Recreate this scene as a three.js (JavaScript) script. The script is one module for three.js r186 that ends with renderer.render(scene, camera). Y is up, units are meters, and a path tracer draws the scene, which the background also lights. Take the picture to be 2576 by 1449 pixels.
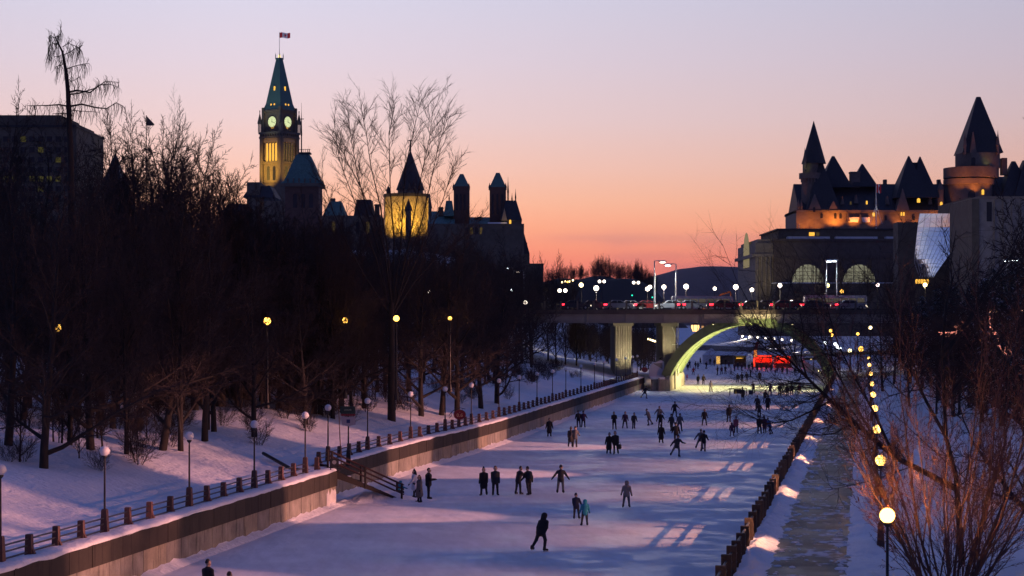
import * as THREE from 'three';
import { MarchingCubes } from 'three/addons/objects/MarchingCubes.js';
import { mergeGeometries } from 'three/addons/utils/BufferGeometryUtils.js';

// ---------------------------------------------------------------- camera, sky, sun, exposure
const EYE = 10.25, F = 4800, W = 2576, H = 1449, HORIZON = 812;      // eye height above the ice, lens in picture units
const scene = new THREE.Scene();
const camera = new THREE.PerspectiveCamera(2 * Math.atan(H / 2 / F) * 180 / Math.PI, W / H, 0.5, 30000);
camera.position.set(0, EYE, 0);
camera.lookAt(0, EYE, -100);
camera.setViewOffset(W, H, 0, H / 2 - HORIZON, W, H);                 // a shifted lens: verticals stay vertical
camera.updateProjectionMatrix();

const renderer = new THREE.WebGLRenderer({ antialias: true });
renderer.toneMapping = THREE.LinearToneMapping;
renderer.toneMappingExposure = 1.0;
renderer.shadowMap.enabled = true;

const s2l = (c) => { c /= 255; return c <= 0.04045 ? c / 12.92 : Math.pow((c + 0.055) / 1.055, 2.4); };
const lin = (r, g, b) => new THREE.Color().setRGB(s2l(r), s2l(g), s2l(b));
const clamp = (x, a, b) => Math.min(b, Math.max(a, x));
const lerp = (a, b, t) => a + (b - a) * t;
const smooth = (a, b, x) => { const t = clamp((x - a) / (b - a), 0, 1); return t * t * (3 - 2 * t); };
function rng(seed) { let a = seed >>> 0; return () => { a |= 0; a = a + 0x6D2B79F5 | 0; let t = Math.imul(a ^ a >>> 15, 1 | a); t = t + Math.imul(t ^ t >>> 7, 61 | t) ^ t; return ((t ^ t >>> 14) >>> 0) / 4294967296; }; }
function hash2(x, y) { let h = Math.imul(x | 0, 374761393) + Math.imul(y | 0, 668265263); h = Math.imul(h ^ h >>> 13, 1274126177); return ((h ^ h >>> 16) >>> 0) / 4294967296; }
function vnoise(x, y, px = 0, py = 0) {                                // value noise; px, py: period for tiling
  const xi = Math.floor(x), yi = Math.floor(y), fx = x - xi, fy = y - yi, u = fx * fx * (3 - 2 * fx), v = fy * fy * (3 - 2 * fy);
  const w = (n, p) => p ? ((n % p) + p) % p : n;
  const a = hash2(w(xi, px), w(yi, py)), b = hash2(w(xi + 1, px), w(yi, py)), c = hash2(w(xi, px), w(yi + 1, py)), d = hash2(w(xi + 1, px), w(yi + 1, py));
  return lerp(lerp(a, b, u), lerp(c, d, u), v);
}
const fbm = (x, y, n = 4, p = 0) => { let s = 0, a = 0.5, t = 0; for (let k = 0; k < n; k++) { s += a * vnoise(x, y, p, p); t += a; x *= 2; y *= 2; p *= 2; a *= 0.5; } return s / t; };

// twilight: orange glow low ahead, lavender above, blue overhead, a dim violet sky behind
const GLOW_AZ = -8 * Math.PI / 180;
{
  const near = [[0, 236, 112, 102], [1.3, 248, 128, 108], [2.0, 252, 147, 116], [2.8, 254, 169, 132], [3.6, 251, 185, 153], [4.6, 244, 195, 178], [6, 231, 201, 200], [7.8, 219, 203, 214], [9.6, 209, 204, 222], [13, 178, 184, 213], [20, 138, 152, 200], [32, 102, 120, 180], [50, 76, 95, 162], [90, 60, 80, 147]];
  const away = [[0, 50, 48, 78], [4, 60, 56, 90], [10, 68, 66, 102], [18, 62, 70, 114], [32, 60, 74, 126], [60, 58, 76, 140], [90, 60, 80, 147]];
  const look = (tab, e) => {
    let k = 0; while (k < tab.length - 2 && tab[k + 1][0] < e) k++;
    const a = tab[k], b = tab[k + 1], t = clamp((e - a[0]) / (b[0] - a[0]), 0, 1);
    return [1, 2, 3].map((c) => s2l(lerp(a[c], b[c], t)));
  };
  const w = 2048, h = 1024, data = new Float32Array(w * h * 4);
  for (let j = 0; j < h; j++) {
    const el = ((j + 0.5) / h - 0.5) * 180, e = Math.max(0, el), A = look(near, e), B = look(away, e);
    for (let i = 0; i < w; i++) {
      const th = ((i + 0.5) / w - 0.5) * 2 * Math.PI;                  // atan2(z, x)
      const x = Math.cos(th), z = Math.sin(th), az = Math.atan2(x, -z);
      let d = Math.abs(az - GLOW_AZ); if (d > Math.PI) d = 2 * Math.PI - d;
      const deg = d * 180 / Math.PI, g = Math.exp(-Math.pow(deg / 52, 1.35));
      const o = (j * w + i) * 4;
      let c = [0, 1, 2].map((k) => lerp(B[k], A[k], g) * lerp(1, lerp(1.16, 1.24, 1 - smooth(2, 5, e)), 1 - smooth(9, 16, e)));
      // thin streaks of high cloud just above the hills
      const azd = az * 180 / Math.PI;
      const streak = smooth(0.52, 0.74, fbm(azd * 0.16 + 40, e * 3.1 + azd * 0.03, 4)) * smooth(0.4, 1.3, e) * (1 - smooth(2.3, 3.3, e)) * g;
      c = [c[0] * (1 - 0.25 * streak), c[1] * (1 - 0.20 * streak), c[2] * (1 + 0.06 * streak)];
      if (el < 0) { const q = smooth(0, -6, el); c = c.map((v, k) => lerp(v, [0.05, 0.055, 0.09][k], q)); }
      data[o] = c[0]; data[o + 1] = c[1]; data[o + 2] = c[2]; data[o + 3] = 1;
    }
  }
  const sky = new THREE.DataTexture(data, w, h, THREE.RGBAFormat, THREE.FloatType);
  sky.mapping = THREE.EquirectangularReflectionMapping; sky.magFilter = THREE.LinearFilter; sky.minFilter = THREE.LinearFilter;
  sky.wrapS = THREE.RepeatWrapping; sky.needsUpdate = true;
  scene.background = sky; scene.environment = sky;
}
// the sun has just set: only a trace of direct afterglow from that side
const sun = new THREE.DirectionalLight(new THREE.Color().setRGB(1, 0.5, 0.36), 0.05);
sun.position.set(Math.sin(GLOW_AZ) * 1000, EYE + 60, -Math.cos(GLOW_AZ) * 1000);
sun.target.position.set(0, 0, -100);
sun.castShadow = true; sun.shadow.radius = 24;
Object.assign(sun.shadow.camera, { left: -400, right: 400, top: 300, bottom: -300, near: 1, far: 2500 });
scene.add(sun, sun.target);

// ---------------------------------------------------------------- helpers
const used = new Map();
function numbered(name) { const n = used.get(name) || 0; used.set(name, n + 1); return n ? name + '_' + String(n).padStart(3, '0') : name; }
function tag(o, label, category, group, kind) { if (label) o.userData.label = label; if (category) o.userData.category = category; if (group) o.userData.group = group; if (kind) o.userData.kind = kind; return o; }
function thing(name, label, category, pos = [0, 0, 0], turn = 0, group) {
  const o = new THREE.Group(); o.name = numbered(name); o.position.set(...pos); o.rotation.y = turn; scene.add(o);
  return tag(o, label, category, group);
}
const shade = (o) => { o.traverse((m) => { if (m.isMesh) { m.castShadow = true; m.receiveShadow = true; } }); return o; };
function copy(root, pos, turn, label, group) {
  const r = root.clone(); r.name = numbered(root.name.replace(/_\d{3}$/, '')); r.userData = { ...root.userData }; scene.add(r);
  if (pos) r.position.set(...pos); if (turn !== undefined) r.rotation.y = turn;
  if (label) r.userData.label = label; if (group) r.userData.group = group;
  return r;
}
const V = (x, y, z) => new THREE.Vector3(x, y, z);
// a point that is seen at picture place (px, py) and stands d metres ahead
const at = (px, py, d) => V((px - W / 2) * d / F, EYE - (py - HORIZON) * d / F, -d);
const PX = (px, d) => (px - W / 2) * d / F;
const PY = (py, d) => EYE - (py - HORIZON) * d / F;
const depthOf = (py, h) => (EYE - h) * F / (py - HORIZON);

class MB {                                                             // collects faces for one mesh
  constructor() { this.p = []; this.n = []; this.t = []; this.m = null; }
  push(x, y, z, nx, ny, nz, u, v) { this.p.push(x, y, z); this.n.push(nx, ny, nz); this.t.push(u, v); }
  tri(a, b, c, uvs, ns) {
    let n = ns; if (!n) { const ux = b[0] - a[0], uy = b[1] - a[1], uz = b[2] - a[2], vx = c[0] - a[0], vy = c[1] - a[1], vz = c[2] - a[2]; let x = uy * vz - uz * vy, y = uz * vx - ux * vz, z = ux * vy - uy * vx; const l = Math.hypot(x, y, z) || 1; n = [[x / l, y / l, z / l], [x / l, y / l, z / l], [x / l, y / l, z / l]]; }
    [a, b, c].forEach((q, k) => this.push(q[0], q[1], q[2], n[k][0], n[k][1], n[k][2], uvs ? uvs[k][0] : q[0] + q[2], uvs ? uvs[k][1] : q[1] + q[2] * 0.37));
    return this;
  }
  quad(a, b, c, d, uvs, ns) { this.tri(a, b, c, uvs && [uvs[0], uvs[1], uvs[2]], ns && [ns[0], ns[1], ns[2]]); this.tri(a, c, d, uvs && [uvs[0], uvs[2], uvs[3]], ns && [ns[0], ns[2], ns[3]]); return this; }
  // box between two corners; uv in metres
  box(x0, y0, z0, x1, y1, z1, skip = '') {
    const f = (a, b, c, d, uw, vh, ou = 0) => this.quad(a, b, c, d, [[ou, 0], [ou + uw, 0], [ou + uw, vh], [ou, vh]]);
    const X = x1 - x0, Y = y1 - y0, Z = z1 - z0;
    if (!skip.includes('f')) f([x0, y0, z1], [x1, y0, z1], [x1, y1, z1], [x0, y1, z1], X, Y, x0);
    if (!skip.includes('b')) f([x1, y0, z0], [x0, y0, z0], [x0, y1, z0], [x1, y1, z0], X, Y, x0);
    if (!skip.includes('l')) f([x0, y0, z0], [x0, y0, z1], [x0, y1, z1], [x0, y1, z0], Z, Y, z0);
    if (!skip.includes('r')) f([x1, y0, z1], [x1, y0, z0], [x1, y1, z0], [x1, y1, z1], Z, Y, z0);
    if (!skip.includes('t')) f([x0, y1, z1], [x1, y1, z1], [x1, y1, z0], [x0, y1, z0], X, Z, x0);
    if (!skip.includes('d')) f([x0, y0, z0], [x1, y0, z0], [x1, y0, z1], [x0, y0, z1], X, Z, x0);
    return this;
  }
  cbox(cx, cy, cz, sx, sy, sz) { return this.box(cx - sx / 2, cy - sy / 2, cz - sz / 2, cx + sx / 2, cy + sy / 2, cz + sz / 2); }
  // tapered bar between two points
  tube(a, b, ra, rb, sides = 6, caps = true) {
    const dx = b[0] - a[0], dy = b[1] - a[1], dz = b[2] - a[2], l = Math.hypot(dx, dy, dz) || 1, d = [dx / l, dy / l, dz / l];
    let u = Math.abs(d[1]) > 0.9 ? [1, 0, 0] : [0, 1, 0];
    let s = [d[1] * u[2] - d[2] * u[1], d[2] * u[0] - d[0] * u[2], d[0] * u[1] - d[1] * u[0]]; const sl = Math.hypot(...s); s = s.map((q) => q / sl);
    const t = [s[1] * d[2] - s[2] * d[1], s[2] * d[0] - s[0] * d[2], s[0] * d[1] - s[1] * d[0]];
    let prev = null;
    for (let k = 0; k <= sides; k++) {
      const an = k / sides * 2 * Math.PI, c = Math.cos(an), q = Math.sin(an), n = [s[0] * c + t[0] * q, s[1] * c + t[1] * q, s[2] * c + t[2] * q];
      const A = [a[0] + n[0] * ra, a[1] + n[1] * ra, a[2] + n[2] * ra], B = [b[0] + n[0] * rb, b[1] + n[1] * rb, b[2] + n[2] * rb];
      if (prev) {
        const uu = (k - 1) / sides * 6.28 * ra, uv = k / sides * 6.28 * ra;
        this.quad(prev.B, B, A, prev.A, [[uu, l], [uv, l], [uv, 0], [uu, 0]], [prev.n, n, n, prev.n]);
        if (caps) { if (rb > 0.001) this.tri(b, B, prev.B, null, [d, d, d]); if (ra > 0.001) { const m = d.map((w) => -w); this.tri(a, prev.A, A, null, [m, m, m]); } }
      }
      prev = { A, B, n };
    }
    return this;
  }
  path(pts, r, sides = 6) { for (let k = 0; k < pts.length - 1; k++) this.tube(pts[k], pts[k + 1], Array.isArray(r) ? r[k] : r, Array.isArray(r) ? r[k + 1] : r, sides); return this; }
  // stack of regular polygons (or squares when n = 4) round a vertical axis: rings [[y, r], ...]
  lathe(cx, cz, rings, n = 16, turn = 0, flat = false, sx = 1, sz = 1) {
    const P = (y, r, k) => { const a = turn + k / n * 2 * Math.PI; return [cx + Math.cos(a) * r * sx, y, cz + Math.sin(a) * r * sz]; };
    for (let i = 0; i < rings.length - 1; i++) {
      const [y0, r0] = rings[i], [y1, r1] = rings[i + 1], sl = Math.atan2(r0 - r1, y1 - y0);
      for (let k = 0; k < n; k++) {
        const A = P(y0, r0, k), B = P(y0, r0, k + 1), C = P(y1, r1, k + 1), D = P(y1, r1, k);
        const N = (q) => { const a = turn + q / n * 2 * Math.PI, c = Math.cos(sl); return [Math.cos(a) * c, Math.sin(sl), Math.sin(a) * c]; };
        const w = 2 * Math.PI * Math.max(r0, r1) / n, uv = [[k * w, y0], [(k + 1) * w, y0], [(k + 1) * w, y1], [k * w, y1]];
        if (flat) this.quad(D, C, B, A, [uv[3], uv[2], uv[1], uv[0]]); else this.quad(D, C, B, A, [uv[3], uv[2], uv[1], uv[0]], [N(k), N(k + 1), N(k + 1), N(k)]);
      }
    }
    const [yt, rt] = rings[rings.length - 1], [yb, rb] = rings[0];
    for (let k = 0; k < n; k++) {
      if (rt > 0.001) this.tri([cx, yt, cz], P(yt, rt, k + 1), P(yt, rt, k));
      if (rb > 0.001) this.tri([cx, yb, cz], P(yb, rb, k), P(yb, rb, k + 1));
    }
    return this;
  }
  ball(cx, cy, cz, r, n = 16, sy = 1) {
    const m = n / 2; const Q = (i, k) => { const a = i / m * Math.PI, b = k / n * 2 * Math.PI, q = [Math.sin(a) * Math.cos(b), Math.cos(a), Math.sin(a) * Math.sin(b)]; return { p: [cx + q[0] * r, cy + q[1] * r * sy, cz + q[2] * r], n: q }; };
    for (let i = 0; i < m; i++) for (let k = 0; k < n; k++) { const a = Q(i, k), b = Q(i, k + 1), c = Q(i + 1, k + 1), d = Q(i + 1, k); this.quad(a.p, b.p, c.p, d.p, null, [a.n, b.n, c.n, d.n]); }
    return this;
  }
  // outline (x, y) pushed from z0 to z1
  prism(pts, z0, z1) {
    const area = pts.reduce((s, p, k) => { const q = pts[(k + 1) % pts.length]; return s + p[0] * q[1] - q[0] * p[1]; }, 0);
    if (area < 0) pts = pts.slice().reverse();
    const tris = THREE.ShapeUtils.triangulateShape(pts.map((p) => new THREE.Vector2(...p)), []);
    for (const [a, b, c] of tris) {
      const A = pts[a], B = pts[b], C = pts[c];
      this.tri([...A, z1], [...B, z1], [...C, z1], [A, B, C]); this.tri([...C, z0], [...B, z0], [...A, z0], [C, B, A]);
    }
    let run = 0;
    pts.forEach((p, k) => { const q = pts[(k + 1) % pts.length], l = Math.hypot(q[0] - p[0], q[1] - p[1]); this.quad([...p, z0], [...q, z0], [...q, z1], [...p, z1], [[run, 0], [run + l, 0], [run + l, z1 - z0], [run, z1 - z0]].map(([u, v]) => [u, v])); run += l; });
    return this;
  }
  geo() {
    const g = new THREE.BufferGeometry();
    g.setAttribute('position', new THREE.Float32BufferAttribute(this.p, 3)); g.setAttribute('normal', new THREE.Float32BufferAttribute(this.n, 3)); g.setAttribute('uv', new THREE.Float32BufferAttribute(this.t, 2));
    return g;
  }
  build(name, m, parent = scene) { const o = new THREE.Mesh(this.geo(), m); o.name = parent === scene ? numbered(name) : name; parent.add(o); return o; }
}
const mesh = (name, g, m, parent = scene) => { const o = new THREE.Mesh(g, m); o.name = parent === scene ? numbered(name) : name; parent.add(o); return o; };

// ---------------------------------------------------------------- textures and materials
function tex(w, h, fn, srgb = true, rep = 1) {
  const d = new Uint8Array(w * h * 4);
  for (let j = 0; j < h; j++) for (let i = 0; i < w; i++) { const c = fn(i / w, j / h), o = (j * w + i) * 4; for (let k = 0; k < 3; k++) d[o + k] = clamp(c[k] ?? c[0], 0, 1) * 255; d[o + 3] = 255; }
  const t = new THREE.DataTexture(d, w, h); t.wrapS = t.wrapT = THREE.RepeatWrapping; t.magFilter = THREE.LinearFilter; t.minFilter = THREE.LinearMipmapLinearFilter; t.generateMipmaps = true;
  if (srgb) t.colorSpace = THREE.SRGBColorSpace; t.repeat.set(rep, rep); t.needsUpdate = true; return t;
}
const l2s = (c) => c <= 0.0031308 ? c * 12.92 : 1.055 * Math.pow(c, 1 / 2.4) - 0.055;
const std = (r, g, b, rough = 0.8, extra = {}) => new THREE.MeshStandardMaterial({ color: new THREE.Color().setRGB(r, g, b), roughness: rough, ...extra });
const glow = (r, g, b, k = 1) => new THREE.MeshStandardMaterial({ color: new THREE.Color().setRGB(0.02, 0.02, 0.02), emissive: new THREE.Color().setRGB(r, g, b), emissiveIntensity: k, roughness: 0.6 });

const snowBump = tex(512, 512, (u, v) => { const a = fbm(u * 8, v * 8, 5, 8), b = fbm(u * 32 + 7, v * 32, 3, 32); return [a * 0.6 + b * 0.4]; }, false, 1 / 7);
const snowMap = tex(512, 512, (u, v) => { const a = fbm(u * 6, v * 6, 5, 6), q = lerp(0.74, 0.86, a); return [l2s(q), l2s(q), l2s(q * 1.015)]; }, true, 1 / 19);
const M = {};
M.snow = new THREE.MeshStandardMaterial({ map: snowMap, bumpMap: snowBump, bumpScale: 0.16, roughness: 0.9 });
// skated ice: snow dust, blade scratches, darker bare patches
const iceMap = tex(1024, 1024, (u, v) => {
  const a = fbm(u * 14, v * 14, 5, 14), b = 0.5 * fbm(u * 96, v * 10, 3, 0) + 0.5 * fbm(u * 80 + v * 22, v * 6 - u * 4, 3, 0), s = smooth(0.35, 0.7, a), q = lerp(0.71, 0.79, s) * lerp(0.80, 1.12, b);
  return [l2s(q * 0.97), l2s(q), l2s(q * 1.03)];
}, true, 1 / 34);
const iceBump = tex(512, 512, (u, v) => [fbm(u * 40, v * 12, 4, 40) * 0.7 + fbm(u * 10, v * 10, 3, 10) * 0.3], false, 1 / 9);
const iceRough = tex(512, 512, (u, v) => { const q = lerp(0.42, 0.9, smooth(0.3, 0.62, fbm(u * 16, v * 16, 5, 16))); return [q, q, q]; }, false, 1 / 23);
M.ice = new THREE.MeshStandardMaterial({ map: iceMap, bumpMap: iceBump, bumpScale: 0.02, roughness: 1, roughnessMap: iceRough });
// asphalt path under trodden snow and meltwater
const pathMask = (u, v) => smooth(0.57, 0.64, 0.55 * fbm(u * 9, v * 9, 5, 9) + 0.45 * fbm(u * 44, v * 44, 4, 44));
const pathMap = tex(1024, 1024, (u, v) => { const s = pathMask(u, v), g = 0.03 + 0.03 * fbm(u * 60, v * 60, 2, 60), q = lerp(g, 0.62, s); return [l2s(q), l2s(q), l2s(q * 1.04)]; }, true, 1 / 14);
const pathRough = tex(512, 512, (u, v) => { const s = pathMask(u, v), q = lerp(0.34 + 0.36 * fbm(u * 12 + 3, v * 12, 4, 12), 0.85, s); return [q]; }, false, 1 / 14);
M.path = new THREE.MeshPhysicalMaterial({ specularIntensity: 0.3, map: pathMap, roughness: 1, roughnessMap: pathRough, bumpMap: iceBump, bumpScale: 0.015 });
M.road = std(0.05, 0.05, 0.055, 0.6, { map: tex(256, 256, (u, v) => { const q = lerp(0.6, 1, fbm(u * 8, v * 8, 5, 8)); return [l2s(q)]; }, true, 1 / 6) });
// concrete with run-off streaks that follow gravity; u runs along the wall
const streakMap = (seed, lo, hi) => tex(512, 256, (u, v) => {
  const s = fbm(u * 48 + seed, v * 1.5 + seed, 3, 0), s2 = fbm(u * 14 + seed * 3, v * 3, 4, 0), grain = fbm(u * 90, v * 45, 2, 0);
  const q = lerp(lo, hi, clamp(0.25 + 0.65 * s2 - 0.9 * Math.max(0, 0.42 - s) * 2 + 0.2 * (grain - 0.5), 0, 1));
  return [l2s(q * 1.05), l2s(q), l2s(q * 0.88)];
}, true, 1);
const streakA = streakMap(3, 0.09, 0.42), streakB = streakMap(11, 0.09, 0.42), streakDark = streakMap(23, 0.035, 0.13);
for (const t of [streakA, streakB]) { t.repeat.set(1 / 7.3, 1 / 1.9); }
streakDark.repeat.set(1 / 9, 1 / 2.2);
M.panel = [0, 1, 2, 3].map((k) => std(...[[1, 0.98, 0.94], [0.86, 0.84, 0.82], [1.0, 0.92, 0.8], [0.78, 0.76, 0.76]][k], 0.85, { map: k % 2 ? streakB : streakA }));
M.coping = [0, 1].map((k) => std(...[[0.42, 0.36, 0.31], [0.32, 0.27, 0.25]][k], 0.9, { map: streakDark }));
M.wood = std(0.075, 0.045, 0.04, 0.8);
M.postRed = [0, 1, 2].map((k) => std(0.10 + 0.03 * k, 0.052 + 0.012 * k, 0.045 + 0.01 * k, 0.8));
M.iron = std(0.015, 0.014, 0.018, 0.5);
M.rail = std(0.05, 0.05, 0.06, 0.5, { metalness: 0.4 });
M.globeOff = std(0.72, 0.72, 0.74, 0.35);
M.concrete = std(0.30, 0.28, 0.25, 0.85, { map: tex(256, 256, (u, v) => { const q = lerp(0.7, 1, fbm(u * 6, v * 6, 5, 6)); return [l2s(q)]; }, true, 1 / 5) });
const barkMap = tex(128, 256, (u, v) => { const q = lerp(0.45, 1, fbm(u * 10, v * 4, 4, 0)); return [l2s(q)]; }, true, 1);
M.bark = std(0.042, 0.032, 0.029, 0.95, { map: barkMap });
M.twig = std(0.040, 0.027, 0.026, 0.95);
M.twigRed = std(0.13, 0.062, 0.055, 0.85);
M.barkRed = std(0.17, 0.085, 0.065, 0.9, { map: barkMap });
// ---------------------------------------------------------------- lie of the land
// d: metres ahead of the camera. Left canal wall, right canal edge.
const Lstraight = (d) => -14.9 + 0.1635 * (d - 77.2);
const Lbank = (d) => d < 313 ? Lstraight(d) : Lstraight(313) + (d - 313) * 0.085;
const jog = (d) => d < 107.6 ? 0 : 1.15 * (1 - smooth(122, 165, d));               // the wall steps back where the stairs go down
const rightKnots = [[10, -2.5], [64, 7.47], [200, 32.6], [290, 49.2], [430, 66], [551, 79], [640, 84.5], [705, 74], [745, 48], [770, 10], [790, -60]];
const Redge = (d) => { let k = 0; while (k < 5 && rightKnots[k + 1][0] < d) k++; const a = rightKnots[k], b = rightKnots[k + 1]; return lerp(a[1], b[1], (d - a[0]) / (b[0] - a[0])); };
const PATH_H = 1.95;
const bumpy = (x, d, k) => (fbm(x * k + 100, d * k + 100, 4) - 0.5);
function leftH(a, d) {                                                             // a: metres left of the wall
  const prof = [[0, 1.93], [3.9, 1.97], [5.2, 2.25], [9, 3.15], [14, 3.9], [22, 4.5], [30, 5.0], [42, 5.1], [55, 5.9], [90, 7.2], [200, 10], [600, 14]];
  let k = 0; while (k < prof.length - 2 && prof[k + 1][0] < a) k++;
  let h = lerp(prof[k][1], prof[k + 1][1], clamp((a - prof[k][0]) / (prof[k + 1][0] - prof[k][0]), 0, 1));
  h += bumpy(a, d, 0.16) * 0.9 * smooth(4, 9, a) + bumpy(a, d, 0.7) * 0.22 * smooth(0.9, 2.5, a) + bumpy(a, d * 0.35, 1.6) * 0.12 * smooth(0.9, 1.6, a) + bumpy(a * 1.3, d, 2.3) * 0.16 * smooth(0.9, 1.6, a) * (1 - smooth(3.4, 4.6, a));
  if (a > 28 && a < 44 && d < 320) h = Math.min(h, 5.1);
  const hill = smooth(430, 560, d) * smooth(34, 72, a);                             // Parliament Hill
  h = lerp(h, 32 + bumpy(a, d, 0.02) * 4, hill);
  h += smooth(285, 330, d) * smooth(14, 34, a) * (1 - hill) * 5.5;                  // embankment of the bridge approach
  return h;
}
function rightH(v, d) {                                                            // v: metres right of the railing
  let h = 1.95 + 0.05 * smooth(4.3, 5, v) + 0.5 * smooth(5, 16, v) + bumpy(v + 50, d, 0.5) * 0.30 * smooth(4.4, 6, v) * (1 - smooth(16, 17.5, v) * (1 - smooth(26, 28, v))) + bumpy(v, d, 1.7) * 0.1 * smooth(4.2, 5, v) * (1 - smooth(15, 17, v));
  h += smooth(275, 318, d) * smooth(24, 44, v) * 8.6;
  h += smooth(470, 700, d) * smooth(0, 50, v) * 7;
  return h;
}
function sheet(name, us, ds, fn, m, label, parent = scene) {
  const p = [], t = [], ix = [];
  for (const d of ds) for (const u of us) { const [x, y, z] = fn(u, d); p.push(x, y, z); t.push(x, -z); }
  const w = us.length;
  for (let j = 0; j < ds.length - 1; j++) for (let i = 0; i < w - 1; i++) { const a = j * w + i; ix.push(a, a + 1, a + w + 1, a, a + w + 1, a + w); }
  const g = new THREE.BufferGeometry(); g.setAttribute('position', new THREE.Float32BufferAttribute(p, 3)); g.setAttribute('uv', new THREE.Float32BufferAttribute(t, 2)); g.setIndex(ix); g.computeVertexNormals();
  if (g.attributes.normal.getY(0) < 0) { g.setIndex(ix.flatMap((_, k) => k % 3 ? [] : [ix[k], ix[k + 2], ix[k + 1]])); g.computeVertexNormals(); }
  const o = mesh(name, g, m, parent); if (parent === scene) o.userData = { kind: 'structure', label: label || name.replace(/_/g, ' ') }; return o;
}
const range = (a, b, n, pow = 1) => Array.from({ length: n + 1 }, (_, k) => a + (b - a) * Math.pow(k / n, pow));

// the ground under everything, out to the horizon
sheet('ground', range(-9000, 9000, 12), range(-500, 13000, 12), (x, d) => [x, -0.6, -d], std(0.6, 0.6, 0.61, 0.95), 'snowy ground reaching out to the horizon');
sheet('canal_ice', range(-60, 140, 20), range(5, 800, 40), (x, d) => [x, 0, -d], M.ice, 'skated ice of the frozen canal');
// left bank: capping, promenade, slope and the land behind it
{
  const a = [0.02, 0.4, 0.8, 1.2, 1.7, 2.2, 2.7, 3.2, 3.7, 4.1, 4.5, 5, 5.6, 6.3, 7, 8, 9, 10, 11.5, 13, 15, 17, 20, 23, 26, 28, 30, 36, 42, 44, 48, 55, 65, 75, 90, 120, 160, 220, 320, 450, 620];
  sheet('snowy_bank', a, range(40, 330, 640), (u, d) => [Lbank(d) - jog(d) - u, leftH(u, d), -d], M.snow, 'snow covered bank and promenade beside the canal wall');
  sheet('terrain', a, range(330, 1250, 110), (u, d) => [Lbank(d) - u, leftH(u, d), -d], M.snow, 'snowy wooded hillside below the parliament');
  // the drive behind the trees
  sheet('road', [29, 33, 37, 41], range(40, 320, 60), (u, d) => [Lbank(d) - u, 5.16, -d], M.road, 'dark asphalt drive behind the trees');
}
// right bank: path, lawn, parkway
{
  const v = [-0.45, 0, 0.5, 1, 2, 3, 4, 4.4, 4.8, 5.2, 5.7, 6.3, 7, 8, 9, 10, 12, 14, 16, 18, 22, 26, 28, 32, 38, 46, 60, 90, 140, 220, 320, 450];
  sheet('snowy_lawn', v, range(10, 640, 560), (u, d) => [Redge(d) + u, rightH(u, d), -d], M.snow, 'snow covered lawn right of the canal path');
  sheet('canal_path', [0.35, 1, 2, 3, 4, 4.25], range(12, 330, 260), (u, d) => [Redge(d) + u, rightH(u, d) + 0.012, -d], M.path, 'wet asphalt canal path with trodden snow');
  sheet('parkway', [17.5, 21, 26], range(10, 270, 60), (u, d) => [Redge(d) + u, rightH(u, d) + 0.03, -d], M.road, 'dark asphalt parkway behind the lawn');
  const w = new MB();
  const pts = [];
  for (let d = 10; d <= 640; d += 6) pts.push([Redge(d) - 0.45, -d]);
  for (const [d, x] of rightKnots.slice(7)) pts.push([x - 0.45, -d]);
  for (let k = 0; k < pts.length - 1; k++) { const A = pts[k], B = pts[k + 1], l = Math.hypot(A[0] - B[0], A[1] - B[1]); w.quad([A[0], -0.3, A[1]], [B[0], -0.3, B[1]], [B[0], 1.95, B[1]], [A[0], 1.95, A[1]], [[0, 0], [l, 0], [l, 2], [0, 2]]); }
  const o = w.build('retaining_wall', M.panel[1]); tag(o, 'grey concrete canal wall on the far side, under the dark post railing', 'wall');
  // bank behind the far bend
  sheet('far_bank', [0, 1, 4, 20, 60, 200], range(0, 1, 24), (u, t) => { const q = t * (rightKnots.length - 7) , k = Math.min(rightKnots.length - 2, 6 + Math.floor(q)), f = clamp(q - Math.floor(q) + (k < 6 + Math.floor(q) ? 1 : 0), 0, 1), A = rightKnots[k], B = rightKnots[k + 1]; return [lerp(A[1], B[1], f) - 0.4 + u * 0.3, 1.95 + 6 * smooth(3, 60, u), -(lerp(A[0], B[0], f) + u)]; }, M.snow, 'snowy bank round the far bend of the canal');
}
// far hills over the river, and the dark wooded point before them
{
  const hillMat = std(0.075, 0.068, 0.06, 1, { map: tex(256, 256, (u, v) => [l2s(lerp(0.6, 1, fbm(u * 16, v * 16, 5, 16)))], true, 1 / 400) });
  sheet('hills', range(-3200, 5200, 160), range(0, 1, 14), (x, t) => {
    const crest = 100 + 168 * Math.exp(-Math.pow((x - 960) / 350, 2)) + 90 * Math.exp(-Math.pow((x - 1420) / 300, 2)) + 60 * Math.exp(-Math.pow((x - 300) / 500, 2)) + 50 * (fbm(x * 0.004 + 5, 2, 4) - 0.5) + 40 * smooth(1500, 2600, x);
    const q = Math.sin(Math.PI * Math.min(t * 0.5 / 0.5, 1) * 0.5);
    return [x, -0.5 + crest * q + 22 * (fbm(x * 0.006, t * 6 + 3, 4) - 0.5) * t * (1 - t * 0.6), -(7600 + 1500 * t)];
  }, hillMat, 'long wooded hills on the horizon');
  sheet('hill', range(-30, 175, 60), range(820, 980, 24), (x, d) => [x, -0.5 + 31 * Math.exp(-Math.pow((x - 36) / 40, 4)) * smooth(815, 850, d) * (0.9 + 0.2 * fbm(x * 0.05, d * 0.05, 3)), -d], hillMat, 'wooded point behind the bridge');
}

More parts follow.
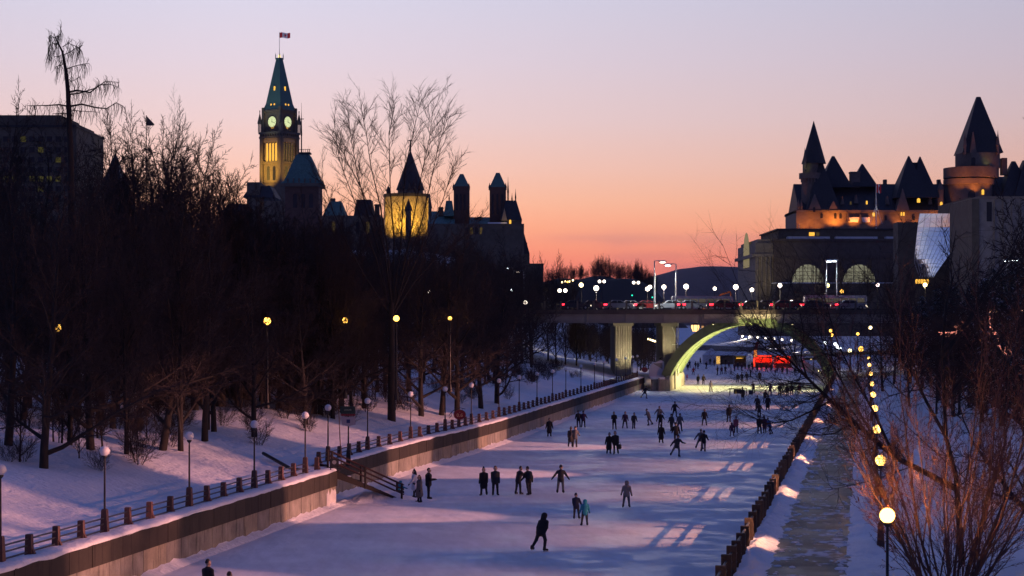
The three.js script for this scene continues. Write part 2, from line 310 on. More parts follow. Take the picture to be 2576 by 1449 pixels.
// ---------------------------------------------------------------- left canal wall
{
  const wall = thing('canal_wall', 'stained concrete canal wall with dark coping and snow along its top', 'wall', [0, 0, 0]);
  const segs = [];
  let d = 56; const R0 = rng(5);
  const face = (q) => Lstraight(q) - jog(q);
  const build = (d0, d1, k) => {
    const x0 = face(d0 + 0.01), x1 = face(d1 - 0.01), L = Math.hypot(x1 - x0, d1 - d0), gap = 0.012;
    const t0 = gap / L, p = (t, off, y) => [lerp(x0, x1, t) - off, y, -lerp(d0, d1, t)];
    const slab = (name, y0, y1, proud, thick, m, su) => {
      const b = new MB(), A = t0, B = 1 - t0, f = -proud;
      b.quad(p(B, f, y0), p(A, f, y0), p(A, f, y1), p(B, f, y1), [[su + L, y0], [su, y0], [su, y1], [su + L, y1]]);
      b.quad(p(A, f, y1), p(A, thick, y1), p(B, thick, y1), p(B, f, y1), [[su, y1], [su, y1 + thick], [su + L, y1 + thick], [su + L, y1]]);
      b.quad(p(A, f, y0), p(A, thick, y0), p(A, thick, y1), p(A, f, y1), [[su, y0], [su + thick, y0], [su + thick, y1], [su, y1]]);
      b.quad(p(B, thick, y0), p(B, f, y0), p(B, f, y1), p(B, thick, y1), [[su, y0], [su + thick, y0], [su + thick, y1], [su, y1]]);
      b.quad(p(B, f, y0), p(B, thick, y0), p(A, thick, y0), p(A, f, y0));
      b.build(name, m, wall);
    };
    slab('panel', -0.3, 1.06, 0.0 + R0() * 0.02, 0.5, M.panel[Math.floor(R0() * 4)], d0 * 1.3);
    slab('coping_block', 1.06, 1.90, 0.07 + R0() * 0.02, 0.5, M.coping[Math.floor(R0() * 2)], d0 * 1.7);
  };
  let k = 0;
  while (d < 292) { const step = 2.0 + R0() * 1.3; let e = Math.min(d + step, 292); if (d < 107.6 && e > 107.6) e = 107.6; else if (d < 107.6 && e > 106.6) e = 107.6; build(d, e, k++); d = e; }
  // end face of the near wall, where the stairs begin: icy white wash
  const e = new MB(); const xe = face(107.5);
  e.box(xe - 1.25, -0.2, -107.62, xe + 0.02, 1.9, -107.42); e.build('end_face', M.panel[0], wall);
  // ice clinging to the wall end
  { const b = new MB(), q = (d, y) => [face(d) + 0.028 + 0.02 * hash2(d * 7, y * 9), y, -d], n = 9; for (let k = 0; k < n; k++) { const a = lerp(105.4, 107.5, k / n), c = lerp(105.4, 107.5, (k + 1) / n), ha = 0.62 + 0.42 * hash2(k, 3), hc = 0.62 + 0.42 * hash2(k + 1, 3); b.quad(q(c, 0), q(a, 0), q(a, ha), q(c, hc)); } b.build('ice_sheet', std(0.62, 0.6, 0.6, 0.4), wall); }
  // snow lying along the coping
  const prof = [[0.10, 1.905], [0.06, 2.0], [-0.05, 2.05], [-0.4, 2.08], [-0.75, 2.06], [-1.15, 1.98]];
  const snowAlong = (d0, d1) => sheet('snow_cover', range(0, prof.length - 1, prof.length - 1), range(d0, d1, Math.round((d1 - d0) * 1.6)), (i, q) => [face(q) + prof[i][0] + 0.05 * bumpy(q, i, 1.3), prof[i][1] + 0.14 * bumpy(q, 3, 0.8) + 0.05 * bumpy(q, i, 2.4), -q], M.snow, '', wall);
  snowAlong(56, 107.4); snowAlong(110.2, 292);
  // swept snow at the foot of the wall
  sheet('snow_drift', [0, 0.1, 0.22, 0.36, 0.5, 0.7], range(56, 288, 460), (i, q) => [face(q) + i, 0.02 + Math.max(0, (0.15 + 0.22 * bumpy(q, 9, 0.6) + 0.25 * bumpy(q, 1, 3) + 0.2 * bumpy(q, i * 4, 6)) * (1 - i / 0.6)) - (i > 0.6 ? 0.05 : 0), -q], M.snow, '', wall);
  shade(wall);
}
const lampDepths = [56, 65.5, 75, 85, 94.7, 104, 123, 134.7, 145, 154, 166, 177, 188, 198.7, 209, 222, 235, 245, 260, 272, 282, 289];
const railX = (d) => Lstraight(d) - jog(d) - 0.75;
const dirL = Math.atan(0.1635);                                                    // the bank's bearing
// lamp post: pedestal, pole, globe
function lampProto(lit, name, label, group) {
  const t = thing(name, label, 'street lamp', [0, 0, 0], 0, group);
  new MB().lathe(0, 0, [[0, 0.21], [0.95, 0.15], [1.0, 0.12]], 4, Math.PI / 4, true).build('pedestal', M.postRed[0], t);
  new MB().tube([0, 0.98, 0], [0, 3.02, 0], 0.045, 0.035, 8).lathe(0, 0, [[2.98, 0.05], [3.05, 0.11], [3.1, 0.11]], 10).build('pole', M.iron, t);
  new MB().ball(0, 3.28, 0, 0.2, 20).build('globe', lit, t);
  return t;
}
{
  const proto = lampProto(M.globeOff, 'globe_lamp', 'unlit white globe lamp on a dark pole along the snowy promenade railing', 'unlit globe lamps along the left railing');
  lampDepths.concat([113.2]).forEach((d, k) => { const p = [railX(d), 1.93, -d]; if (!k) { proto.position.set(...p); proto.rotation.y = -dirL; } else copy(proto, p, -dirL); });
}
// railing: posts with raking feet, three rails, one gap for the stairs
const postGeo = [0, 1, 2].map((k) => {
  const b = new MB(); b.lathe(0, 0, [[-0.05, 0.185], [0.80 + k * 0.015, 0.15], [0.82 + k * 0.015, 0.13]], 4, Math.PI / 4, true);
  b.prism([[0.12, 0.0], [0.30, 0.0], [0.12, 0.36]], -0.07, 0.07); return b.geo();
});
{
  const railing = thing('canal_railing', 'low railing of dark wooden posts and thin rails along the snowy promenade', 'railing');
  const all = lampDepths.slice();
  const R1 = rng(77);
  for (let k = 0; k < all.length - 1; k++) {
    const a = all[k], b = all[k + 1], n = b - a > 14 ? 8 : 4;
    for (let i = 1; i < n; i++) {
      const d = lerp(a, b, i / n); if (d > 107.9 && d < 110.6 || Math.abs(d - 113.2) < 0.9) continue;
      const o = mesh('post', postGeo[Math.floor(R1() * 3)], M.postRed[Math.floor(R1() * 3)], railing);
      o.position.set(railX(d), 1.93 + 0.04 * (R1() - 0.5), -d); o.rotation.y = -dirL + 0.04 * (R1() - 0.5); o.rotation.z = 0.03 * (R1() - 0.5);
    }
  }
  for (const [d0, d1] of [[56, 107.8], [110.6, 289]]) for (const y of [0.16, 0.40, 0.63]) {
    const b = new MB(); for (let d = d0; d < d1; d += 6) { const e = Math.min(d1, d + 6); b.tube([railX(d + 0.001), 1.95 + y, -d], [railX(e - 0.001), 1.95 + y, -e], 0.034, 0.034, 5, false); }
    b.build('rail', M.rail, railing);
  }
  shade(railing);
}
// right railing: heavier posts
{
  const railing = thing('canal_railing', 'dense row of weathered timber railing posts between the ice and the wet path', 'railing');
  const R1 = rng(12), g = [0, 1, 2].map((k) => { const b = new MB(); b.box(-0.16, -0.1, -0.1, 0.16, 0.92 + 0.05 * k, 0.1); return b.geo(); });
  const mats = [0, 1, 2, 3].map((k) => std(0.08 + 0.03 * k, 0.055 + 0.02 * k, 0.042 + 0.014 * k, 0.85, { map: barkMap }));
  for (let d = 46, k = 0; d < 285; d += 2.35, k++) {
    const o = mesh('post', g[Math.floor(R1() * 3)], mats[Math.floor(R1() * 4)], railing);
    o.position.set(Redge(d), 1.93, -d); o.rotation.y = -Math.atan(0.185) + 0.05 * (R1() - 0.5);
  }
  for (const y of [0.2, 0.5, 0.78]) {
    const b = new MB(); for (let d = 46; d < 284; d += 5) b.tube([Redge(d) , 1.95 + y, -d], [Redge(d + 5), 1.95 + y, -(d + 5)], 0.045, 0.045, 5, false); b.build('rail', M.rail, railing);
  }
  // ploughed snow against the posts
  sheet('snow_ridge', [0.12, 0.22, 0.32, 0.42, 0.52, 0.62, 0.74, 0.88, 1.05, 1.3], range(46, 285, 1100), (i, q) => [Redge(q) + i, PATH_H - 0.03 + Math.max(0, (0.24 + 0.42 * bumpy(q, 2, 0.55) + 0.4 * bumpy(q, i, 2.1) + 0.34 * bumpy(q, i * 1.2 + 7, 4.6)) * (1 - Math.abs(i - 0.45) / 0.8)), -q], M.snow, '', railing);
  sheet('snow_ridge', [3.7, 4.0, 4.3, 4.6, 5.0, 5.4], range(46, 285, 480), (i, q) => [Redge(q) + i, PATH_H - 0.03 + Math.max(0, (0.22 + 0.5 * bumpy(q, 22, 0.45) + 0.35 * bumpy(q, i + 8, 1.9)) * (1 - Math.abs(i - 4.5) / 0.95)), -q], M.snow, '', railing);
  shade(railing);
  // clods of trodden snow left on the path
  const R2 = rng(99), b = new MB(); for (let k = 0; k < 900; k++) { const d = 48 + Math.pow(R2(), 1.5) * 130, v = 1.0 + R2() * 3.1, e = Math.abs(v - 2.5) / 1.6, r = (0.05 + 0.16 * R2() * R2()) * (0.7 + 0.8 * e); if (R2() > 0.35 + 0.6 * e) continue; b.lathe(Redge(d) + v, -d, [[rightH(v, d) + 0.012, r], [rightH(v, d) + 0.02 + r * 0.22, r * 0.7], [rightH(v, d) + 0.02 + r * 0.32, r * 0.15]], 6, R2() * 3, true, 0.7 + R2() * 0.7, 0.7 + R2() * 0.9); }
  const c = b.build('snow_clods', M.snow); tag(c, 'clods of trodden snow scattered over the wet path', 'snow', undefined, 'stuff'); shade(c);
}
// lit lamps along the right path; unseen blinkers, added to shape the light, keep each main beam on the ice
const PARK_CD = 6500;
const LAMP_CD = 1250;
const lampOrange = new THREE.Color().setRGB(1, 0.42, 0.22);
const litDepths = [50, 70, 90.5, 112.5, 134, 158, 189, 229, 275];
{
  const litGlobe = glow(1, 0.55, 0.13, 7);
  const proto = lampProto(litGlobe, 'path_lamp', 'glowing amber globe lamp on a dark pole beside the wet path', 'lit globe lamps beside the right path');
  const bl = new MB(); // two vertical blinker plates inside the globe, open toward the canal
  const half = 19 * Math.PI / 180;
  for (const s of [-1, 1]) { const c = Math.cos(half) , q = Math.sin(half) * s; bl.quad([-0.04 * c, 3.17, 0.04 * q], [-0.14 * c, 3.17, 0.14 * q], [-0.14 * c, 3.39, 0.14 * q], [-0.04 * c, 3.39, 0.04 * q]); }
  for (let k = 0; k < 12; k++) { const a0 = half + (2 * Math.PI - 2 * half) * k / 12 + Math.PI, a1 = half + (2 * Math.PI - 2 * half) * (k + 1) / 12 + Math.PI, r = 0.14; bl.quad([Math.cos(a0) * r, 3.17, Math.sin(a0) * r], [Math.cos(a1) * r, 3.17, Math.sin(a1) * r], [Math.cos(a1) * r, 3.39, Math.sin(a1) * r], [Math.cos(a0) * r, 3.39, Math.sin(a0) * r]); }
  // lid and floor of the added baffle, blocking light straight up and steeply down
  for (let k = 0; k < 24; k++) { const a0 = k / 24 * 2 * Math.PI, a1 = (k + 1) / 24 * 2 * Math.PI, open = Math.abs(((a0 + a1) / 2) - Math.PI) < half, r = 0.14; for (const yy of [3.188, 3.39]) bl.tri([0, yy, 0], [Math.cos(a0) * r, yy, Math.sin(a0) * r], [Math.cos(a1) * r, yy, Math.sin(a1) * r]); }
  bl.build('added_baffle', M.globeOff, proto);
  litDepths.forEach((d, k) => {
    const x = Redge(d) + 4.95, p = [x, 1.92, -d], o = k ? copy(proto, p, -Math.atan(0.185)) : proto; o.position.set(...p); o.rotation.y = -Math.atan(0.185);
    const l = new THREE.PointLight(lampOrange, LAMP_CD); l.name = 'path_lamp_light'; l.position.set(x, 1.92 + 3.28, -d); l.shadow.radius = 1.6; l.castShadow = true; scene.add(l);
    if (k < 5) { const g = new THREE.PointLight(new THREE.Color().setRGB(1, 0.42, 0.10), k ? 22 : 46); g.name = 'path_lamp_light'; g.position.set(x, 1.92 + 3.435, -d); g.shadow.radius = 1.2; g.castShadow = true; scene.add(g); }
  });
  shade(proto);
}

// tall parkway lights behind the lawn, shielded so that their beams reach across to the promenade
{
  const lens = glow(1, 0.55, 0.3, 4), col = new THREE.Color().setRGB(1, 0.40, 0.30);
  [64, 92, 120, 148].forEach((d) => {
    const x = Redge(d) + 16.2, y = rightH(16.2, d), o = thing('parkway_light', 'tall shielded street light beside the parkway', 'street light', [x, y, -d], -Math.atan(0.185), 'shielded street lights of the parkway');
    new MB().tube([0, 0, 0], [0, 8.6, 0], 0.11, 0.07, 8).path([[0, 8.6, 0], [-0.8, 8.8, 0], [-1.4, 8.75, 0]], 0.05, 6).build('mast', M.iron, o);
    new MB().box(-2.1, 8.62, -0.2, -1.3, 8.86, 0.2).build('head', M.iron, o); new MB().box(-2.06, 8.58, -0.16, -1.5, 8.62, 0.16).build('lens_lamp', lens, o); shade(o);
    const l = new THREE.SpotLight(col, PARK_CD, 0, 0.17, 0.2); l.name = 'parkway_light_beam'; l.position.set(x - 1.9, y + 8.5, -d - 0.3); const td = d + 12; l.target.position.set(Lstraight(td) - 3.2, 2, -td); l.shadow.radius = 4; l.castShadow = true; scene.add(l, l.target);
  });
}
// ---------------------------------------------------------------- building helpers
function frustum(b, cx, cz, w0, d0, y0, w1, d1, y1) {                                // four-sided roof or tower stage
  const P = (w, d, y) => [[cx - w / 2, y, cz + d / 2], [cx + w / 2, y, cz + d / 2], [cx + w / 2, y, cz - d / 2], [cx - w / 2, y, cz - d / 2]];
  const A = P(w0, d0, y0), B = P(w1, d1, y1);
  for (let k = 0; k < 4; k++) { const q = (k + 1) % 4, w = k % 2 ? d0 : w0; b.quad(A[k], A[q], B[q], B[k], [[0, y0], [w, y0], [w, y1], [0, y1]]); }
  b.quad(B[0], B[1], B[2], B[3]); b.quad(A[3], A[2], A[1], A[0]); return b;
}
function gableRoof(b, x0, x1, z0, z1, y0, y1, along = 'x') {                         // ridge along x or z
  if (along === 'x') { const m = (z0 + z1) / 2; b.quad([x0, y0, z1], [x1, y0, z1], [x1, y1, m], [x0, y1, m]); b.quad([x1, y0, z0], [x0, y0, z0], [x0, y1, m], [x1, y1, m]); b.tri([x0, y0, z0], [x0, y0, z1], [x0, y1, m]); b.tri([x1, y0, z1], [x1, y0, z0], [x1, y1, m]); }
  else { const m = (x0 + x1) / 2; b.quad([x1, y0, z1], [x1, y0, z0], [m, y1, z0], [m, y1, z1]); b.quad([x0, y0, z0], [x0, y0, z1], [m, y1, z1], [m, y1, z0]); b.tri([x0, y0, z1], [x1, y0, z1], [m, y1, z1]); b.tri([x1, y0, z0], [x0, y0, z0], [m, y1, z0]); }
  return b;
}
const pinnacle = (b, x, z, y0, y1, r = 0.35) => b.lathe(x, z, [[y0, r], [lerp(y0, y1, 0.35), r], [lerp(y0, y1, 0.36), r * 1.35], [lerp(y0, y1, 0.85), r * 0.25], [y1, 0.04]], 6, 0, true);
const archShape = (w, h, n = 8) => { const r = w / 2, p = [[-r, 0], [r, 0], [r, h - r]]; for (let k = 1; k < n; k++) { const a = k / n * Math.PI; p.push([Math.cos(a) * r, h - r + Math.sin(a) * r]); } p.push([-r, h - r]); return p; };
const stoneMap = tex(256, 256, (u, v) => { const q = lerp(0.62, 1, fbm(u * 8, v * 8, 5, 8)); return [l2s(q)]; }, true, 1 / 6);
const slateMap = tex(256, 256, (u, v) => { const row = Math.floor(v * 24), q = lerp(0.55, 1, 0.6 * hash2(Math.floor(u * 24 + row * 0.5), row) + 0.4 * fbm(u * 6, v * 6, 4, 6)); return [l2s(q)]; }, true, 1 / 8);
M.stone = std(0.17, 0.14, 0.105, 0.9, { map: stoneMap });
M.stonePale = std(0.34, 0.28, 0.22, 0.9, { map: stoneMap });
M.copper = std(0.12, 0.26, 0.22, 0.7, { map: slateMap });
M.slate = std(0.045, 0.043, 0.05, 0.7, { map: slateMap });
M.brickRed = std(0.16, 0.085, 0.065, 0.9, { map: stoneMap });
M.glassDark = std(0.02, 0.022, 0.03, 0.15);
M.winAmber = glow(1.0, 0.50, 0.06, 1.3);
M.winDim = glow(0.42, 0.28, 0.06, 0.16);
M.winPale = glow(0.8, 0.72, 0.42, 0.5);
M.clock = glow(0.62, 0.70, 0.36, 1.15);
M.flagRed = new THREE.MeshPhysicalMaterial({ color: new THREE.Color().setRGB(0.62, 0.02, 0.03), roughness: 0.95, transmission: 0.55, thickness: 0, side: THREE.DoubleSide });
M.flagWhite = new THREE.MeshPhysicalMaterial({ color: new THREE.Color().setRGB(0.85, 0.85, 0.85), roughness: 0.95, transmission: 0.55, thickness: 0, side: THREE.DoubleSide });
M.steelPale = std(0.5, 0.5, 0.5, 0.4, { metalness: 0.3 });
// floodlight: a housing with a yoke and a glowing lens, and the light itself just in front of the lens
let floodGeo = null;
function floodlight(pos, target, color, cd, angle, label, group, radius = 6, pen = 0.5, size = 1) {
  if (!floodGeo) { floodGeo = [new MB().lathe(0, 0, [[-0.28, 0.16], [0, 0.24]], 10).cbox(0.32, -0.25, 0, 0.05, 0.6, 0.1).cbox(-0.32, -0.25, 0, 0.05, 0.6, 0.1).cbox(0, -0.55, 0, 0.69, 0.05, 0.16).geo(), new MB().lathe(0, 0, [[0.002, 0.21], [0.03, 0.19]], 10).geo()]; }
  const o = thing('floodlight', label, 'floodlight', pos, 0, group);
  const T = V(...target), P0 = V(...pos), dir = T.clone().sub(P0).normalize();
  mesh('housing', floodGeo[0], M.iron, o); mesh('lens_lamp', floodGeo[1], glow(color.r, color.g, color.b, 2.5), o);
  o.quaternion.setFromUnitVectors(V(0, 1, 0), dir); o.scale.setScalar(size);
  const l = new THREE.SpotLight(color, cd, 0, angle, pen); l.name = 'floodlight_beam'; l.position.copy(P0.addScaledVector(dir, 0.08 * size)); l.target.position.copy(T); l.shadow.radius = radius; l.castShadow = true; scene.add(l, l.target);
  return shade(o);
}
function flag(parent, x, y, z, w, h, turn = 0) {                                     // red, white, red with a leaf
  const g = new THREE.Group(); g.name = 'flag'; g.position.set(x, y, z); g.rotation.y = turn; parent.add(g);
  const wave = (u) => [u, 0.06 * h * Math.sin(u / w * 7), 0.10 * w * Math.sin(u / w * 6)];
  const band = (u0, u1, m, name) => { const b = new MB(), n = 4; for (let k = 0; k < n; k++) { const A = wave(lerp(u0, u1, k / n)), B = wave(lerp(u0, u1, (k + 1) / n)); b.quad([A[0], A[1] - h, A[2]], [B[0], B[1] - h, B[2]], [B[0], B[1], B[2]], [A[0], A[1], A[2]]);  } return b.build(name, m, g); };
  band(0, w * 0.27, M.flagRed, 'hoist_band'); band(w * 0.27, w * 0.73, M.flagWhite, 'middle_band'); band(w * 0.73, w, M.flagRed, 'fly_band');
  const c = wave(w / 2), s = h * 0.34, pts = [[0, 1], [0.22, 0.55], [0.45, 0.7], [0.38, 0.25], [0.8, 0.42], [0.72, 0.12], [0.95, 0.0], [0.4, -0.42], [0.45, -0.6], [0.06, -0.5], [0.06, -1], [-0.06, -1], [-0.06, -0.5], [-0.45, -0.6], [-0.4, -0.42], [-0.95, 0], [-0.72, 0.12], [-0.8, 0.42], [-0.38, 0.25], [-0.45, 0.7], [-0.22, 0.55]];
  new MB().prism(pts.map(([a, b]) => [c[0] + a * s, c[1] - h / 2 + b * s]), c[2] - 0.05, c[2] + 0.06).build('leaf', M.flagRed, g);
  return g;
}

// ---------------------------------------------------------------- clock tower
{
  const d = 900, s = d / F, base = 32, Y = (py) => PY(py, d) - base;
  const o = thing('clock_tower', 'tall gothic clock tower with green copper spire, glowing clock faces and flag', 'tower', [PX(703, d), base, -d], -0.6);
  const a = 12.6, h = a / 2;
  // lower shaft with arched recesses
  const shaft = new MB(); shaft.box(-h, 0, -h, h, Y(463), h); shaft.box(-h + 0.5, Y(463), -h + 0.5, h - 0.5, Y(414), h - 0.5); shaft.box(-h, Y(414), -h, h, Y(408), h);
  for (const [x, z] of [[-1, -1], [1, -1], [1, 1], [-1, 1]]) shaft.cbox(x * (h - 0.7), (Y(463) + Y(350)) / 2, z * (h - 0.7), 2.0, Y(350) - Y(463), 2.0);
  shaft.build('shaft', M.stone, o);
  for (let f = 0; f < 4; f++) {
    const q = new THREE.Group(); q.name = 'tower_face'; q.rotation.y = f * Math.PI / 2; o.add(q);
    // tall belfry openings: glowing panels behind the mullions stand in for the lit interior
    for (let k = 0; k < 4; k++) { const w = new MB().prism(archShape(1.25, Y(362) - Y(407)).map(([x, y]) => [x + (k - 1.5) * 1.85, y + Y(407)]), h - 1.0, h - 0.9); w.build('belfry_glow_panel', f === 0 ? M.winAmber : M.winDim, q); }
    const mull = new MB(); for (let k = 0; k < 5; k++) mull.cbox((k - 2) * 1.85, (Y(407) + Y(356)) / 2, h - 0.7, 0.5, Y(356) - Y(407), 0.5);
    mull.box(-h + 0.4, Y(360), h - 1.0, h - 0.4, Y(350), h - 0.35); mull.build('mullions', M.stonePale, q);
    for (let k = 0; k < 2; k++) { const w = new MB().prism(archShape(1.7, Y(420) - Y(455)).map(([x, y]) => [x + (k - 0.5) * 3.6, y + Y(455)]), h - 0.55, h - 0.42); w.build('lancet_window', k === 0 ? M.winDim : M.glassDark, q); }
    // clock
    const cy = Y(308.5), cz = h - 0.35;
    new MB().lathe(0, 0, [[0, 2.55], [0.12, 2.55]], 32).build('clock_window', M.clock, q).position.set(0, cy, cz);
    q.children[q.children.length - 1].rotation.x = Math.PI / 2;
    const rim = mesh('clock_rim', new THREE.TorusGeometry(2.65, 0.16, 6, 32), M.iron, q); rim.position.set(0, cy, cz + 0.1);
    const hands = new MB(); hands.prism([[-0.1, -0.3], [0.1, -0.3], [0.06, 1.5], [-0.06, 1.5]], 0.16, 0.2); hands.prism([[-0.3, -0.1], [1.9, -0.75], [1.92, -0.6], [-0.3, 0.12]], 0.2, 0.24);
    for (let k = 0; k < 12; k++) { const c = Math.cos(k * Math.PI / 6), w = Math.sin(k * Math.PI / 6); hands.prism([[c * 2.0 - w * 0.08, w * 2.0 + c * 0.08], [c * 2.4 - w * 0.08, w * 2.4 + c * 0.08], [c * 2.4 + w * 0.08, w * 2.4 - c * 0.08], [c * 2.0 + w * 0.08, w * 2.0 - c * 0.08]], 0.13, 0.16); }
    hands.build('clock_hands', M.iron, q).position.set(0, cy, cz);
    // spire lights
    for (const [x, py] of [[-1.1, 268], [1.1, 268], [0, 224]]) { const t = (py - 147) / (277 - 147), z = lerp(1.2, 4.7, t); const w = new MB().prism(archShape(0.75, 2.0), -0.1, 0.25).build('spire_window', M.winAmber, q); w.position.set(x * t, Y(py) - 1, z + 0.12); }
  }
  const gal = new MB(); gal.box(-h - 0.5, Y(350), -h - 0.5, h + 0.5, Y(345), h + 0.5); gal.box(-h - 0.7, Y(339), -h - 0.7, h + 0.7, Y(334), h + 0.7); gal.box(-h - 0.1, Y(345), -h - 0.1, h + 0.1, Y(339), h + 0.1);
  for (let k = 0; k < 9; k++) for (const s4 of [-1, 1]) { gal.cbox((k - 4) * 1.5, Y(343), s4 * (h + 0.35), 0.5, 1.6, 0.5); gal.cbox(s4 * (h + 0.35), Y(343), (k - 4) * 1.5, 0.5, 1.6, 0.5); } gal.build('gallery', M.stone, o);
  const cs = new MB(); cs.box(-h + 1.2, Y(334), -h + 1.2, h - 1.2, Y(283), h - 1.2); for (const [x, z] of [[-1, -1], [1, -1], [1, 1], [-1, 1]]) cs.cbox(x * (h - 1.1), (Y(334) + Y(272)) / 2, z * (h - 1.1), 1.4, Y(272) - Y(334), 1.4); cs.box(-h + 0.7, Y(283), -h + 0.7, h - 0.7, Y(278), h - 0.7); cs.build('clock_stage', M.stone, o);
  for (let f = 0; f < 4; f++) { const q = o.children.filter((c) => c.name === 'tower_face')[f]; q.children.forEach((c) => { if (c.name.startsWith('clock')) c.position.z = h - 1.2 + (c.name === 'clock_rim' ? 0.1 : 0.02); }); }
  const sp = new MB(); frustum(sp, 0, 0, a - 1.6, a - 1.6, Y(278), a - 3.6, a - 3.6, Y(262)); frustum(sp, 0, 0, a - 3.6, a - 3.6, Y(262), 2.3, 2.3, Y(150)); sp.build('spire', M.copper, o);
  const cr = new MB(); cr.box(-1.4, Y(150), -1.4, 1.4, Y(146), 1.4); for (const [x, z] of [[-1, -1], [1, -1], [1, 1], [-1, 1]]) pinnacle(cr, x * 1.25, z * 1.25, Y(146), Y(133), 0.2); cr.build('spire_crown', M.copper, o);
  new MB().lathe(0, 0, [[Y(146), 0.7], [Y(138), 0.5]], 8).build('crown_lamp', glow(1, 0.75, 0.3, 1.6), o);
  new MB().tube([0, Y(146), 0], [0, Y(80), 0], 0.16, 0.08, 6).build('flagpole', M.steelPale, o);
  flag(o, 0.1, Y(82.5), 0, 5.0, 2.5, 0.6);
  for (const [x, z] of [[-1, -1], [1, -1], [1, 1], [-1, 1]]) {
    const t = new THREE.Group(); t.name = 'corner_turret'; t.position.set(x * (h + 0.2), 0, z * (h + 0.2)); o.add(t);
    const c = new MB(); for (let k = 0; k < 6; k++) { const q = k * Math.PI / 3; c.tube([Math.cos(q) * 0.75, Y(334), Math.sin(q) * 0.75], [Math.cos(q) * 0.75, Y(313), Math.sin(q) * 0.75], 0.15, 0.15, 5); } c.build('columns', M.stonePale, t);
    new MB().lathe(0, 0, [[Y(313), 1.15], [Y(309), 1.15], [Y(285), 0.1]], 6, 0, true).build('turret_roof', M.stone, t);
    new MB().lathe(0, 0, [[Y(286), 0.16], [Y(280), 0.25], [Y(278), 0.03]], 6, 0, true).build('finial', M.iron, t);
  }
  shade(o);
  const warm = new THREE.Color().setRGB(1, 0.54, 0.08), G = 'floodlights trained on the clock tower';
  const w2 = (lx, ly, lz) => { const c = Math.cos(-0.6), q = Math.sin(-0.6); return [PX(703, d) + lx * c + lz * q, base + ly, -d - lx * q + lz * c]; };
  for (const [lx, lz, cd] of [[-1, 26, 9000], [-26, 1, 1500], [26, 1, 3000]]) floodlight(w2(lx, 34, lz), w2(lx * 0.2, 52, lz * 0.2), warm, cd, 0.36, 'floodlight on a roof below the clock tower, aimed at its belfry', G, 20, 0.9);
  floodlight(w2(3, 30, 34), w2(0.5, Y(205), 1.5), new THREE.Color().setRGB(0.85, 1, 0.85), 5200, 0.2, 'floodlight on a low roof, aimed at the green spire', G, 10, 0.8);
  floodlight(w2(0.9, Y(145), 0.9), w2(2.2, Y(88), 0.4), new THREE.Color().setRGB(1, 0.92, 0.85), 420, 0.4, 'small floodlight on the spire crown, aimed up at the flag', G, 4, 0.6, 0.6);
  for (const [lx, lz] of [[0, h + 0.2], [h + 0.2, 0], [-h - 0.2, 0]]) floodlight(w2(lx, Y(331), lz), w2(lx * 0.75, Y(283), lz * 0.75), warm, 95, 0.9, 'small floodlight on the gallery beneath a clock face', G, 6, 0.5, 0.8);
}

// ---------------------------------------------------------------- parliament blocks: each a real volume at its distance
function hall(name, label, d, base, list, mats, category = 'building') {             // list of [kind, ...picture numbers]
  const o = thing(name, label, category, [0, base, -d]); const X = (px) => PX(px, d), Y = (py) => PY(py, d) - base;
  list.forEach((e) => {
    const [kind, part, x0, x1, yb, yt, z0, z1, m] = e, b = new MB(), xa = X(x0), xb = X(x1);
    if (kind === 'box') b.box(xa, yb === null ? 0 : Y(yb), z0, xb, Y(yt), z1);
    if (kind === 'mansard') { const k = e[9] ?? 0.55, cx = (xa + xb) / 2, cz = (z0 + z1) / 2; frustum(b, cx, cz, xb - xa, z1 - z0, Y(yb), (xb - xa) * k, (z1 - z0) * k, Y(yt)); }
    if (kind === 'bell') { const cx = (xa + xb) / 2, cz = (z0 + z1) / 2, w = xb - xa, dd = z1 - z0, h = Y(yt) - Y(yb), ks = [[0, 1], [0.1, 0.86], [0.3, 0.72], [0.65, 0.54], [0.92, 0.36], [1, e[9] ?? 0.25]]; for (let k = 0; k < 5; k++) frustum(b, cx, cz, w * ks[k][1], dd * ks[k][1], Y(yb) + h * ks[k][0], w * ks[k + 1][1], dd * ks[k + 1][1], Y(yb) + h * ks[k + 1][0]); }
    if (kind === 'gablex') gableRoof(b, xa, xb, z0, z1, Y(yb), Y(yt), 'x');
    if (kind === 'gablez') gableRoof(b, xa, xb, z0, z1, Y(yb), Y(yt), 'z');
    if (kind === 'cone') b.lathe((xa + xb) / 2, (z0 + z1) / 2, [[Y(yb), (xb - xa) / 2], [Y(yt), e[10] ?? 0.05]], e[9] ?? 8, 0.3, (e[9] ?? 8) < 12);
    if (kind === 'drum') b.lathe((xa + xb) / 2, (z0 + z1) / 2, [[yb === null ? 0 : Y(yb), (xb - xa) / 2], [Y(yt), (xb - xa) / 2]], e[9] ?? 16, 0.3, (e[9] ?? 16) < 12);
    if (kind === 'pin') pinnacle(b, xa, z0, Y(yb), Y(yt), e[9] ?? 0.3);
    if (kind === 'win') b.prism(archShape(xb - xa, Y(yt) - Y(yb)).map(([x, y]) => [x + (xa + xb) / 2, y + Y(yb)]), z0, z1);
    if (kind === 'pane') b.box(xa, Y(yb), z0, xb, Y(yt), z1);
    b.build(part, m || mats, o);
  });
  return shade(o);
}
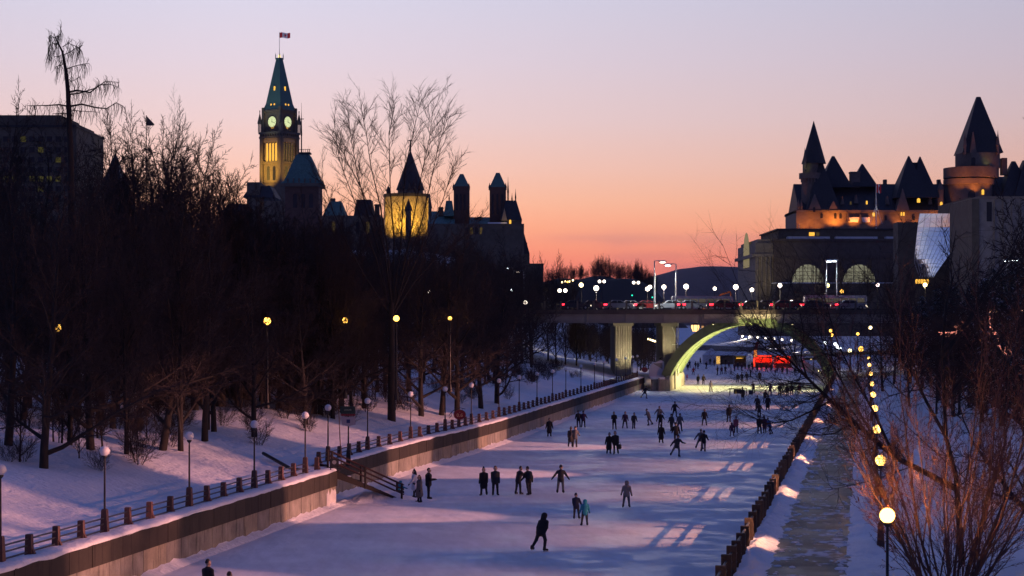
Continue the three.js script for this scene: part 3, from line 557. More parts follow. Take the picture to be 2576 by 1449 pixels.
// mansard tower beside the clock tower
hall('mansard_tower', 'dark square tower with flaring green mansard roof and iron mast', 680, 32, [
  ['box', 'tower_body', 722, 806, null, 470, -7, 6, M.brickRed], ['box', 'cornice', 715, 812, 472, 464, -8, 7.2, M.stone],
  ['bell', 'mansard_roof', 712, 815, 464, 388, -8, 7, M.copper, 0.27], ['box', 'roof_curb', 752, 782, 388, 384, -2.5, 2, M.slate],
  ['pin', 'mast', 758, 758, 386, 258, -0.5, 0, M.iron, 0.22], ['box', 'mast_crossarm', 752, 764, 300, 298, -0.6, -0.4, M.iron],
  ['win', 'window', 742, 752, 525, 490, 5.9, 6.1, M.glassDark], ['win', 'window', 762, 772, 525, 490, 5.9, 6.1, M.glassDark], ['win', 'window', 782, 792, 525, 490, 5.9, 6.1, M.glassDark],
  ...[0, 1, 2, 3, 4, 5].map((k) => ['box', 'cresting', 752.5 + k * 5.4, 753.6 + k * 5.4, 385, 376, 1.6, 1.8, M.iron]), ['box', 'cresting_rail', 752, 782, 377.5, 376.5, 1.5, 1.9, M.iron],
  ...[728, 742, 756, 770, 784, 797].map((x) => ['box', 'roof_rib', x, x + 3, 463, 452, 6.2, 7.0, M.stone])], M.stone);
hall('gothic_block', 'long dark gothic block with steep roofs and chimneys below the clock tower', 760, 32, [
  ['box', 'wall', 560, 960, null, 545, -14, 8, M.stone], ['box', 'wing', 628, 660, null, 462, -6, 8.2, M.stone], ['mansard', 'roof', 618, 700, 500, 470, -13, 9, M.slate, 0.6], ['mansard', 'roof', 560, 640, 545, 515, -13, 8, M.slate, 0.6],
  ['mansard', 'roof', 816, 873, 545, 508, -8, 7, M.copper, 0.5], ['box', 'chimney', 832, 843, 512, 499, -2, 1, M.stone], ['box', 'chimney', 852, 858, 525, 506, -2, 1, M.stone], ['mansard', 'roof', 893, 942, 546, 504, -8, 7, M.slate, 0.72], ['box', 'chimney', 943, 954, 545, 514, -2, 1, M.stone], ['box', 'chimney', 941, 956, 517, 515, -2.3, 1.3, M.stone],
  ...[600, 660, 700, 840, 860, 900, 925].map((x, k) => ['win', 'window', x, x + 8, 590, 560, 7.95, 8.1, k % 3 ? M.glassDark : M.winDim])], M.stone);
const library = hall('library_rotunda', 'floodlit amber stone rotunda with tall conical roof', 880, 32, [
  ['drum', 'rotunda_wall', 966, 1081, null, 492, -11, 11, M.stonePale, 16], ['drum', 'parapet', 964, 1083, 497, 489, -11, 11, M.slate, 16], ['drum', 'lantern_stage', 1000, 1065, 490, 478, -7, 7, M.stonePale, 12],
  ['cone', 'conical_roof', 996, 1069, 478, 377, -7, 7, M.slate, 12], ['pin', 'finial', 1032.5, 1032.5, 380, 345, 0, 0, M.iron, 0.35], ['box', 'weather_vane', 1027, 1038, 355, 352.5, -0.2, 0.2, M.iron],
  ...[972, 986, 1000, 1062, 1074].map((x, k) => ['box', 'buttress', x, x + 5, null, 500, 9.4 - Math.abs(x - 1023) * 0.09, 10.2 - Math.abs(x - 1023) * 0.09, M.stonePale]),
  ...[1002, 1014, 1028, 1042, 1054].map((x) => ['gablez', 'dormer', x, x + 8, 478, 462, 4, 7.2 - Math.abs(x - 1030) * 0.09, M.stone]), ['pin', 'pinnacle', 978, 978, 492, 466, 3, 0, M.slate, 0.9]], M.stonePale);
{ const y = new THREE.Color().setRGB(1, 0.55, 0.05), c = PX(1023, 880); for (const [dx, cd] of [[-10, 4300], [0, 3200], [10, 4300]]) floodlight([c + dx, 47, -857], [c + dx * 0.6, 57, -871], y, cd, 0.52, 'floodlight on the roof before the rotunda, aimed at its wall', 'floodlights trained on the rotunda', 16, 0.6); }
hall('gothic_turret', 'slim dark turret standing before the lit rotunda', 700, 32, [['drum', 'turret_body', 1020, 1035, null, 530, -1.2, 1.2, M.stone, 8], ['cone', 'turret_roof', 1016, 1039, 530, 500, -1.6, 1.6, M.slate, 8]], M.stone, 'turret');
hall('gothic_block', 'dark gothic block with twin pyramid towers and lit gable at the skyline edge', 620, 4, [
  ['box', 'wall', 1078, 1318, null, 566, -14, 8, M.stone], ['gablex', 'roof', 1078, 1145, 566, 530, -14, 7, M.copper], ['pin', 'pinnacle', 1083, 1083, 545, 490, 3, 0, M.stone, 0.5], ['box', 'chimney', 1103, 1115, 545, 521, -1, 1, M.stone], ['mansard', 'roof', 1117, 1143, 545, 506, -3, 4, M.copper, 0.55], ['pin', 'finial', 1130, 1130, 510, 484, 0.5, 0, M.iron, 0.2],
  ['box', 'tower', 1142, 1181, null, 470, -3, 3, M.brickRed], ['mansard', 'tower_roof', 1142, 1181, 470, 438, -3, 3, M.copper, 0.22], ['box', 'tower', 1232, 1273, null, 472, -3, 3, M.brickRed], ['mansard', 'tower_roof', 1232, 1273, 472, 435, -3, 3, M.copper, 0.22],
  ...[1142, 1180, 1232, 1272].map((x) => ['pin', 'corner_pinnacle', x, x, 480, 461, 2.8, 0, M.stone, 0.35]),
  ['gablex', 'roof', 1181, 1234, 572, 545, -13, 7, M.copper], ['box', 'chimney', 1193, 1200, 562, 547, -2, 0, M.stone], ['box', 'chimney', 1202, 1211, 562, 545, -2, 0, M.stone], ['box', 'snow_ledge', 1228, 1276, 566, 562.5, 6.5, 8.4, M.snow],
  ['box', 'wing', 1262, 1312, null, 556, -9, 7.5, M.stone], ['mansard', 'wing_roof', 1258, 1313, 556, 506, -9, 8, M.slate, 0.48], ['gablez', 'gable', 1262, 1276, 558, 526, 2, 8.3, M.stonePale], ['pin', 'finial', 1278, 1278, 507, 446, 1, 0, M.iron, 0.25], ['pin', 'finial', 1297, 1297, 512, 476, 1, 0, M.iron, 0.2], ['pin', 'finial', 1288, 1288, 512, 486, 1, 0, M.iron, 0.2],
  ['box', 'stair_wing', 1305, 1326, null, 612, -8, 6, M.stone], ['gablez', 'stair_roof', 1302, 1332, 640, 585, -8, 6.4, M.slate], ['box', 'low_wing', 1318, 1332, null, 638, -7, 5, M.stone], ['pin', 'finial', 1313, 1313, 600, 572, 2, 0, M.iron, 0.2],
  ...[1150, 1160, 1170].map((x) => ['win', 'window', x - 3, x + 2, 530, 490, 2.95, 3.1, M.glassDark]), ...[1240, 1252, 1264].map((x) => ['win', 'window', x - 3, x + 2, 540, 490, 2.95, 3.1, M.glassDark]),
  ...[1176, 1188, 1200, 1212].map((x, k) => ['win', 'window', x - 4, x + 3, 592, 575, 7.95, 8.1, k % 2 ? M.winDim : M.glassDark]), ['win', 'window', 1281, 1286, 566, 556, 7.45, 7.6, M.winAmber],
  ...[1215, 1238, 1262, 1290].map((x) => ['gablez', 'dormer', x - 5, x + 5, 602, 578, 5, 8.4, M.stone])], M.stone);
floodlight([PX(1266, 620), PY(575, 620), -608.5], [PX(1269, 620), PY(545, 620), -612], new THREE.Color().setRGB(1, 0.6, 0.12), 14, 0.6, 'small floodlight below the lit gable', undefined, 6);
hall('flat_roofed_building', 'low dark flat roofed building at the foot of parliament hill', 560, 8, [['box', 'wall', 1322, 1366, null, 668, -10, 8, M.stone], ['box', 'parapet', 1321, 1367, 668, 665, -10.3, 8.3, M.stone]], M.stone);

// office block at the left edge
{
  const d = 330, o = thing('office_block', 'dark stepped office block with rows of dimly lit windows behind the trees', 'building', [0, 6, -d]), X = (px) => PX(px, d), Y = (py) => PY(py, d) - 6;
  new MB().box(X(-260), 0, -22, X(192), Y(318), 0).build('wall', M.stone, o);
  new MB().box(X(-260), Y(318), -15, X(150), Y(288), -1).box(X(150), Y(318), -18, X(180), Y(305), -3).build('roof_storey', M.stone, o);
  new MB().box(X(-260), Y(320), -22.4, X(194), Y(315), 0.4).build('roof_ledge', M.slate, o);
  const R = rng(31), pane = new MB().box(0, 0, 0, 0.9, 0.95, 0.06).geo(), sill = new MB().box(-0.08, -0.12, 0, 1.23, 0, 0.16).geo(), dim = glow(0.42, 0.36, 0.05, 0.11);
  for (const [py, p] of [[345, 0.25], [372, 0.15], [397, 0.75], [422, 0.12], [445, 0.8], [470, 0.3], [495, 0.1]]) for (let px = -14; px < 182; px += 22) {
    const w = mesh('window', pane, R() < p && (px < 100 || py === 445 || R() < 0.6) ? dim : M.glassDark, o); w.position.set(X(px), Y(py + 12), 0.01); mesh('sill', sill, M.stone, w);
  }
  shade(o);
  hall('spired_roof', 'dark pointed roof rising beside the office block', 300, 7, [['box', 'wall', 262, 312, null, 455, -4, 2, M.stone], ['mansard', 'spire', 264, 310, 455, 385, -3.5, 1.5, M.slate, 0.04]], M.slate, 'church');
  const f = thing('flagpole', 'tall pole with a drooping dark flag above the treetops', 'flagpole', [PX(368, 230), 6, -230]); new MB().tube([0, 0, 0], [0, PY(290, 230) - 6, 0], 0.1, 0.05, 6).build('pole', M.iron, f);
  new MB().prism([[0.06, 0], [1.0, -1.0], [0.85, -1.15], [0.06, -1.15]], -0.03, 0.03).build('flag', M.stone, f).position.y = PY(292, 230) - 6;
}
// ---------------------------------------------------------------- arch bridge over the canal
const BD = 290, bs = BD / F, SK = 0.17;                                              // near face of the bridge; skew of the barrel along the canal
const bX = (px) => PX(px, BD), bY = (py) => PY(py, BD);
{
  const o = thing('arch_bridge', 'concrete road bridge with a green floodlit arch over the frozen canal', 'bridge', [0, 0, -BD]);
  const green = std(0.17, 0.23, 0.10, 0.75, { map: stoneMap }), cx = 35.85, spring = 1.9, hs = 11.9, rise = 8.0, R = (hs * hs + rise * rise) / (2 * rise), cy = spring + rise - R, th = 1.35, depth = 23;
  const a0 = Math.atan2(spring - cy, hs), N = 36, ring = (r, t) => { const a = Math.PI - a0 - (Math.PI - 2 * a0) * t; return [cx + Math.cos(a) * r, cy + Math.sin(a) * r]; };
  // the ring is cast in strips side by side along the barrel
  const strips = 5;
  for (let k = 0; k < strips; k++) {
    const z0 = -depth * k / strips - 0.03 * k, z1 = -depth * (k + 1) / strips + 0.10, b = new MB(), dx = (z) => -z * SK, rr = R + (k % 2 ? 0.04 : 0);
    for (let i = 0; i < N; i++) {
      const A = ring(rr, i / N), B = ring(rr, (i + 1) / N), C = ring(R + th, (i + 1) / N), D = ring(R + th, i / N), p = (q, z) => [q[0] + dx(z), q[1], z];
      b.quad(p(A, z0), p(B, z0), p(C, z0), p(D, z0)); b.quad(p(B, z1), p(A, z1), p(D, z1), p(C, z1));
      b.quad(p(B, z0), p(A, z0), p(A, z1), p(B, z1)); b.quad(p(D, z0), p(C, z0), p(C, z1), p(D, z1));
    }
    b.build('arch_rib', green, o);
  }
  const x0 = 0, x1 = 92;
  const conc = M.concrete, dark = std(0.12, 0.09, 0.075, 0.9, { map: stoneMap });
  new MB().box(x0, 11.55, -24.4, x1, 12.22, 0.9).build('deck', dark, o);
  new MB().box(x0, 12.22, -24.2, x1, 12.26, 0.7).build('roadway', M.road, o);
  // girders, the front one in separate lengths with stiffeners
  for (let k = 0; k < 16; k++) {
    const xa = x0 + k * (x1 - x0) / 16, xb = x0 + (k + 1) * (x1 - x0) / 16 - 0.05; if (xa > 29 && xb < 43) continue;
    const g = new MB(); g.box(xa, 10.27, -0.5, xb, 11.55, 0.35); g.box(xa, 10.22, -0.7, xb, 10.32, 0.5); g.box(xb - 0.16, 10.32, 0.35, xb, 11.55, 0.46); g.build('girder', conc, o);
  }
  for (const z of [-6, -12, -18, -23.8]) new MB().box(x0, 10.3, z - 0.4, x1, 11.55, z + 0.4).build('inner_girder', conc, o);
  new MB().box(29.2, 10.9, -0.4, 42.6, 11.55, 0.5).box(32.9, 11.05, 0.5, 38.2, 11.5, 0.9).build('crown_beam', std(0.5, 0.45, 0.36, 0.8, { map: stoneMap }), o);
  // parapet railing
  const post = new MB().box(-0.13, 0, -0.13, 0.13, 1.3, 0.13).box(-0.17, 1.3, -0.17, 0.17, 1.37, 0.17).geo();
  const bay = new MB(); for (let k = 1; k < 16; k++) bay.box(k * 0.156 - 0.012, 0.12, -0.012, k * 0.156 + 0.012, 1.12, 0.012); bay.box(0.1, 1.1, -0.035, 2.38, 1.17, 0.035); bay.box(0.1, 0.08, -0.03, 2.38, 0.13, 0.03); const bayG = bay.geo();
  for (const z of [0.7, -24]) for (let k = 0; k < 37; k++) {
    const p = mesh('railing_post', post, M.stone, o); p.position.set(x0 + k * 2.48, 12.2, z);
    if (k < 36) { const q = mesh('railing_bay', bayG, M.iron, o); q.position.set(x0 + k * 2.48, 12.2, z); }
  }
  // ribbed piers
  const rib = new MB(); rib.lathe(0, 0, [[-4, 0.24], [6.2, 0.24]], 10); const ribG = rib.geo();
  for (const [pa, pb, base, z] of [[1551, 1592, 3.6, -4], [1674, 1707, 2.2, -5]]) {
    const pier = new THREE.Group(); pier.name = 'pier'; o.add(pier); const xa = bX(pa), xb = bX(pb), n = 7;
    new MB().box(xa, base - 4, z - 14, xb, 10.3, z).build('pier_core', M.concrete, pier);
    for (let k = 0; k < n; k++) { const r = mesh('pier_rib', ribG, M.concrete, pier); r.position.set(lerp(xa + 0.15, xb - 0.15, k / (n - 1)), 10.25 - 6.2, z + 0.05); }
    new MB().box(xa - 0.3, 9.75, z - 14.3, xb + 0.3, 10.22, z + 0.5).build('pier_cap', M.concrete, pier);
  }
  const brace = new MB(); brace.tube([bX(1697), 9.6, -4.3], [bX(1712), 7.4, -4.3], 0.08, 0.08, 5); brace.tube([bX(1697), 6.9, -4.4], [bX(1712), 6.9, -4.4], 0.07, 0.07, 5); brace.tube([bX(1712), 2, -4.3], [bX(1712), 10.2, -4.3], 0.09, 0.09, 5); brace.build('pier_brace', M.steelPale, o);
  // abutments with blocks along their top, buttress, wing wall
  for (const [xa, xb, right] of [[bX(1637) - 0.2, 23.75, 0], [47.9, 51.5, 1]]) {
    const ab = new THREE.Group(); ab.name = 'abutment'; o.add(ab);
    const pts = [[xa, 3], [xb, 3], [xb + 28 * SK, -25], [xa + 28 * SK, -25]], b = new MB();
    for (let k = 0; k < 4; k++) { const A = pts[k], B = pts[(k + 1) % 4], l = Math.hypot(A[0] - B[0], A[1] - B[1]); b.quad([A[0], -0.3, A[1]], [B[0], -0.3, B[1]], [B[0], 1.75, B[1]], [A[0], 1.75, A[1]], [[0, 0], [l, 0], [l, 2], [0, 2]]); }
    b.quad(...[0, 1, 2, 3].map((k) => [pts[k][0], 1.75, pts[k][1]])); b.build('abutment_block', M.panel[2], ab);
    const capG = new MB().box(-0.28, 0, -0.95, 0.28, 0.45, 0.95).geo();
    for (let k = 0; k < 13; k++) { const z = 2 - k * 2.1, c = mesh('cap_stone', capG, M.panel[0], ab); c.position.set((right ? xa + 0.3 : xb - 0.3) - (z - 3) * SK, 1.75, z); c.rotation.y = -Math.atan(SK); }
    if (!right) { new MB().box(bX(1652), -0.2, 3.0, bX(1655), 1.95, 3.35).build('buttress', M.panel[0], ab); new MB().box(xa, 1.75, -3, xb - 0.7, 2.05, 2.9).build('snow_cover', M.snow, ab); }
  }
  const wing = new MB(); wing.prism([[bX(1634), 1.8], [bX(1671), 1.8], [bX(1671), 4.35], [bX(1664), 4.55], [bX(1640), 4.0], [bX(1634), 3.2]], -1.2, -0.4); wing.build('wing_wall', std(0.7, 0.7, 0.72, 0.9, { map: snowMap }), o);
  new MB().prism([[bX(1643), 4.05], [bX(1667), 4.15], [bX(1667), 3.2]], -0.42, -0.36).build('wing_panel', M.concrete, o);
  shade(o);
  const y = new THREE.Color().setRGB(1, 0.82, 0.42), G = 'floodlights of the arch bridge', at3 = (x, yy, z) => [x, yy, -BD + z];
  floodlight(at3(47.4, 2.5, -3), at3(26.5, 5.8, -11), y, 5600, 0.62, 'floodlight on the far abutment, aimed at the arch underside', G, 10, 0.7);
  floodlight(at3(49.5, 2.5, -18), at3(30.5, 6.2, -15), y, 3600, 0.7, 'floodlight deep under the arch on the far abutment', G, 10, 0.7);
  floodlight(at3(36.6, 9.2, 4.2), at3(36.9, 10.9, 0.6), y, 170, 0.75, 'floodlight on a bracket before the arch crown', G, 5, 0.35, 0.7);
  floodlight(at3(30.5, 10.0, 0.9), at3(29.5, 0, 2.5), y, 420, 0.62, 'floodlight under the deck edge left of the crown, aimed at the ice', G, 8, 0.8, 0.7);
  floodlight(at3(42.5, 10.0, 0.9), at3(43, 0, 2.5), y, 380, 0.62, 'floodlight under the deck edge right of the crown, aimed at the ice', G, 8, 0.8, 0.7);
  floodlight(at3(19.2, 3.9, 0.5), at3(17.0, 7.0, -4), y, 130, 0.8, 'floodlight on the bank at the foot of the left ribbed pier', G, 6, 0.6, 0.7);
  floodlight(at3(22.7, 4.95, -0.8), at3(24.3, 8.2, -4.7), y, 90, 0.6, 'floodlight on the snowy wing wall, aimed at the ribbed pier beside the arch', G, 6, 0.6, 0.7);
  // bracket that carries the crown light
}
{ const o = thing('light_bracket', 'thin steel bracket holding the floodlight before the arch crown', 'bracket', [36.6, 8.8, -BD + 4.2]); new MB().path([[0, 0, 0], [0, 0.2, -2.2], [0, 0.6, -3.6]], 0.05, 5).build('arm', M.iron, o); new MB().cbox(0, 0.02, 0, 0.4, 0.05, 0.4).build('plate', M.iron, o); }

// ---------------------------------------------------------------- vehicles on the deck
const carPaint = [std(0.35, 0.35, 0.37, 0.3, { metalness: 0.4 }), std(0.05, 0.05, 0.06, 0.3), std(0.30, 0.03, 0.03, 0.3), std(0.55, 0.55, 0.55, 0.3), std(0.05, 0.08, 0.16, 0.3)];
const tail = glow(1, 0.02, 0.04, 9), head = glow(1, 0.85, 0.6, 6), M_tyre = std(0.02, 0.02, 0.02, 0.9), winCar = std(0.03, 0.035, 0.045, 0.1);
const wheelG = new MB().lathe(0, 0, [[-0.11, 0.27], [-0.09, 0.32], [0.09, 0.32], [0.11, 0.27]], 14).geo();
function wheels(o, xs, z, r = 1) { for (const x of xs) for (const s of [-1, 1]) { const w = mesh('wheel', wheelG, M_tyre, o); w.rotation.x = Math.PI / 2; w.position.set(x, 0.32 * r, s * z); w.scale.set(r, r, r); mesh('rim', new MB().lathe(0, 0, [[-0.12, 0.17], [0.12, 0.17]], 10).geo(), M.steelPale, w); } }
function car(x, z, dir, paint, label) {
  const o = thing('car', label, 'car', [x, 12.262, z], dir > 0 ? 0 : Math.PI, 'traffic on the bridge');
  const side = [[-2.15, 0.35], [2.1, 0.3], [2.2, 0.62], [1.95, 0.85], [1.05, 0.95], [-1.75, 0.98], [-2.2, 0.9]], cab = [[-1.7, 0.96], [1.05, 0.93], [0.35, 1.44], [-1.0, 1.48]];
  new MB().prism(side, -0.85, 0.85).build('body', paint, o); new MB().prism(cab, -0.74, 0.74).build('cabin', paint, o);
  for (const s of [-1, 1]) { new MB().prism([[-1.4, 1.0], [-0.35, 1.0], [-0.35, 1.4], [-0.95, 1.4]], s > 0 ? 0.74 : -0.76, s > 0 ? 0.76 : -0.74).prism([[-0.25, 1.0], [0.75, 1.0], [0.25, 1.38], [-0.25, 1.4]], s > 0 ? 0.74 : -0.76, s > 0 ? 0.76 : -0.74).build('window', winCar, o); }
  wheels(o, [-1.35, 1.35], 0.78);
  for (const s of [-0.62, 0.62]) { new MB().cbox(-2.08, 0.80, s * 1.2, 0.42, 0.22, 0.26).build('tail_light', tail, o); new MB().cbox(2.16, 0.62, s, 0.12, 0.18, 0.34).build('headlight', head, o); }
  return shade(o);
}
function bus(x, z, dir, label) {
  const o = thing('bus', label, 'bus', [x, 12.262, z], dir > 0 ? 0 : Math.PI, 'traffic on the bridge');
  new MB().prism([[-5.9, 0.35], [5.8, 0.35], [6, 0.8], [6, 2.9], [5.8, 3.1], [-5.8, 3.15], [-6, 2.95], [-6, 0.6]], -1.25, 1.25).build('body', std(0.62, 0.60, 0.58, 0.4), o);
  new MB().box(-6.01, 0.7, -1.262, 6.01, 1.05, 1.262).build('stripe', std(0.5, 0.03, 0.03, 0.4), o);
  for (let k = 0; k < 7; k++) for (const s of [-1, 1]) new MB().box(-5.5 + k * 1.6, 1.5, s > 0 ? 1.25 : -1.27, -4.1 + k * 1.6, 2.5, s > 0 ? 1.27 : -1.25).build('window', glow(0.9, 0.75, 0.55, 0.08), o);
  new MB().box(5.98, 1.2, -1.1, 6.02, 2.7, 1.1).build('windscreen', winCar, o);
  wheels(o, [-3.6, 3.9], 1.1, 1.45); o.scale.set(0.8, 0.72, 0.9);
  for (const s of [-1, 1]) { new MB().cbox(-6, 1.0, s, 0.1, 0.3, 0.3).build('tail_light', tail, o); new MB().cbox(6, 0.75, s, 0.1, 0.24, 0.4).build('headlight', head, o); }
  return shade(o);
}
{
  const zl = [-BD - 3.2, -BD - 7, -BD - 15, -BD - 19];
  bus(bX(1790), zl[2], 1, 'pale bus with lit windows crossing the bridge above the arch');
  bus(bX(2120), zl[1], 1, 'pale bus with lit windows half hidden by bare branches on the bridge');
  car(bX(1452), zl[0], 1, carPaint[1], 'dark car at the left end of the bridge'); car(bX(1560), zl[0], 1, carPaint[0], 'silver car behind the bridge railing over the left pier'); car(bX(1640), zl[1], 1, carPaint[2], 'red car in the second lane between the piers');
  car(bX(1690), zl[0], -1, carPaint[3], 'white car beside the tall street lights on the bridge'); car(bX(1905), zl[0], 1, carPaint[1], 'black car over the arch crown'); car(bX(1985), zl[0], 1, carPaint[2], 'dark red car just past the arch crown'); car(bX(2060), zl[0], 1, carPaint[4], 'navy car above the right leg of the arch'); [[1500, 1, 1], [1598, 1, 3], [1745, 0, 0], [1830, 0, 2], [1950, 1, 4], [2025, 1, 1], [2150, 0, 0], [1770, 3, 1], [1650, 3, 4]].forEach(([px, l, c], k) => car(bX(px), zl[l], l === 3 ? -1 : 1, carPaint[c], ['dark car with red tail lights near the yellowish lamp', 'pale car in the second lane left of the tall street lights', 'silver car left of the arch crown by the near railing', 'red car by the near railing just before the arch crown', 'navy car in the second lane right of the arch crown', 'black car in the second lane above the right arch leg', 'silver car half hidden by branches at the right end of the bridge', 'black car in the far lane behind the first bus', 'navy car in the far lane between the two tall street lights'][k]));
  car(bX(1880), zl[3], -1, carPaint[0], 'silver car in the far lane behind the buses');
}
// ---------------------------------------------------------------- street lights on and beyond the bridge
const whiteLamp = glow(1, 0.84, 0.68, 7), warmLamp = glow(1, 0.78, 0.38, 7), sodium = glow(1, 0.50, 0.08, 6), coolLamp = glow(0.85, 0.95, 1, 9);
const gBall = new THREE.SphereGeometry(1, 14, 10);
function postLamp(px, py, d, ground, m, r, label, group, opt = {}) {
  const top = at(px, py, d), o = thing('street_lamp', label, 'street lamp', [top.x, ground, -d], 0, group), h = top.y - ground;
  new MB().tube([0, 0, 0], [0, h - r * 0.9, 0], 0.11, 0.07, 6).lathe(0, 0, [[0, 0.2], [0.5, 0.14]], 8).build('pole', M.iron, o);
  const n = opt.twin ? 2 : 1;
  for (let k = 0; k < n; k++) { const g = mesh('globe_lamp', gBall, m, o); g.scale.setScalar(r); g.position.set(n > 1 ? (k - 0.5) * r * 3.2 : 0, h, 0); }
  if (n > 1) new MB().tube([-r * 1.6, h - r * 0.9, 0], [r * 1.6, h - r * 0.9, 0], 0.05, 0.05, 5).build('crossarm', M.iron, o);
  if (opt.cd) { const l = new THREE.PointLight(m.emissive, opt.cd); l.name = 'street_lamp_light'; l.position.set(top.x, top.y, -d + (r > 0.24 ? r + 0.12 : 0)); l.shadow.radius = 10; l.castShadow = true; scene.add(l); }
  return shade(o);
}
function cobra(px, py, d, ground, side, m, label, group, cd = 0) {                    // tall mast with a flat head
  const top = at(px, py, d), o = thing('street_light', label, 'street light', [top.x - side * 1.2, ground, -d], 0, group), h = top.y - ground;
  new MB().tube([0, 0, 0], [0, h + 0.2, 0], 0.16, 0.09, 8).path([[0, h + 0.2, 0], [side * 0.5, h + 0.28, 0], [side * 0.8, h + 0.26, 0]], 0.06, 6).build('mast', M.steelPale, o);
  new MB().lathe(0, 0, [[0, 0.2], [0.08, 0.36], [0.2, 0.3], [0.26, 0.1]], 10, 0, false, 1.9, 0.7).build('head', M.steelPale, o).position.set(side * 1.25, h + 0.06, 0);
  new MB().lathe(0, 0, [[-0.1, 0.14], [-0.02, 0.24], [0.02, 0.2]], 10, 0, false, 1.9, 0.8).build('lens_lamp', m, o).position.set(side * 1.25, h, 0);
  if (cd) { const l = new THREE.SpotLight(m.emissive, cd, 0, 1.1, 0.6); l.name = 'street_light_beam'; l.position.set(top.x, top.y - 0.2, -d); l.target.position.set(top.x, ground, -d); l.shadow.radius = 8; l.castShadow = true; scene.add(l, l.target); }
  return shade(o);
}
{
  const G = 'lamps along the road bridge', deck = 12.25;
  [[1500, 725, 0.42], [1629, 727, 0.34], [1670, 722, 0.36], [1726, 721, 0.42], [1851, 722, 0.42], [1891.5, 729, 0.32], [1962, 718, 0.34]].forEach(([px, py, r], k) => postLamp(px, py, BD + 23.2, deck, whiteLamp, r, 'bright white globe lamp along the far parapet of the bridge', G, { cd: k % 2 ? 0 : 160 }));
  [[1514, 708], [1600, 711]].forEach(([px, py]) => postLamp(px, py, 470, 12, whiteLamp, 0.36, 'twin globe lamp on one pole beyond the bridge', 'twin lamps beyond the bridge', { twin: true }));
  postLamp(1462, 717, BD + 20, deck, warmLamp, 0.36, 'yellowish globe lamp where the bridge meets the trees', G); postLamp(1635, 722, 380, 12, whiteLamp, 0.38, 'white globe lamp just behind its neighbour past the left pier', G); postLamp(1798, 726, 400, 12, whiteLamp, 0.36, 'white globe lamp behind the bridge, right of the orange digger', G);
  postLamp(1415, 731, 360, 10, whiteLamp, 0.34, 'twin lamp glowing through branches at the left end of the bridge', G, { twin: true });
  postLamp(2082, 718, 330, 11, glow(1, 0.85, 0.3, 7), 0.34, 'yellow globe lamp before the first arched window', G); postLamp(2208, 717, 330, 11, glow(1, 0.75, 0.7, 7), 0.3, 'pinkish globe lamp right of the second arched window', G); postLamp(2327, 717, 330, 11, warmLamp, 0.36, 'warm globe lamp at the foot of the curved glass facade', G, { cd: 120 }); postLamp(2118, 733, 325, 11, sodium, 0.34, 'orange globe lamp below the station windows', G);
  for (const [k, px, py] of [[0, 1414, 710], [1, 1422, 708], [2, 1428, 709], [3, 1433, 708], [4, 1441, 705]]) postLamp(px, py, 520, 14, k === 2 ? sodium : warmLamp, 0.26, 'small warm lamp in a tight row of five by the hill foot', 'row of five small lamps');
  cobra(1666, 660, BD + 3, deck, 1, whiteLamp, 'tall street light on the bridge with its head turned right', undefined, 240); cobra(1681, 668, BD + 1.2, deck, -1, coolLamp, 'tall pale street light at the near parapet with its head turned left', undefined, 260);
  cobra(2086, 658, 300, 11, -1, coolLamp, 'tall pale street light before the station with its head turned left', 'double street light before the station', 200); cobra(2098, 657, 301.5, 11, 1, coolLamp, 'tall pale street light before the station with its head turned right', 'double street light before the station');
  cobra(2534, 657, 300, 11, -1, coolLamp, 'street light behind the right hand trees, head to the left', 'double street light behind the right hand trees'); cobra(2552, 655, 301.5, 11, 1, coolLamp, 'street light behind the right hand trees, head to the right', 'double street light behind the right hand trees');
  cobra(1277, 675, 420, 14, -1, coolLamp, 'cool street light at the foot of parliament hill, head to the left'); cobra(1303, 684, 400, 13, -1, whiteLamp, 'white street light on a slim mast left of the low flat roofed building');
  // lamps glimpsed through the wood
  for (const [px, py, d, m, r, l] of [[145, 824, 118, sodium, 0.24, 'large amber lamp glowing behind the big left trunks'], [672, 808, 128, sodium, 0.25, 'large amber lamp deep among the bare trees'], [868, 806, 145, sodium, 0.22, 'amber lamp broken up by twigs'], [997, 801, 142, sodium, 0.22, 'amber lamp right of the tall spreading tree'], [1132, 801, 160, sodium, 0.17, 'faint amber lamp behind thick twigs'], [722, 804, 260, warmLamp, 0.16, 'small warm lamp near the large amber one'], [1078, 733, 300, whiteLamp, 0.28, 'white lamp high in the dark trees'], [1031, 739, 310, whiteLamp, 0.2, 'pair of small white lamps in the dark trees'], [623, 710, 300, coolLamp, 0.2, 'small cool lamp above the wood, left'], [737, 704, 310, coolLamp, 0.2, 'small cool lamp above the wood under the clock tower'], [1052, 697, 330, coolLamp, 0.14, 'tiny cool lamp below the rotunda'], [1286, 730, 330, coolLamp, 0.2, 'small cool lamp below the parliament towers'], [1322, 761, 300, whiteLamp, 0.32, 'white lamp at the left foot of the bridge']]) postLamp(px, py, d, 4.5, m, r, l, 'lamps glimpsed through the wood', { cd: m === sodium ? 3 : 0, twin: px === 1031 });
  // traffic signals
  for (const [px, py] of [[1590, 717 + 0.0], [1641, 722]]) { const d = 420, p = at(px, py + 26, d), o = thing('traffic_signal', px < 1600 ? 'green traffic signal on a thin pole left of the double lamps' : 'green traffic signal near the tall street lights', 'traffic light', [p.x, 11.5, -d]); new MB().tube([0, 0, 0], [0, p.y - 11.5 + 0.6, 0], 0.08, 0.06, 5).build('pole', M.iron, o); new MB().cbox(0, p.y - 11.5 + 0.35, 0.1, 0.34, 1.1, 0.2).build('housing', M.iron, o); new MB().ball(0, p.y - 11.5, 0.26, 0.17, 10).build('green_light', glow(0.02, 0.75, 0.45, 2.2), o); shade(o); }
}

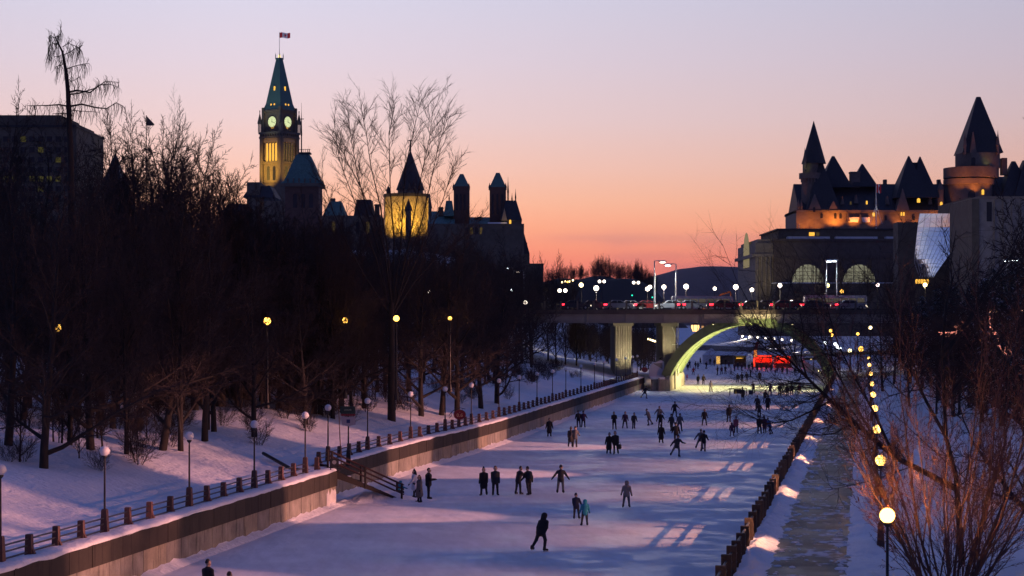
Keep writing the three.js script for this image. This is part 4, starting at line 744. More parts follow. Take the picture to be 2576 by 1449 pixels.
// ---------------------------------------------------------------- the hotel: steep roofs, round turrets
const amber = new THREE.Color().setRGB(1, 0.28, 0.03);
{
  const d = 650, base = 9, win = (x, y, m = M.winAmber, w = 4, h = 9, z = 5.3) => ['win', 'window', x - w / 2, x + w / 2, y + h / 2, y - h / 2, z, z + 0.12, m];
  const slate = M.slate, st = std(0.20, 0.155, 0.135, 0.9, { map: stoneMap });
  hall('castle_hotel', 'castle like hotel with steep dark roofs, round turrets and amber lit eaves', d, base, [
    ['box', 'wall', 2000, 2448, null, 533, -22, 5, st], ['box', 'eaves_band', 1997, 2450, 537, 531, -22.4, 5.6, st], ['box', 'side_wall', 1997, 2030, null, 530, -20, 5.4, st],
    ['gablex', 'main_roof', 2004, 2448, 531, 459, -20, 5.2, slate],
    ['mansard', 'pavilion_roof', 2021, 2107, 531, 401, -6, 7, slate, 0.03], ['mansard', 'pavilion_roof', 2064, 2146, 470, 388, -14, -1, slate, 0.07], ['mansard', 'pavilion_roof', 2146, 2212, 468, 408, -13, -2, slate, 0.05], ['box', 'chimney', 2144, 2168, 470, 431, -6, -3, st], ['box', 'chimney_cap', 2143, 2169, 434, 430, -6.3, -2.7, st],
    ['mansard', 'twin_peak_roof', 2244, 2330, 500, 392, -8, 6.5, slate, 0.03], ['mansard', 'twin_peak_roof', 2280, 2354, 500, 393, -9, 5.5, slate, 0.03], ['box', 'chimney', 2296, 2312, 430, 408, -4, -1, slate],
    ['drum', 'turret_body', 2016, 2062, null, 448, -3, 3, st, 20], ['drum', 'turret_parapet', 2010, 2068, 450, 436, -3, 3, st, 20], ['drum', 'turret_top', 2019, 2060, 437, 412, -3, 3, st, 20], ['cone', 'turret_roof', 2016, 2078, 412, 304, -4, 4, slate, 20], ['pin', 'pinnacle', 2021, 2021, 425, 374, 3.2, 0, st, 0.5],
    ...[0, 1, 2, 3, 4, 5, 6].map((k) => ['box', 'corbel', 2012 + k * 8, 2015 + k * 8, 460, 449, 3.0 - Math.abs(k - 3) * 0.35, 3.9 - Math.abs(k - 3) * 0.35, st]),
    ['drum', 'tower_body', 2379, 2495, null, 466, -8, 8, st, 28], ['drum', 'tower_corbel', 2374, 2500, 466, 452, -8, 8, st, 28], ['drum', 'tower_parapet', 2375, 2512, 449, 423, -9, 8, st, 28], ['drum', 'tower_drum', 2404, 2514, 424, 388, -7, 7, st, 24], ['mansard', 'tower_roof', 2410, 2512, 388, 244, -6.5, 6.5, slate, 0.09],
    ['pin', 'pinnacle', 2417, 2417, 392, 336, 6, 0, st, 0.55], ['pin', 'pinnacle', 2499, 2499, 392, 332, 6, 0, st, 0.55], ['gablez', 'dormer', 2428, 2446, 390, 336, 2, 6.6, st],
    ['box', 'right_wing', 2493, 2650, null, 498, -20, 4, st], ['gablex', 'right_roof', 2493, 2650, 498, 440, -20, 4.5, slate], ['mansard', 'right_pavilion_roof', 2512, 2592, 495, 405, -8, 5, slate, 0.1], ['box', 'chimney', 2521, 2534, 440, 397, -3, 0, st], ['mansard', 'right_pavilion_roof', 2540, 2640, 498, 403, -6, 6, slate, 0.3],
    ...[[2042, 491, 34], [2261, 478, 34], [2088, 508, 26]].map(([x, y, w]) => ['gablez', 'stone_dormer', x - w / 2, x + w / 2, 533, y, 2, 6.9, st]),
    ['gablez', 'stone_dormer', 2120, 2130, 560, 533, 3, 6.6, st], ['gablez', 'stone_dormer', 2150, 2162, 562, 540, 3, 6.6, st], ['drum', 'lit_turret', 2352, 2366, 540, 480, 3.4, 5.4, st, 10], ['cone', 'lit_turret_roof', 2350, 2368, 480, 458, 3.2, 5.6, st, 10],
    ...[[2075, 490], [2115, 500], [2150, 497], [2200, 503], [2228, 500], [2270, 470], [2310, 472], [2335, 500], [2395, 505]].map(([x, y]) => ['gablez', 'roof_dormer', x - 5, x + 5, y + 16, y - 6, 0, 5.4 - (531 - y) * 0.06, st]), ...[2030, 2125, 2172, 2235, 2300, 2372, 2410].map((x) => ['box', 'chimney', x, x + 8, 470, 447, -10, -8, st]),
    ['pin', 'pinnacle', 2003, 2003, 533, 503, 5, 0, st, 0.5], ['pin', 'pinnacle', 2010, 2010, 533, 503, 5, 0, st, 0.5], ['box', 'snow_roof', 2128, 2180, 561, 549, 5.2, 6.0, M.snow],
    win(2136, 512, M.winDim, 4, 8, 3.0), win(2176, 511, M.winAmber, 4, 9, 3.2), win(2301, 507, M.winAmber, 8, 11, 6.2), win(2190, 541, M.winAmber, 6, 11), win(2257, 541, M.winAmber, 4, 9, 6.9), win(2263, 541, M.winAmber, 4, 9, 6.95), win(2458, 487, M.winAmber, 6, 13, 7.95), win(2359, 518, M.winAmber, 6, 16, 5.3), win(2095, 545, M.glassDark, 6, 14, 5), win(2108, 545, M.glassDark, 6, 14, 5), win(2430, 500, M.glassDark, 18, 34, 7.9), win(2436, 410, M.glassDark, 10, 20, 6.9), win(2040, 530, M.glassDark, 6, 12, 6.9), win(2060, 545, M.glassDark, 6, 12), win(2220, 550, M.glassDark, 6, 12), win(2290, 550, M.glassDark, 6, 12), win(2325, 550, M.glassDark, 6, 12)], st, 'hotel');
  const G = 'amber uplights on the hotel ledges', L = (px, py, z) => [PX(px, d), PY(py, d), -d + z];
  for (const [px, cd] of [[2085, 26], [2100, 30], [2140, 16], [2190, 18], [2255, 14], [2300, 10], [2345, 22], [2390, 18], [2430, 14]]) floodlight(L(px, 576, 8.6), L(px, 548, 5.2), amber, cd * 12, 0.8, 'amber uplight below the hotel eaves', G, 10, 0.7);
  for (const px of [2395, 2437, 2480]) floodlight(L(px, 505, 11.5), L(px, 452, 8.2), amber, 360, 0.65, 'amber uplight below the corbels of the round tower', G, 10, 0.7);
  for (const px of [2015, 2048]) floodlight(L(px, 585, 10), L(px, 562, 6), amber, 220, 0.7, 'amber uplight at the low corner wall of the hotel', G, 10, 0.7);
  floodlight(L(2020, 432, 5.5), L(2022, 421, 2), new THREE.Color().setRGB(0.8, 0.9, 0.1), 5, 0.8, 'small greenish floodlight on the slim turret parapet', undefined, 5); floodlight(L(2468, 420, 10), L(2470, 395, 5), new THREE.Color().setRGB(0.8, 0.8, 0.15), 9, 0.7, 'small greenish floodlight on the round tower parapet', undefined, 5);
}
// ---------------------------------------------------------------- old railway station, now a hall
{
  const d = 470, base = 7, warm = glow(0.75, 0.72, 0.48, 0.28);
  const st = std(0.155, 0.115, 0.095, 0.9, { map: stoneMap }), pale = M.stonePale;
  const o = hall('station_hall', 'long old railway hall with two lit arched windows and a columned end front', d, base, [
    ['box', 'wall', 1946, 2330, null, 604, -40, 0, st], ['box', 'parapet', 1944, 2330, 606, 601, -40.3, 0.4, st], ['box', 'roof_storey', 1962, 2318, 602, 576, -36, -3, M.stone], ['box', 'roof_ledge', 1958, 2322, 577, 573.5, -36.4, -2.6, M.slate], ['box', 'snow_ledge', 1982, 2088, 604, 595, -2.9, -0.2, M.snow], ['box', 'snow_ledge', 2104, 2208, 604, 595, -2.9, -0.2, M.snow], ['box', 'snow_ledge', 2230, 2308, 604, 595, -2.9, -0.2, M.snow],
    ['box', 'end_front', 1902, 1946, null, 610, -38, -1, pale], ['box', 'front_cornice', 1894, 1950, 646, 638, -38.6, -0.4, pale], ['box', 'front_attic', 1908, 1946, 612, 601, -36, -1.5, pale], ['box', 'base_course', 1940, 2334, 724, 712, -0.2, 0.5, st], ['box', 'low_wing', 1940, 2330, null, 714, 0, 7, M.stone], ['box', 'snow_roof', 1940, 2330, 714.5, 712, -0.1, 7.2, M.snow],
    ...[0, 1, 2, 3].map((k) => ['drum', 'column', 1904 + k * 11, 1909 + k * 11, null, 646, -1.1, -0.2, pale, 12]), ['box', 'string_course', 1946, 2330, 650, 646, -0.1, 0.35, st], ['box', 'mast', 2018, 2020, 600, 560, -6, -5.8, M.steelPale],
    ['pane', 'window', 2040, 2054, 592, 583, -3.05, -2.95, M.winAmber], ['pane', 'window', 2058, 2066, 592, 583, -3.05, -2.95, M.winDim], ['pane', 'window', 2292, 2308, 594, 586, -3.05, -2.95, M.winAmber]], st, 'building');
  const X = (px) => PX(px, d), Y = (py) => PY(py, d) - base;
  for (const px of [2032, 2161, 2285]) {                                              // thermal windows: half discs of panes between bars
    const w = new THREE.Group(); w.name = 'arched_window'; w.position.set(X(px), Y(711), 0); o.add(w);
    const r = 3.95, hgt = 4.5, cols = 8, rows = 5;
    for (let i = 0; i < cols; i++) for (let j = 0; j < rows; j++) { const u0 = (i / cols - 0.5) * 2 * r, u1 = ((i + 1) / cols - 0.5) * 2 * r, v0 = j / rows * hgt, v1 = (j + 1) / rows * hgt, um = (u0 + u1) / 2, top = hgt * Math.sqrt(Math.max(0, 1 - (um / r) ** 2)); if (top < v0 + 0.25) continue; new MB().box(u0 + 0.06, v0 + 0.06, 0.03, u1 - 0.06, Math.min(v1 - 0.06, top), 0.07).build('window_pane', px === 2285 ? M.glassDark : warm, w); }
    const fr = new MB(); for (let k = 0; k < 16; k++) { const A = k / 16 * Math.PI, B = (k + 1) / 16 * Math.PI, q = (a, e) => [Math.cos(a) * (r + e), Math.sin(a) * (hgt + e)]; fr.prism([q(A, 0), q(B, 0), q(B, 0.35), q(A, 0.35)], 0.02, 0.3); } fr.box(-r * 0.36, 0, 0.07, -r * 0.32, hgt * 0.93, 0.2).box(r * 0.32, 0, 0.07, r * 0.36, hgt * 0.93, 0.2); fr.build('surround', st, w);
  }
  { const w = new THREE.Group(); w.name = 'end_arch'; w.position.set(X(1902) - 0.02, Y(668), -19); w.rotation.y = -Math.PI / 2; o.add(w); new MB().prism(archShape(12, 9), 0, 0.1).build('arch_window', glow(0.8, 0.68, 0.3, 0.22), w); }
  shade(o);
  const fp = thing('flagpole', 'white flagpole with red and white flag and stays before the hotel', 'flagpole', [PX(2204, 500), PY(575, 500), -500]); new MB().tube([0, 0, 0], [0, PY(462, 500) - PY(575, 500), 0], 0.14, 0.08, 8).build('pole', M.flagWhite, fp);
  for (const s of [-1, 1]) new MB().tube([s * 1.6, 1.2, 0], [0, 6.2, 0], 0.06, 0.06, 5).build('stay', M.flagWhite, fp); flag(fp, 0.1, PY(464, 500) - PY(575, 500), 0, 1.6, 2.2, 0.5);
  floodlight([PX(2204, 500) - 0.8, PY(571, 500), -496], [PX(2204, 500), PY(505, 500), -500], new THREE.Color().setRGB(1, 0.9, 0.75), 60, 0.5, 'small floodlight at the foot of the white flagpole', undefined, 4, 0.6, 0.7);
  floodlight([PX(1890, 455), PY(722, 455), -455], [PX(1915, 470), PY(650, 470), -472], new THREE.Color().setRGB(1, 0.85, 0.45), 160, 0.7, 'floodlight before the columned end front of the old railway hall', undefined, 8, 0.6);
}
// ---------------------------------------------------------------- curved glass facade and the pale block beside it
{
  const d = 400, s = d / F, o = thing('glass_facade', 'curved glass facade sweeping down like a sail, mirroring the pale sky', 'building', [PX(2360, d), 0, -d]);
  const glass = [0, 1, 2].map((k) => new THREE.MeshStandardMaterial({ color: new THREE.Color().setRGB(0.88 - 0.05 * k, 0.90 - 0.04 * k, 0.95), metalness: 1, roughness: 0.10 + 0.05 * k }));
  const X = (px) => PX(px, d) - PX(2360, d), nU = 9, nV = 14;
  const left = (t) => lerp(2314, 2296, Math.pow(t, 0.8)) + (t > 0.75 ? (t - 0.75) * 70 : 0), right = (t) => 2445 - 97 * Math.pow(Math.max(0, (t - 0.25) / 0.75), 0.85);
  const P = (u, t) => { const px = lerp(left(t), right(t), u), py = lerp(537, 698, t), z = -13 + 21 * u - 3 * u * u + 2.2 * t * t * (1 - u) - 1.2 * t, dd = d - z; return [PX(px, dd) - PX(2360, d), PY(py, dd), z]; };
  const R = rng(8);
  for (let i = 0; i < nU; i++) for (let j = 0; j < nV; j++) { const g = 0.0008, A = P((i + g * 4) / nU, (j + 1) / nV - g), B = P((i + 1 - g * 4) / nU, (j + 1) / nV - g), C = P((i + 1 - g * 4) / nU, j / nV + g), D = P((i + g * 4) / nU, j / nV + g), b = new MB(); b.quad(A, B, C, D); b.quad([D[0], D[1], D[2] - 0.08], [C[0], C[1], C[2] - 0.08], [B[0], B[1], B[2] - 0.08], [A[0], A[1], A[2] - 0.08]); b.build('glass_pane', glass[Math.floor(R() * 3)], o); }
  const fr = new MB(); for (let i = 0; i <= nU; i++) for (let j = 0; j < nV; j++) fr.tube(P(i / nU, j / nV).map((q, k) => q - (k === 2 ? 0.05 : 0)), P(i / nU, (j + 1) / nV).map((q, k) => q - (k === 2 ? 0.05 : 0)), 0.05, 0.05, 4, false); fr.build('mullions', M.steelPale, o);
  new MB().box(X(2300), 0, -22, X(2450), PY(548, d), -17).build('core_wall', M.stone, o); new MB().box(X(2440), 0, -30, X(2470), PY(496, d), 0).build('end_wall', M.stone, o);
  for (let k = 0; k < 5; k++) new MB().box(X(2318 + k * 7), PY(712, d), -6, X(2323 + k * 7), PY(701, d), -5.6).build('lobby_window', M.winAmber, o);
  shade(o);
  hall('concrete_block', 'pale windowless concrete block with a dark slot at the right edge', 360, 4, [['box', 'wall', 2462, 2760, null, 497, -20, 0, std(0.36, 0.33, 0.30, 0.9, { map: stoneMap })], ['box', 'parapet', 2460, 2760, 500, 494, -20.2, 0.3, M.stonePale], ['box', 'dark_slot', 2482, 2495, 557, 508, -0.2, 0.05, M.glassDark], ['box', 'side_tower', 2444, 2462, null, 500, -18, 0.4, M.stone], ...[0, 1, 2, 3].map((k) => ['box', 'wall_fin', 2500 + k * 22, 2502 + k * 22, 690, 505, 0, 0.4, M.stonePale])], M.stone);
}
// ---------------------------------------------------------------- trees
class Wood {                                                                        // indexed tubes
  constructor() { this.p = []; this.n = []; this.t = []; this.i = []; }
  path(pts, rad, sides) {
    const n = pts.length, base = this.p.length / 3; let run = 0;
    let dx = pts[1][0] - pts[0][0], dy = pts[1][1] - pts[0][1], dz = pts[1][2] - pts[0][2];
    let s = Math.abs(dy) > Math.abs(dx) ? [1, 0, 0] : [0, 1, 0];
    for (let k = 0; k < n; k++) {
      const a = pts[Math.max(0, k - 1)], b = pts[Math.min(n - 1, k + 1)]; let d = [b[0] - a[0], b[1] - a[1], b[2] - a[2]]; let l = Math.hypot(...d) || 1; d = d.map((q) => q / l);
      const dot = s[0] * d[0] + s[1] * d[1] + s[2] * d[2]; s = [s[0] - d[0] * dot, s[1] - d[1] * dot, s[2] - d[2] * dot]; l = Math.hypot(...s) || 1; s = s.map((q) => q / l);
      const t = [d[1] * s[2] - d[2] * s[1], d[2] * s[0] - d[0] * s[2], d[0] * s[1] - d[1] * s[0]];
      if (k) run += Math.hypot(pts[k][0] - pts[k - 1][0], pts[k][1] - pts[k - 1][1], pts[k][2] - pts[k - 1][2]);
      for (let j = 0; j < sides; j++) { const an = j / sides * 2 * Math.PI, c = Math.cos(an), q = Math.sin(an), nx = s[0] * c + t[0] * q, ny = s[1] * c + t[1] * q, nz = s[2] * c + t[2] * q; this.p.push(pts[k][0] + nx * rad[k], pts[k][1] + ny * rad[k], pts[k][2] + nz * rad[k]); this.n.push(nx, ny, nz); this.t.push(j / sides * 2, run * 0.6); }
      if (k) for (let j = 0; j < sides; j++) { const a0 = base + (k - 1) * sides + j, a1 = base + (k - 1) * sides + (j + 1) % sides; this.i.push(a0, a1, a1 + sides, a0, a1 + sides, a0 + sides); }
    }
  }
  geo() { const g = new THREE.BufferGeometry(); g.setAttribute('position', new THREE.Float32BufferAttribute(this.p, 3)); g.setAttribute('normal', new THREE.Float32BufferAttribute(this.n, 3)); g.setAttribute('uv', new THREE.Float32BufferAttribute(this.t, 2)); g.setIndex(this.i); return g; }
}
// a bare tree of unit make: o = { seed, h, r, levels, kids[], ang[], ratio[], trop, wig, first, rmin, stems }
function growTree(o) {
  const R = rng(o.seed), trunk = new Wood(), crown = new Wood(), L = o.levels;
  const rnd = (a) => (R() - 0.5) * 2 * a;
  const turnFrom = (d, ang, az) => { let s = Math.abs(d[1]) < 0.95 ? [d[2], 0, -d[0]] : [1, 0, 0]; let l = Math.hypot(...s); s = s.map((q) => q / l); const t = [d[1] * s[2] - d[2] * s[1], d[2] * s[0] - d[0] * s[2], d[0] * s[1] - d[1] * s[0]], c = Math.cos(ang), q = Math.sin(ang), ca = Math.cos(az), sa = Math.sin(az); return [d[0] * c + (s[0] * ca + t[0] * sa) * q, d[1] * c + (s[1] * ca + t[1] * sa) * q, d[2] * c + (s[2] * ca + t[2] * sa) * q]; };
  const grow = (p, d, len, r, lv) => {
    const seg = lv === 0 ? 7 : lv === 1 ? 6 : lv === 2 ? 4 : lv === L ? 2 : 3, pts = [p.slice()], rad = [r], end = Math.max(o.rmin * 0.6, r * (lv === 0 ? 0.3 : 0.3)), dirs = [d.slice()];
    let q = p.slice(), dd = d.slice();
    for (let k = 1; k <= seg; k++) {
      const wg = o.wig[Math.min(lv, o.wig.length - 1)], tr = o.trop[Math.min(lv, o.trop.length - 1)];
      dd = [dd[0] + rnd(wg), dd[1] + rnd(wg) + tr, dd[2] + rnd(wg)]; const l = Math.hypot(...dd); dd = dd.map((x) => x / l);
      q = [q[0] + dd[0] * len / seg, q[1] + dd[1] * len / seg, q[2] + dd[2] * len / seg]; pts.push(q.slice()); rad.push(lerp(r, end, Math.pow(k / seg, 0.8))); dirs.push(dd.slice());
    }
    (lv <= 1 ? trunk : crown).path(pts, rad, lv === 0 ? 9 : lv === 1 ? 6 : lv === 2 ? 4 : 3);
    if (lv >= L) return;
    const n = Math.round(o.kids[lv] * (0.8 + 0.4 * R())), first = lv === 0 ? o.first : 0.18; let az = R() * 6.28;
    for (let k = 0; k < n; k++) {
      const t = first + (1 - first) * (k + 0.3 + 0.6 * R()) / n, f = Math.min(seg - 1e-3, t * seg), i = Math.floor(f), u = f - i, a = pts[i], b = pts[i + 1], c = [lerp(a[0], b[0], u), lerp(a[1], b[1], u), lerp(a[2], b[2], u)];
      az += 2.4 + rnd(0.5); const rr = lerp(rad[i], rad[i + 1], u);
      const side = turnFrom(dirs[i + 1], o.ang[lv] * (0.75 + 0.5 * R()) * (lv === 0 ? lerp(1.15, 0.6, (t - first) / (1 - first)) : 1), az);
      const cl = len * o.ratio[lv] * (lv === 0 ? lerp(1, 0.55, (t - first) / (1 - first)) : lerp(1, 0.5, t)) * (0.75 + 0.5 * R());
      grow(c, side, cl, Math.max(o.rmin, Math.min(rr * 0.62, cl * 0.03 + o.rmin)), lv + 1);
    }
    grow(q, dirs[seg], len * 0.42, Math.max(o.rmin, end), lv + 1);
  };
  const st = o.stems || 1;
  for (let k = 0; k < st; k++) { const an = k / st * 6.28 + R(), sp = st > 1 ? o.splay * (0.5 + 0.7 * R()) : 0.03; const d = [Math.cos(an) * sp, 1, Math.sin(an) * sp], l = Math.hypot(...d); grow([Math.cos(an) * (st > 1 ? 0.12 : 0), -0.25, Math.sin(an) * (st > 1 ? 0.12 : 0)], d.map((x) => x / l), o.h * (st > 1 ? 0.75 + 0.4 * R() : 0.72), o.r * (st > 1 ? 0.6 + 0.5 * R() : 1), 0); }
  return [trunk.geo(), crown.geo()];
}
const kinds = {};
const T = (name, o) => { const g = growTree(o); for (const q of g) q.computeBoundingBox(); g.top = Math.max(g[0].boundingBox.max.y, g[1].boundingBox.max.y) * 0.97; kinds[name] = g; };
for (let k = 0; k < 4; k++) T('broad' + k, { seed: 11 + k * 7, h: 15, r: 0.27, levels: 4, kids: [15, 8, 6, 6], ang: [1.0, 0.75, 0.7, 0.7], ratio: [0.52, 0.5, 0.5, 0.5], trop: [0.03, 0.05, 0.03, 0.02], wig: [0.06, 0.16, 0.2, 0.25], first: 0.07 + 0.04 * k, rmin: 0.016 });
for (let k = 0; k < 3; k++) T('upright' + k, { seed: 211 + k * 5, h: 16, r: 0.22, levels: 4, kids: [15, 8, 6, 5], ang: [0.7, 0.55, 0.55, 0.6], ratio: [0.45, 0.5, 0.5, 0.5], trop: [0.02, 0.12, 0.07, 0.04], wig: [0.05, 0.12, 0.16, 0.2], first: 0.1, rmin: 0.016 });
for (let k = 0; k < 2; k++) T('vase' + k, { seed: 61 + k * 9, h: 17, r: 0.13, levels: 4, stems: 10, splay: 0.36, kids: [10, 6, 5, 4], ang: [0.42, 0.42, 0.5, 0.55], ratio: [0.34, 0.5, 0.5, 0.5], trop: [0.015, 0.04, 0.02, 0.0], wig: [0.04, 0.08, 0.12, 0.18], first: 0.3, rmin: 0.012 });
for (let k = 0; k < 3; k++) T('shrub' + k, { seed: 400 + k, h: 2.6, r: 0.03, levels: 3, stems: 9, splay: 0.6, kids: [7, 6, 5], ang: [0.6, 0.65, 0.7], ratio: [0.5, 0.5, 0.5], trop: [0.02, 0.03, 0.02], wig: [0.1, 0.15, 0.2], first: 0.15, rmin: 0.008 });
let treeN = 0;
const farWood = [];                                                                 // far-off woods that read as one mass
function farTree(kind, x, y, z, h, R) { farWood.push([kind, x, y, z, h / kinds[kind].top, R() * 6.28]); }
function plantFar(name, label) {
  const o = new THREE.Group(); o.name = numbered(name); scene.add(o); tag(o, label, 'trees', undefined, 'stuff'); const m4 = new THREE.Matrix4(), q = new THREE.Quaternion(), up = V(0, 1, 0);
  for (const kind of new Set(farWood.map((f) => f[0]))) { const list = farWood.filter((f) => f[0] === kind); [['trunks', 0, M.bark], ['crowns', 1, M.twig]].forEach(([nm, i, m]) => { const im = new THREE.InstancedMesh(kinds[kind][i], m, list.length); im.name = nm; im.userData.kind = 'stuff'; list.forEach(([, x, y, z, s, t], k) => im.setMatrixAt(k, m4.compose(V(x, y, z), q.setFromAxisAngle(up, t), V(s, s, s)))); o.add(im); }); }
  farWood.length = 0; return o;
}
function tree(kind, x, y, z, h, label, group, dark = true, turn, name = 'bare_tree') {
  const [a, b] = kinds[kind], base = kinds[kind].top;
  const o = thing(name, label, name === 'shrub' ? 'shrub' : 'tree', [x, y, z], turn ?? (treeN++ * 2.399), group); o.scale.setScalar(h / base);
  mesh('trunk', a, M.bark, o); mesh('crown', b, M.twig, o); return shade(o);
}
const limitTop = (px) => { const t = [[-200, 215], [0, 215], [60, 262], [120, 258], [270, 235], [330, 250], [420, 262], [500, 318], [560, 368], [620, 438], [650, 472], [800, 478], [850, 500], [960, 515], [1100, 545], [1180, 560], [1250, 585], [1320, 640], [1380, 690], [1500, 735], [3000, 735]]; let k = 0; while (k < t.length - 2 && t[k + 1][0] < px) k++; return lerp(t[k][1], t[k + 1][1], clamp((px - t[k][0]) / (t[k + 1][0] - t[k][0]), 0, 1)); };
{
  // trunks that stand out before the snow
  const front = [[110, 1175, 3.2, 'broad0', 15, 'tall dark tree with a thick straight trunk nearest the promenade bend'], [228, 1135, 3.5, 'broad1', 15.5, 'dark tree with a broad trunk and low spreading limbs'], [318, 1140, 3.4, 'upright0', 12, 'slim leaning tree between two thick trunks'], [408, 1115, 3.5, 'broad2', 16, 'thick dark tree whose trunk leans right from the snow bank'], [455, 1105, 3.7, 'upright1', 15, 'straight dark tree right beside the leaning trunk'], [515, 1080, 3.9, 'broad3', 14, 'dark tree with long low limb over the snow bank'], [640, 1060, 3.9, 'broad1', 13, 'dark tree above the dug out steps in the snow bank'], [806, 1032, 3.6, 'broad0', 13.5, 'forked dark tree on the snow bank behind the green sign'], [840, 1010, 3.8, 'upright2', 12.5, 'slender tree right of the forked one'], [950, 985, 3.9, 'broad2', 12, 'dark tree in brush on the bank'], [175, 1100, 4.2, 'upright2', 14, 'slim tree back in the wood between thick trunks'], [20, 1120, 4.0, 'broad3', 15.5, 'dark tree at the wood edge with a low limb']];
  for (const [px, py, h, kind, ht, label] of front) { const d = depthOf(py, h), x = PX(px, d), a = Lbank(d) - x, y = leftH(a, d); const o = tree(kind, x, y - 0.05, -d, Math.min(ht, PY(limitTop(px), d) - y), label, 'front trees of the wood on the snow bank'); if (px === 408) { o.rotation.z = -0.13; } if (px === 318) o.rotation.z = -0.1; }
  // the wood behind them
  const R = rng(2024), names = ['broad0', 'broad1', 'broad2', 'broad3', 'upright0', 'upright1', 'upright2']; let n = 0;
  for (let k = 0; k < 1500 && n < 185; k++) {
    const px = -60 + R() * 1600, d = 112 + Math.pow(R(), 1.1) * 190, x = PX(px, d), a = Lbank(d) - x; if (a < 9.5 || a > 27 && a < 44 || (px > 1330 && a < 11)) continue;
    const y = leftH(a, d), top = PY(limitTop(px), d) - y, h = Math.min(top, 11 + R() * 7); if (h < 4.5) continue;
    tree(names[Math.floor(R() * 7)], x, y - 0.1, -d, h, 'bare dark tree inside the wood on the left bank', 'bare trees of the left wood'); n++;
  }
  // wispy tops over the office block and left skyline
  for (const [px, d, top, kind] of [[20, 150, 205, 'upright0'], [-30, 140, 230, 'broad1'], [300, 145, 235, 'vase1'], [345, 150, 262, 'upright1'], [285, 160, 300, 'broad2'], [420, 150, 258, 'upright0'], [455, 150, 300, 'broad0'], [500, 140, 318, 'broad3'], [540, 145, 350, 'upright2'], [385, 140, 330, 'broad1'], [585, 150, 392, 'broad1'], [610, 155, 430, 'broad0'], [90, 160, 285, 'broad0'], [275, 150, 290, 'broad3'], [320, 140, 300, 'broad0'], [360, 155, 285, 'broad2'], [405, 145, 290, 'broad3'], [435, 135, 305, 'broad2'], [470, 150, 325, 'broad1'], [490, 135, 345, 'broad0'], [520, 150, 345, 'broad2'], [550, 140, 372, 'broad3'], [570, 150, 380, 'broad1'], [600, 140, 420, 'broad2'], [625, 150, 445, 'broad3'], [660, 150, 480, 'broad1'], [700, 145, 490, 'broad2'], [745, 150, 500, 'broad0'], [790, 145, 495, 'broad3'], [860, 150, 520, 'broad1'], [1060, 160, 548, 'broad0'], [1110, 165, 555, 'broad3'], [1210, 180, 575, 'broad1'], [1250, 190, 590, 'broad0']]) { const x = PX(px, d), y = leftH(Lbank(d) - x, d); tree(kind, x, y - 0.1, -d, PY(top, d) - y, 'tall bare tree rising above the left wood against the sky', 'tall trees at the left skyline'); }
  // hillside below parliament
  for (let k = 0; k < 420; k++) { const px = 560 + R() * 790, d = 330 + R() * 210, x = PX(px, d), a = Lbank(d) - x; if (a < 6) continue; const y = leftH(a, d), h = Math.min(PY(Math.max(limitTop(px), 548), d) - y, 10 + R() * 6); if (h > 4) farTree(names[Math.floor(R() * 7)], x, y - 0.2, -d, h, R); }
  for (let k = 0; k < 150; k++) { const px = 1440 + R() * 255, d = 328 + R() * 150, x = PX(px, d), a = Lbank(d) - x; if (a < 1.5) continue; const y = leftH(a, d), h = Math.min(PY(770, d) - y, 5 + R() * 5); if (h > 3) farTree(names[Math.floor(R() * 7)], x, y - 0.2, -d, h, R); }
  plantFar('hillside_wood', 'dark mass of bare trees on the slope below parliament');
  // wooded point and the thin trees left of it
  for (let k = 0; k < 90; k++) { const px = 1375 + R() * 275, d = 845 + R() * 90, x = PX(px, d), y = -0.5 + 31 * Math.exp(-Math.pow((x - 36) / 40, 4)), lim = px < 1500 ? lerp(665, 648, (px - 1375) / 125) : px < 1540 ? 632 : px < 1600 ? 645 + (px - 1540) * 0.2 : 640 + (px - 1600) * 0.6, top = PY(lim + R() * 22, d) - y; if (top > 5 && y > 6) farTree(names[Math.floor(R() * 7)], x, y - 0.5, -d, Math.min(top, 24), R); }
  plantFar('distant_wood', 'bare wood on the dark point behind the bridge');
  for (const [px, d, top] of [[1352, 500, 640], [1372, 480, 632], [1398, 470, 628], [1415, 520, 640], [1440, 520, 655], [1345, 420, 650], [1365, 430, 660], [1388, 440, 665]]) { const x = PX(px, d), y = leftH(Math.max(1, Lbank(d) - x), d); tree('upright' + (px % 3), x, y - 0.2, -d, PY(top, d) - y, 'wispy bare tree between parliament and the wooded point', 'wispy trees left of the wooded point'); }
  // brush along the bank
  for (let k = 0; k < 60; k++) { const d = 112 + R() * 170, a = 6.5 + R() * 8 + (d > 170 ? -1.2 : 0), x = Lbank(d) - jog(d) - a; if (PX(640, d) > x + 999) continue; tree('shrub' + k % 3, x, leftH(a, d) - 0.1, -d, 1.3 + R() * 1.5, 'tangled brown brush on the snow bank under the trees', 'brush on the left bank', k % 2 === 0, undefined, 'shrub'); }
  for (const [px, py, h] of [[60, 1180, 3], [250, 1190, 2.8], [20, 1060, 4.2], [340, 1080, 4], [150, 1065, 4.3]]) { const d = depthOf(py, h), x = PX(px, d); tree('shrub1', x, leftH(Lbank(d) - x, d) - 0.1, -d, 1.7, 'thin leafless bush poking through the snow', 'thin bushes among the trunks', true, undefined, 'shrub'); }
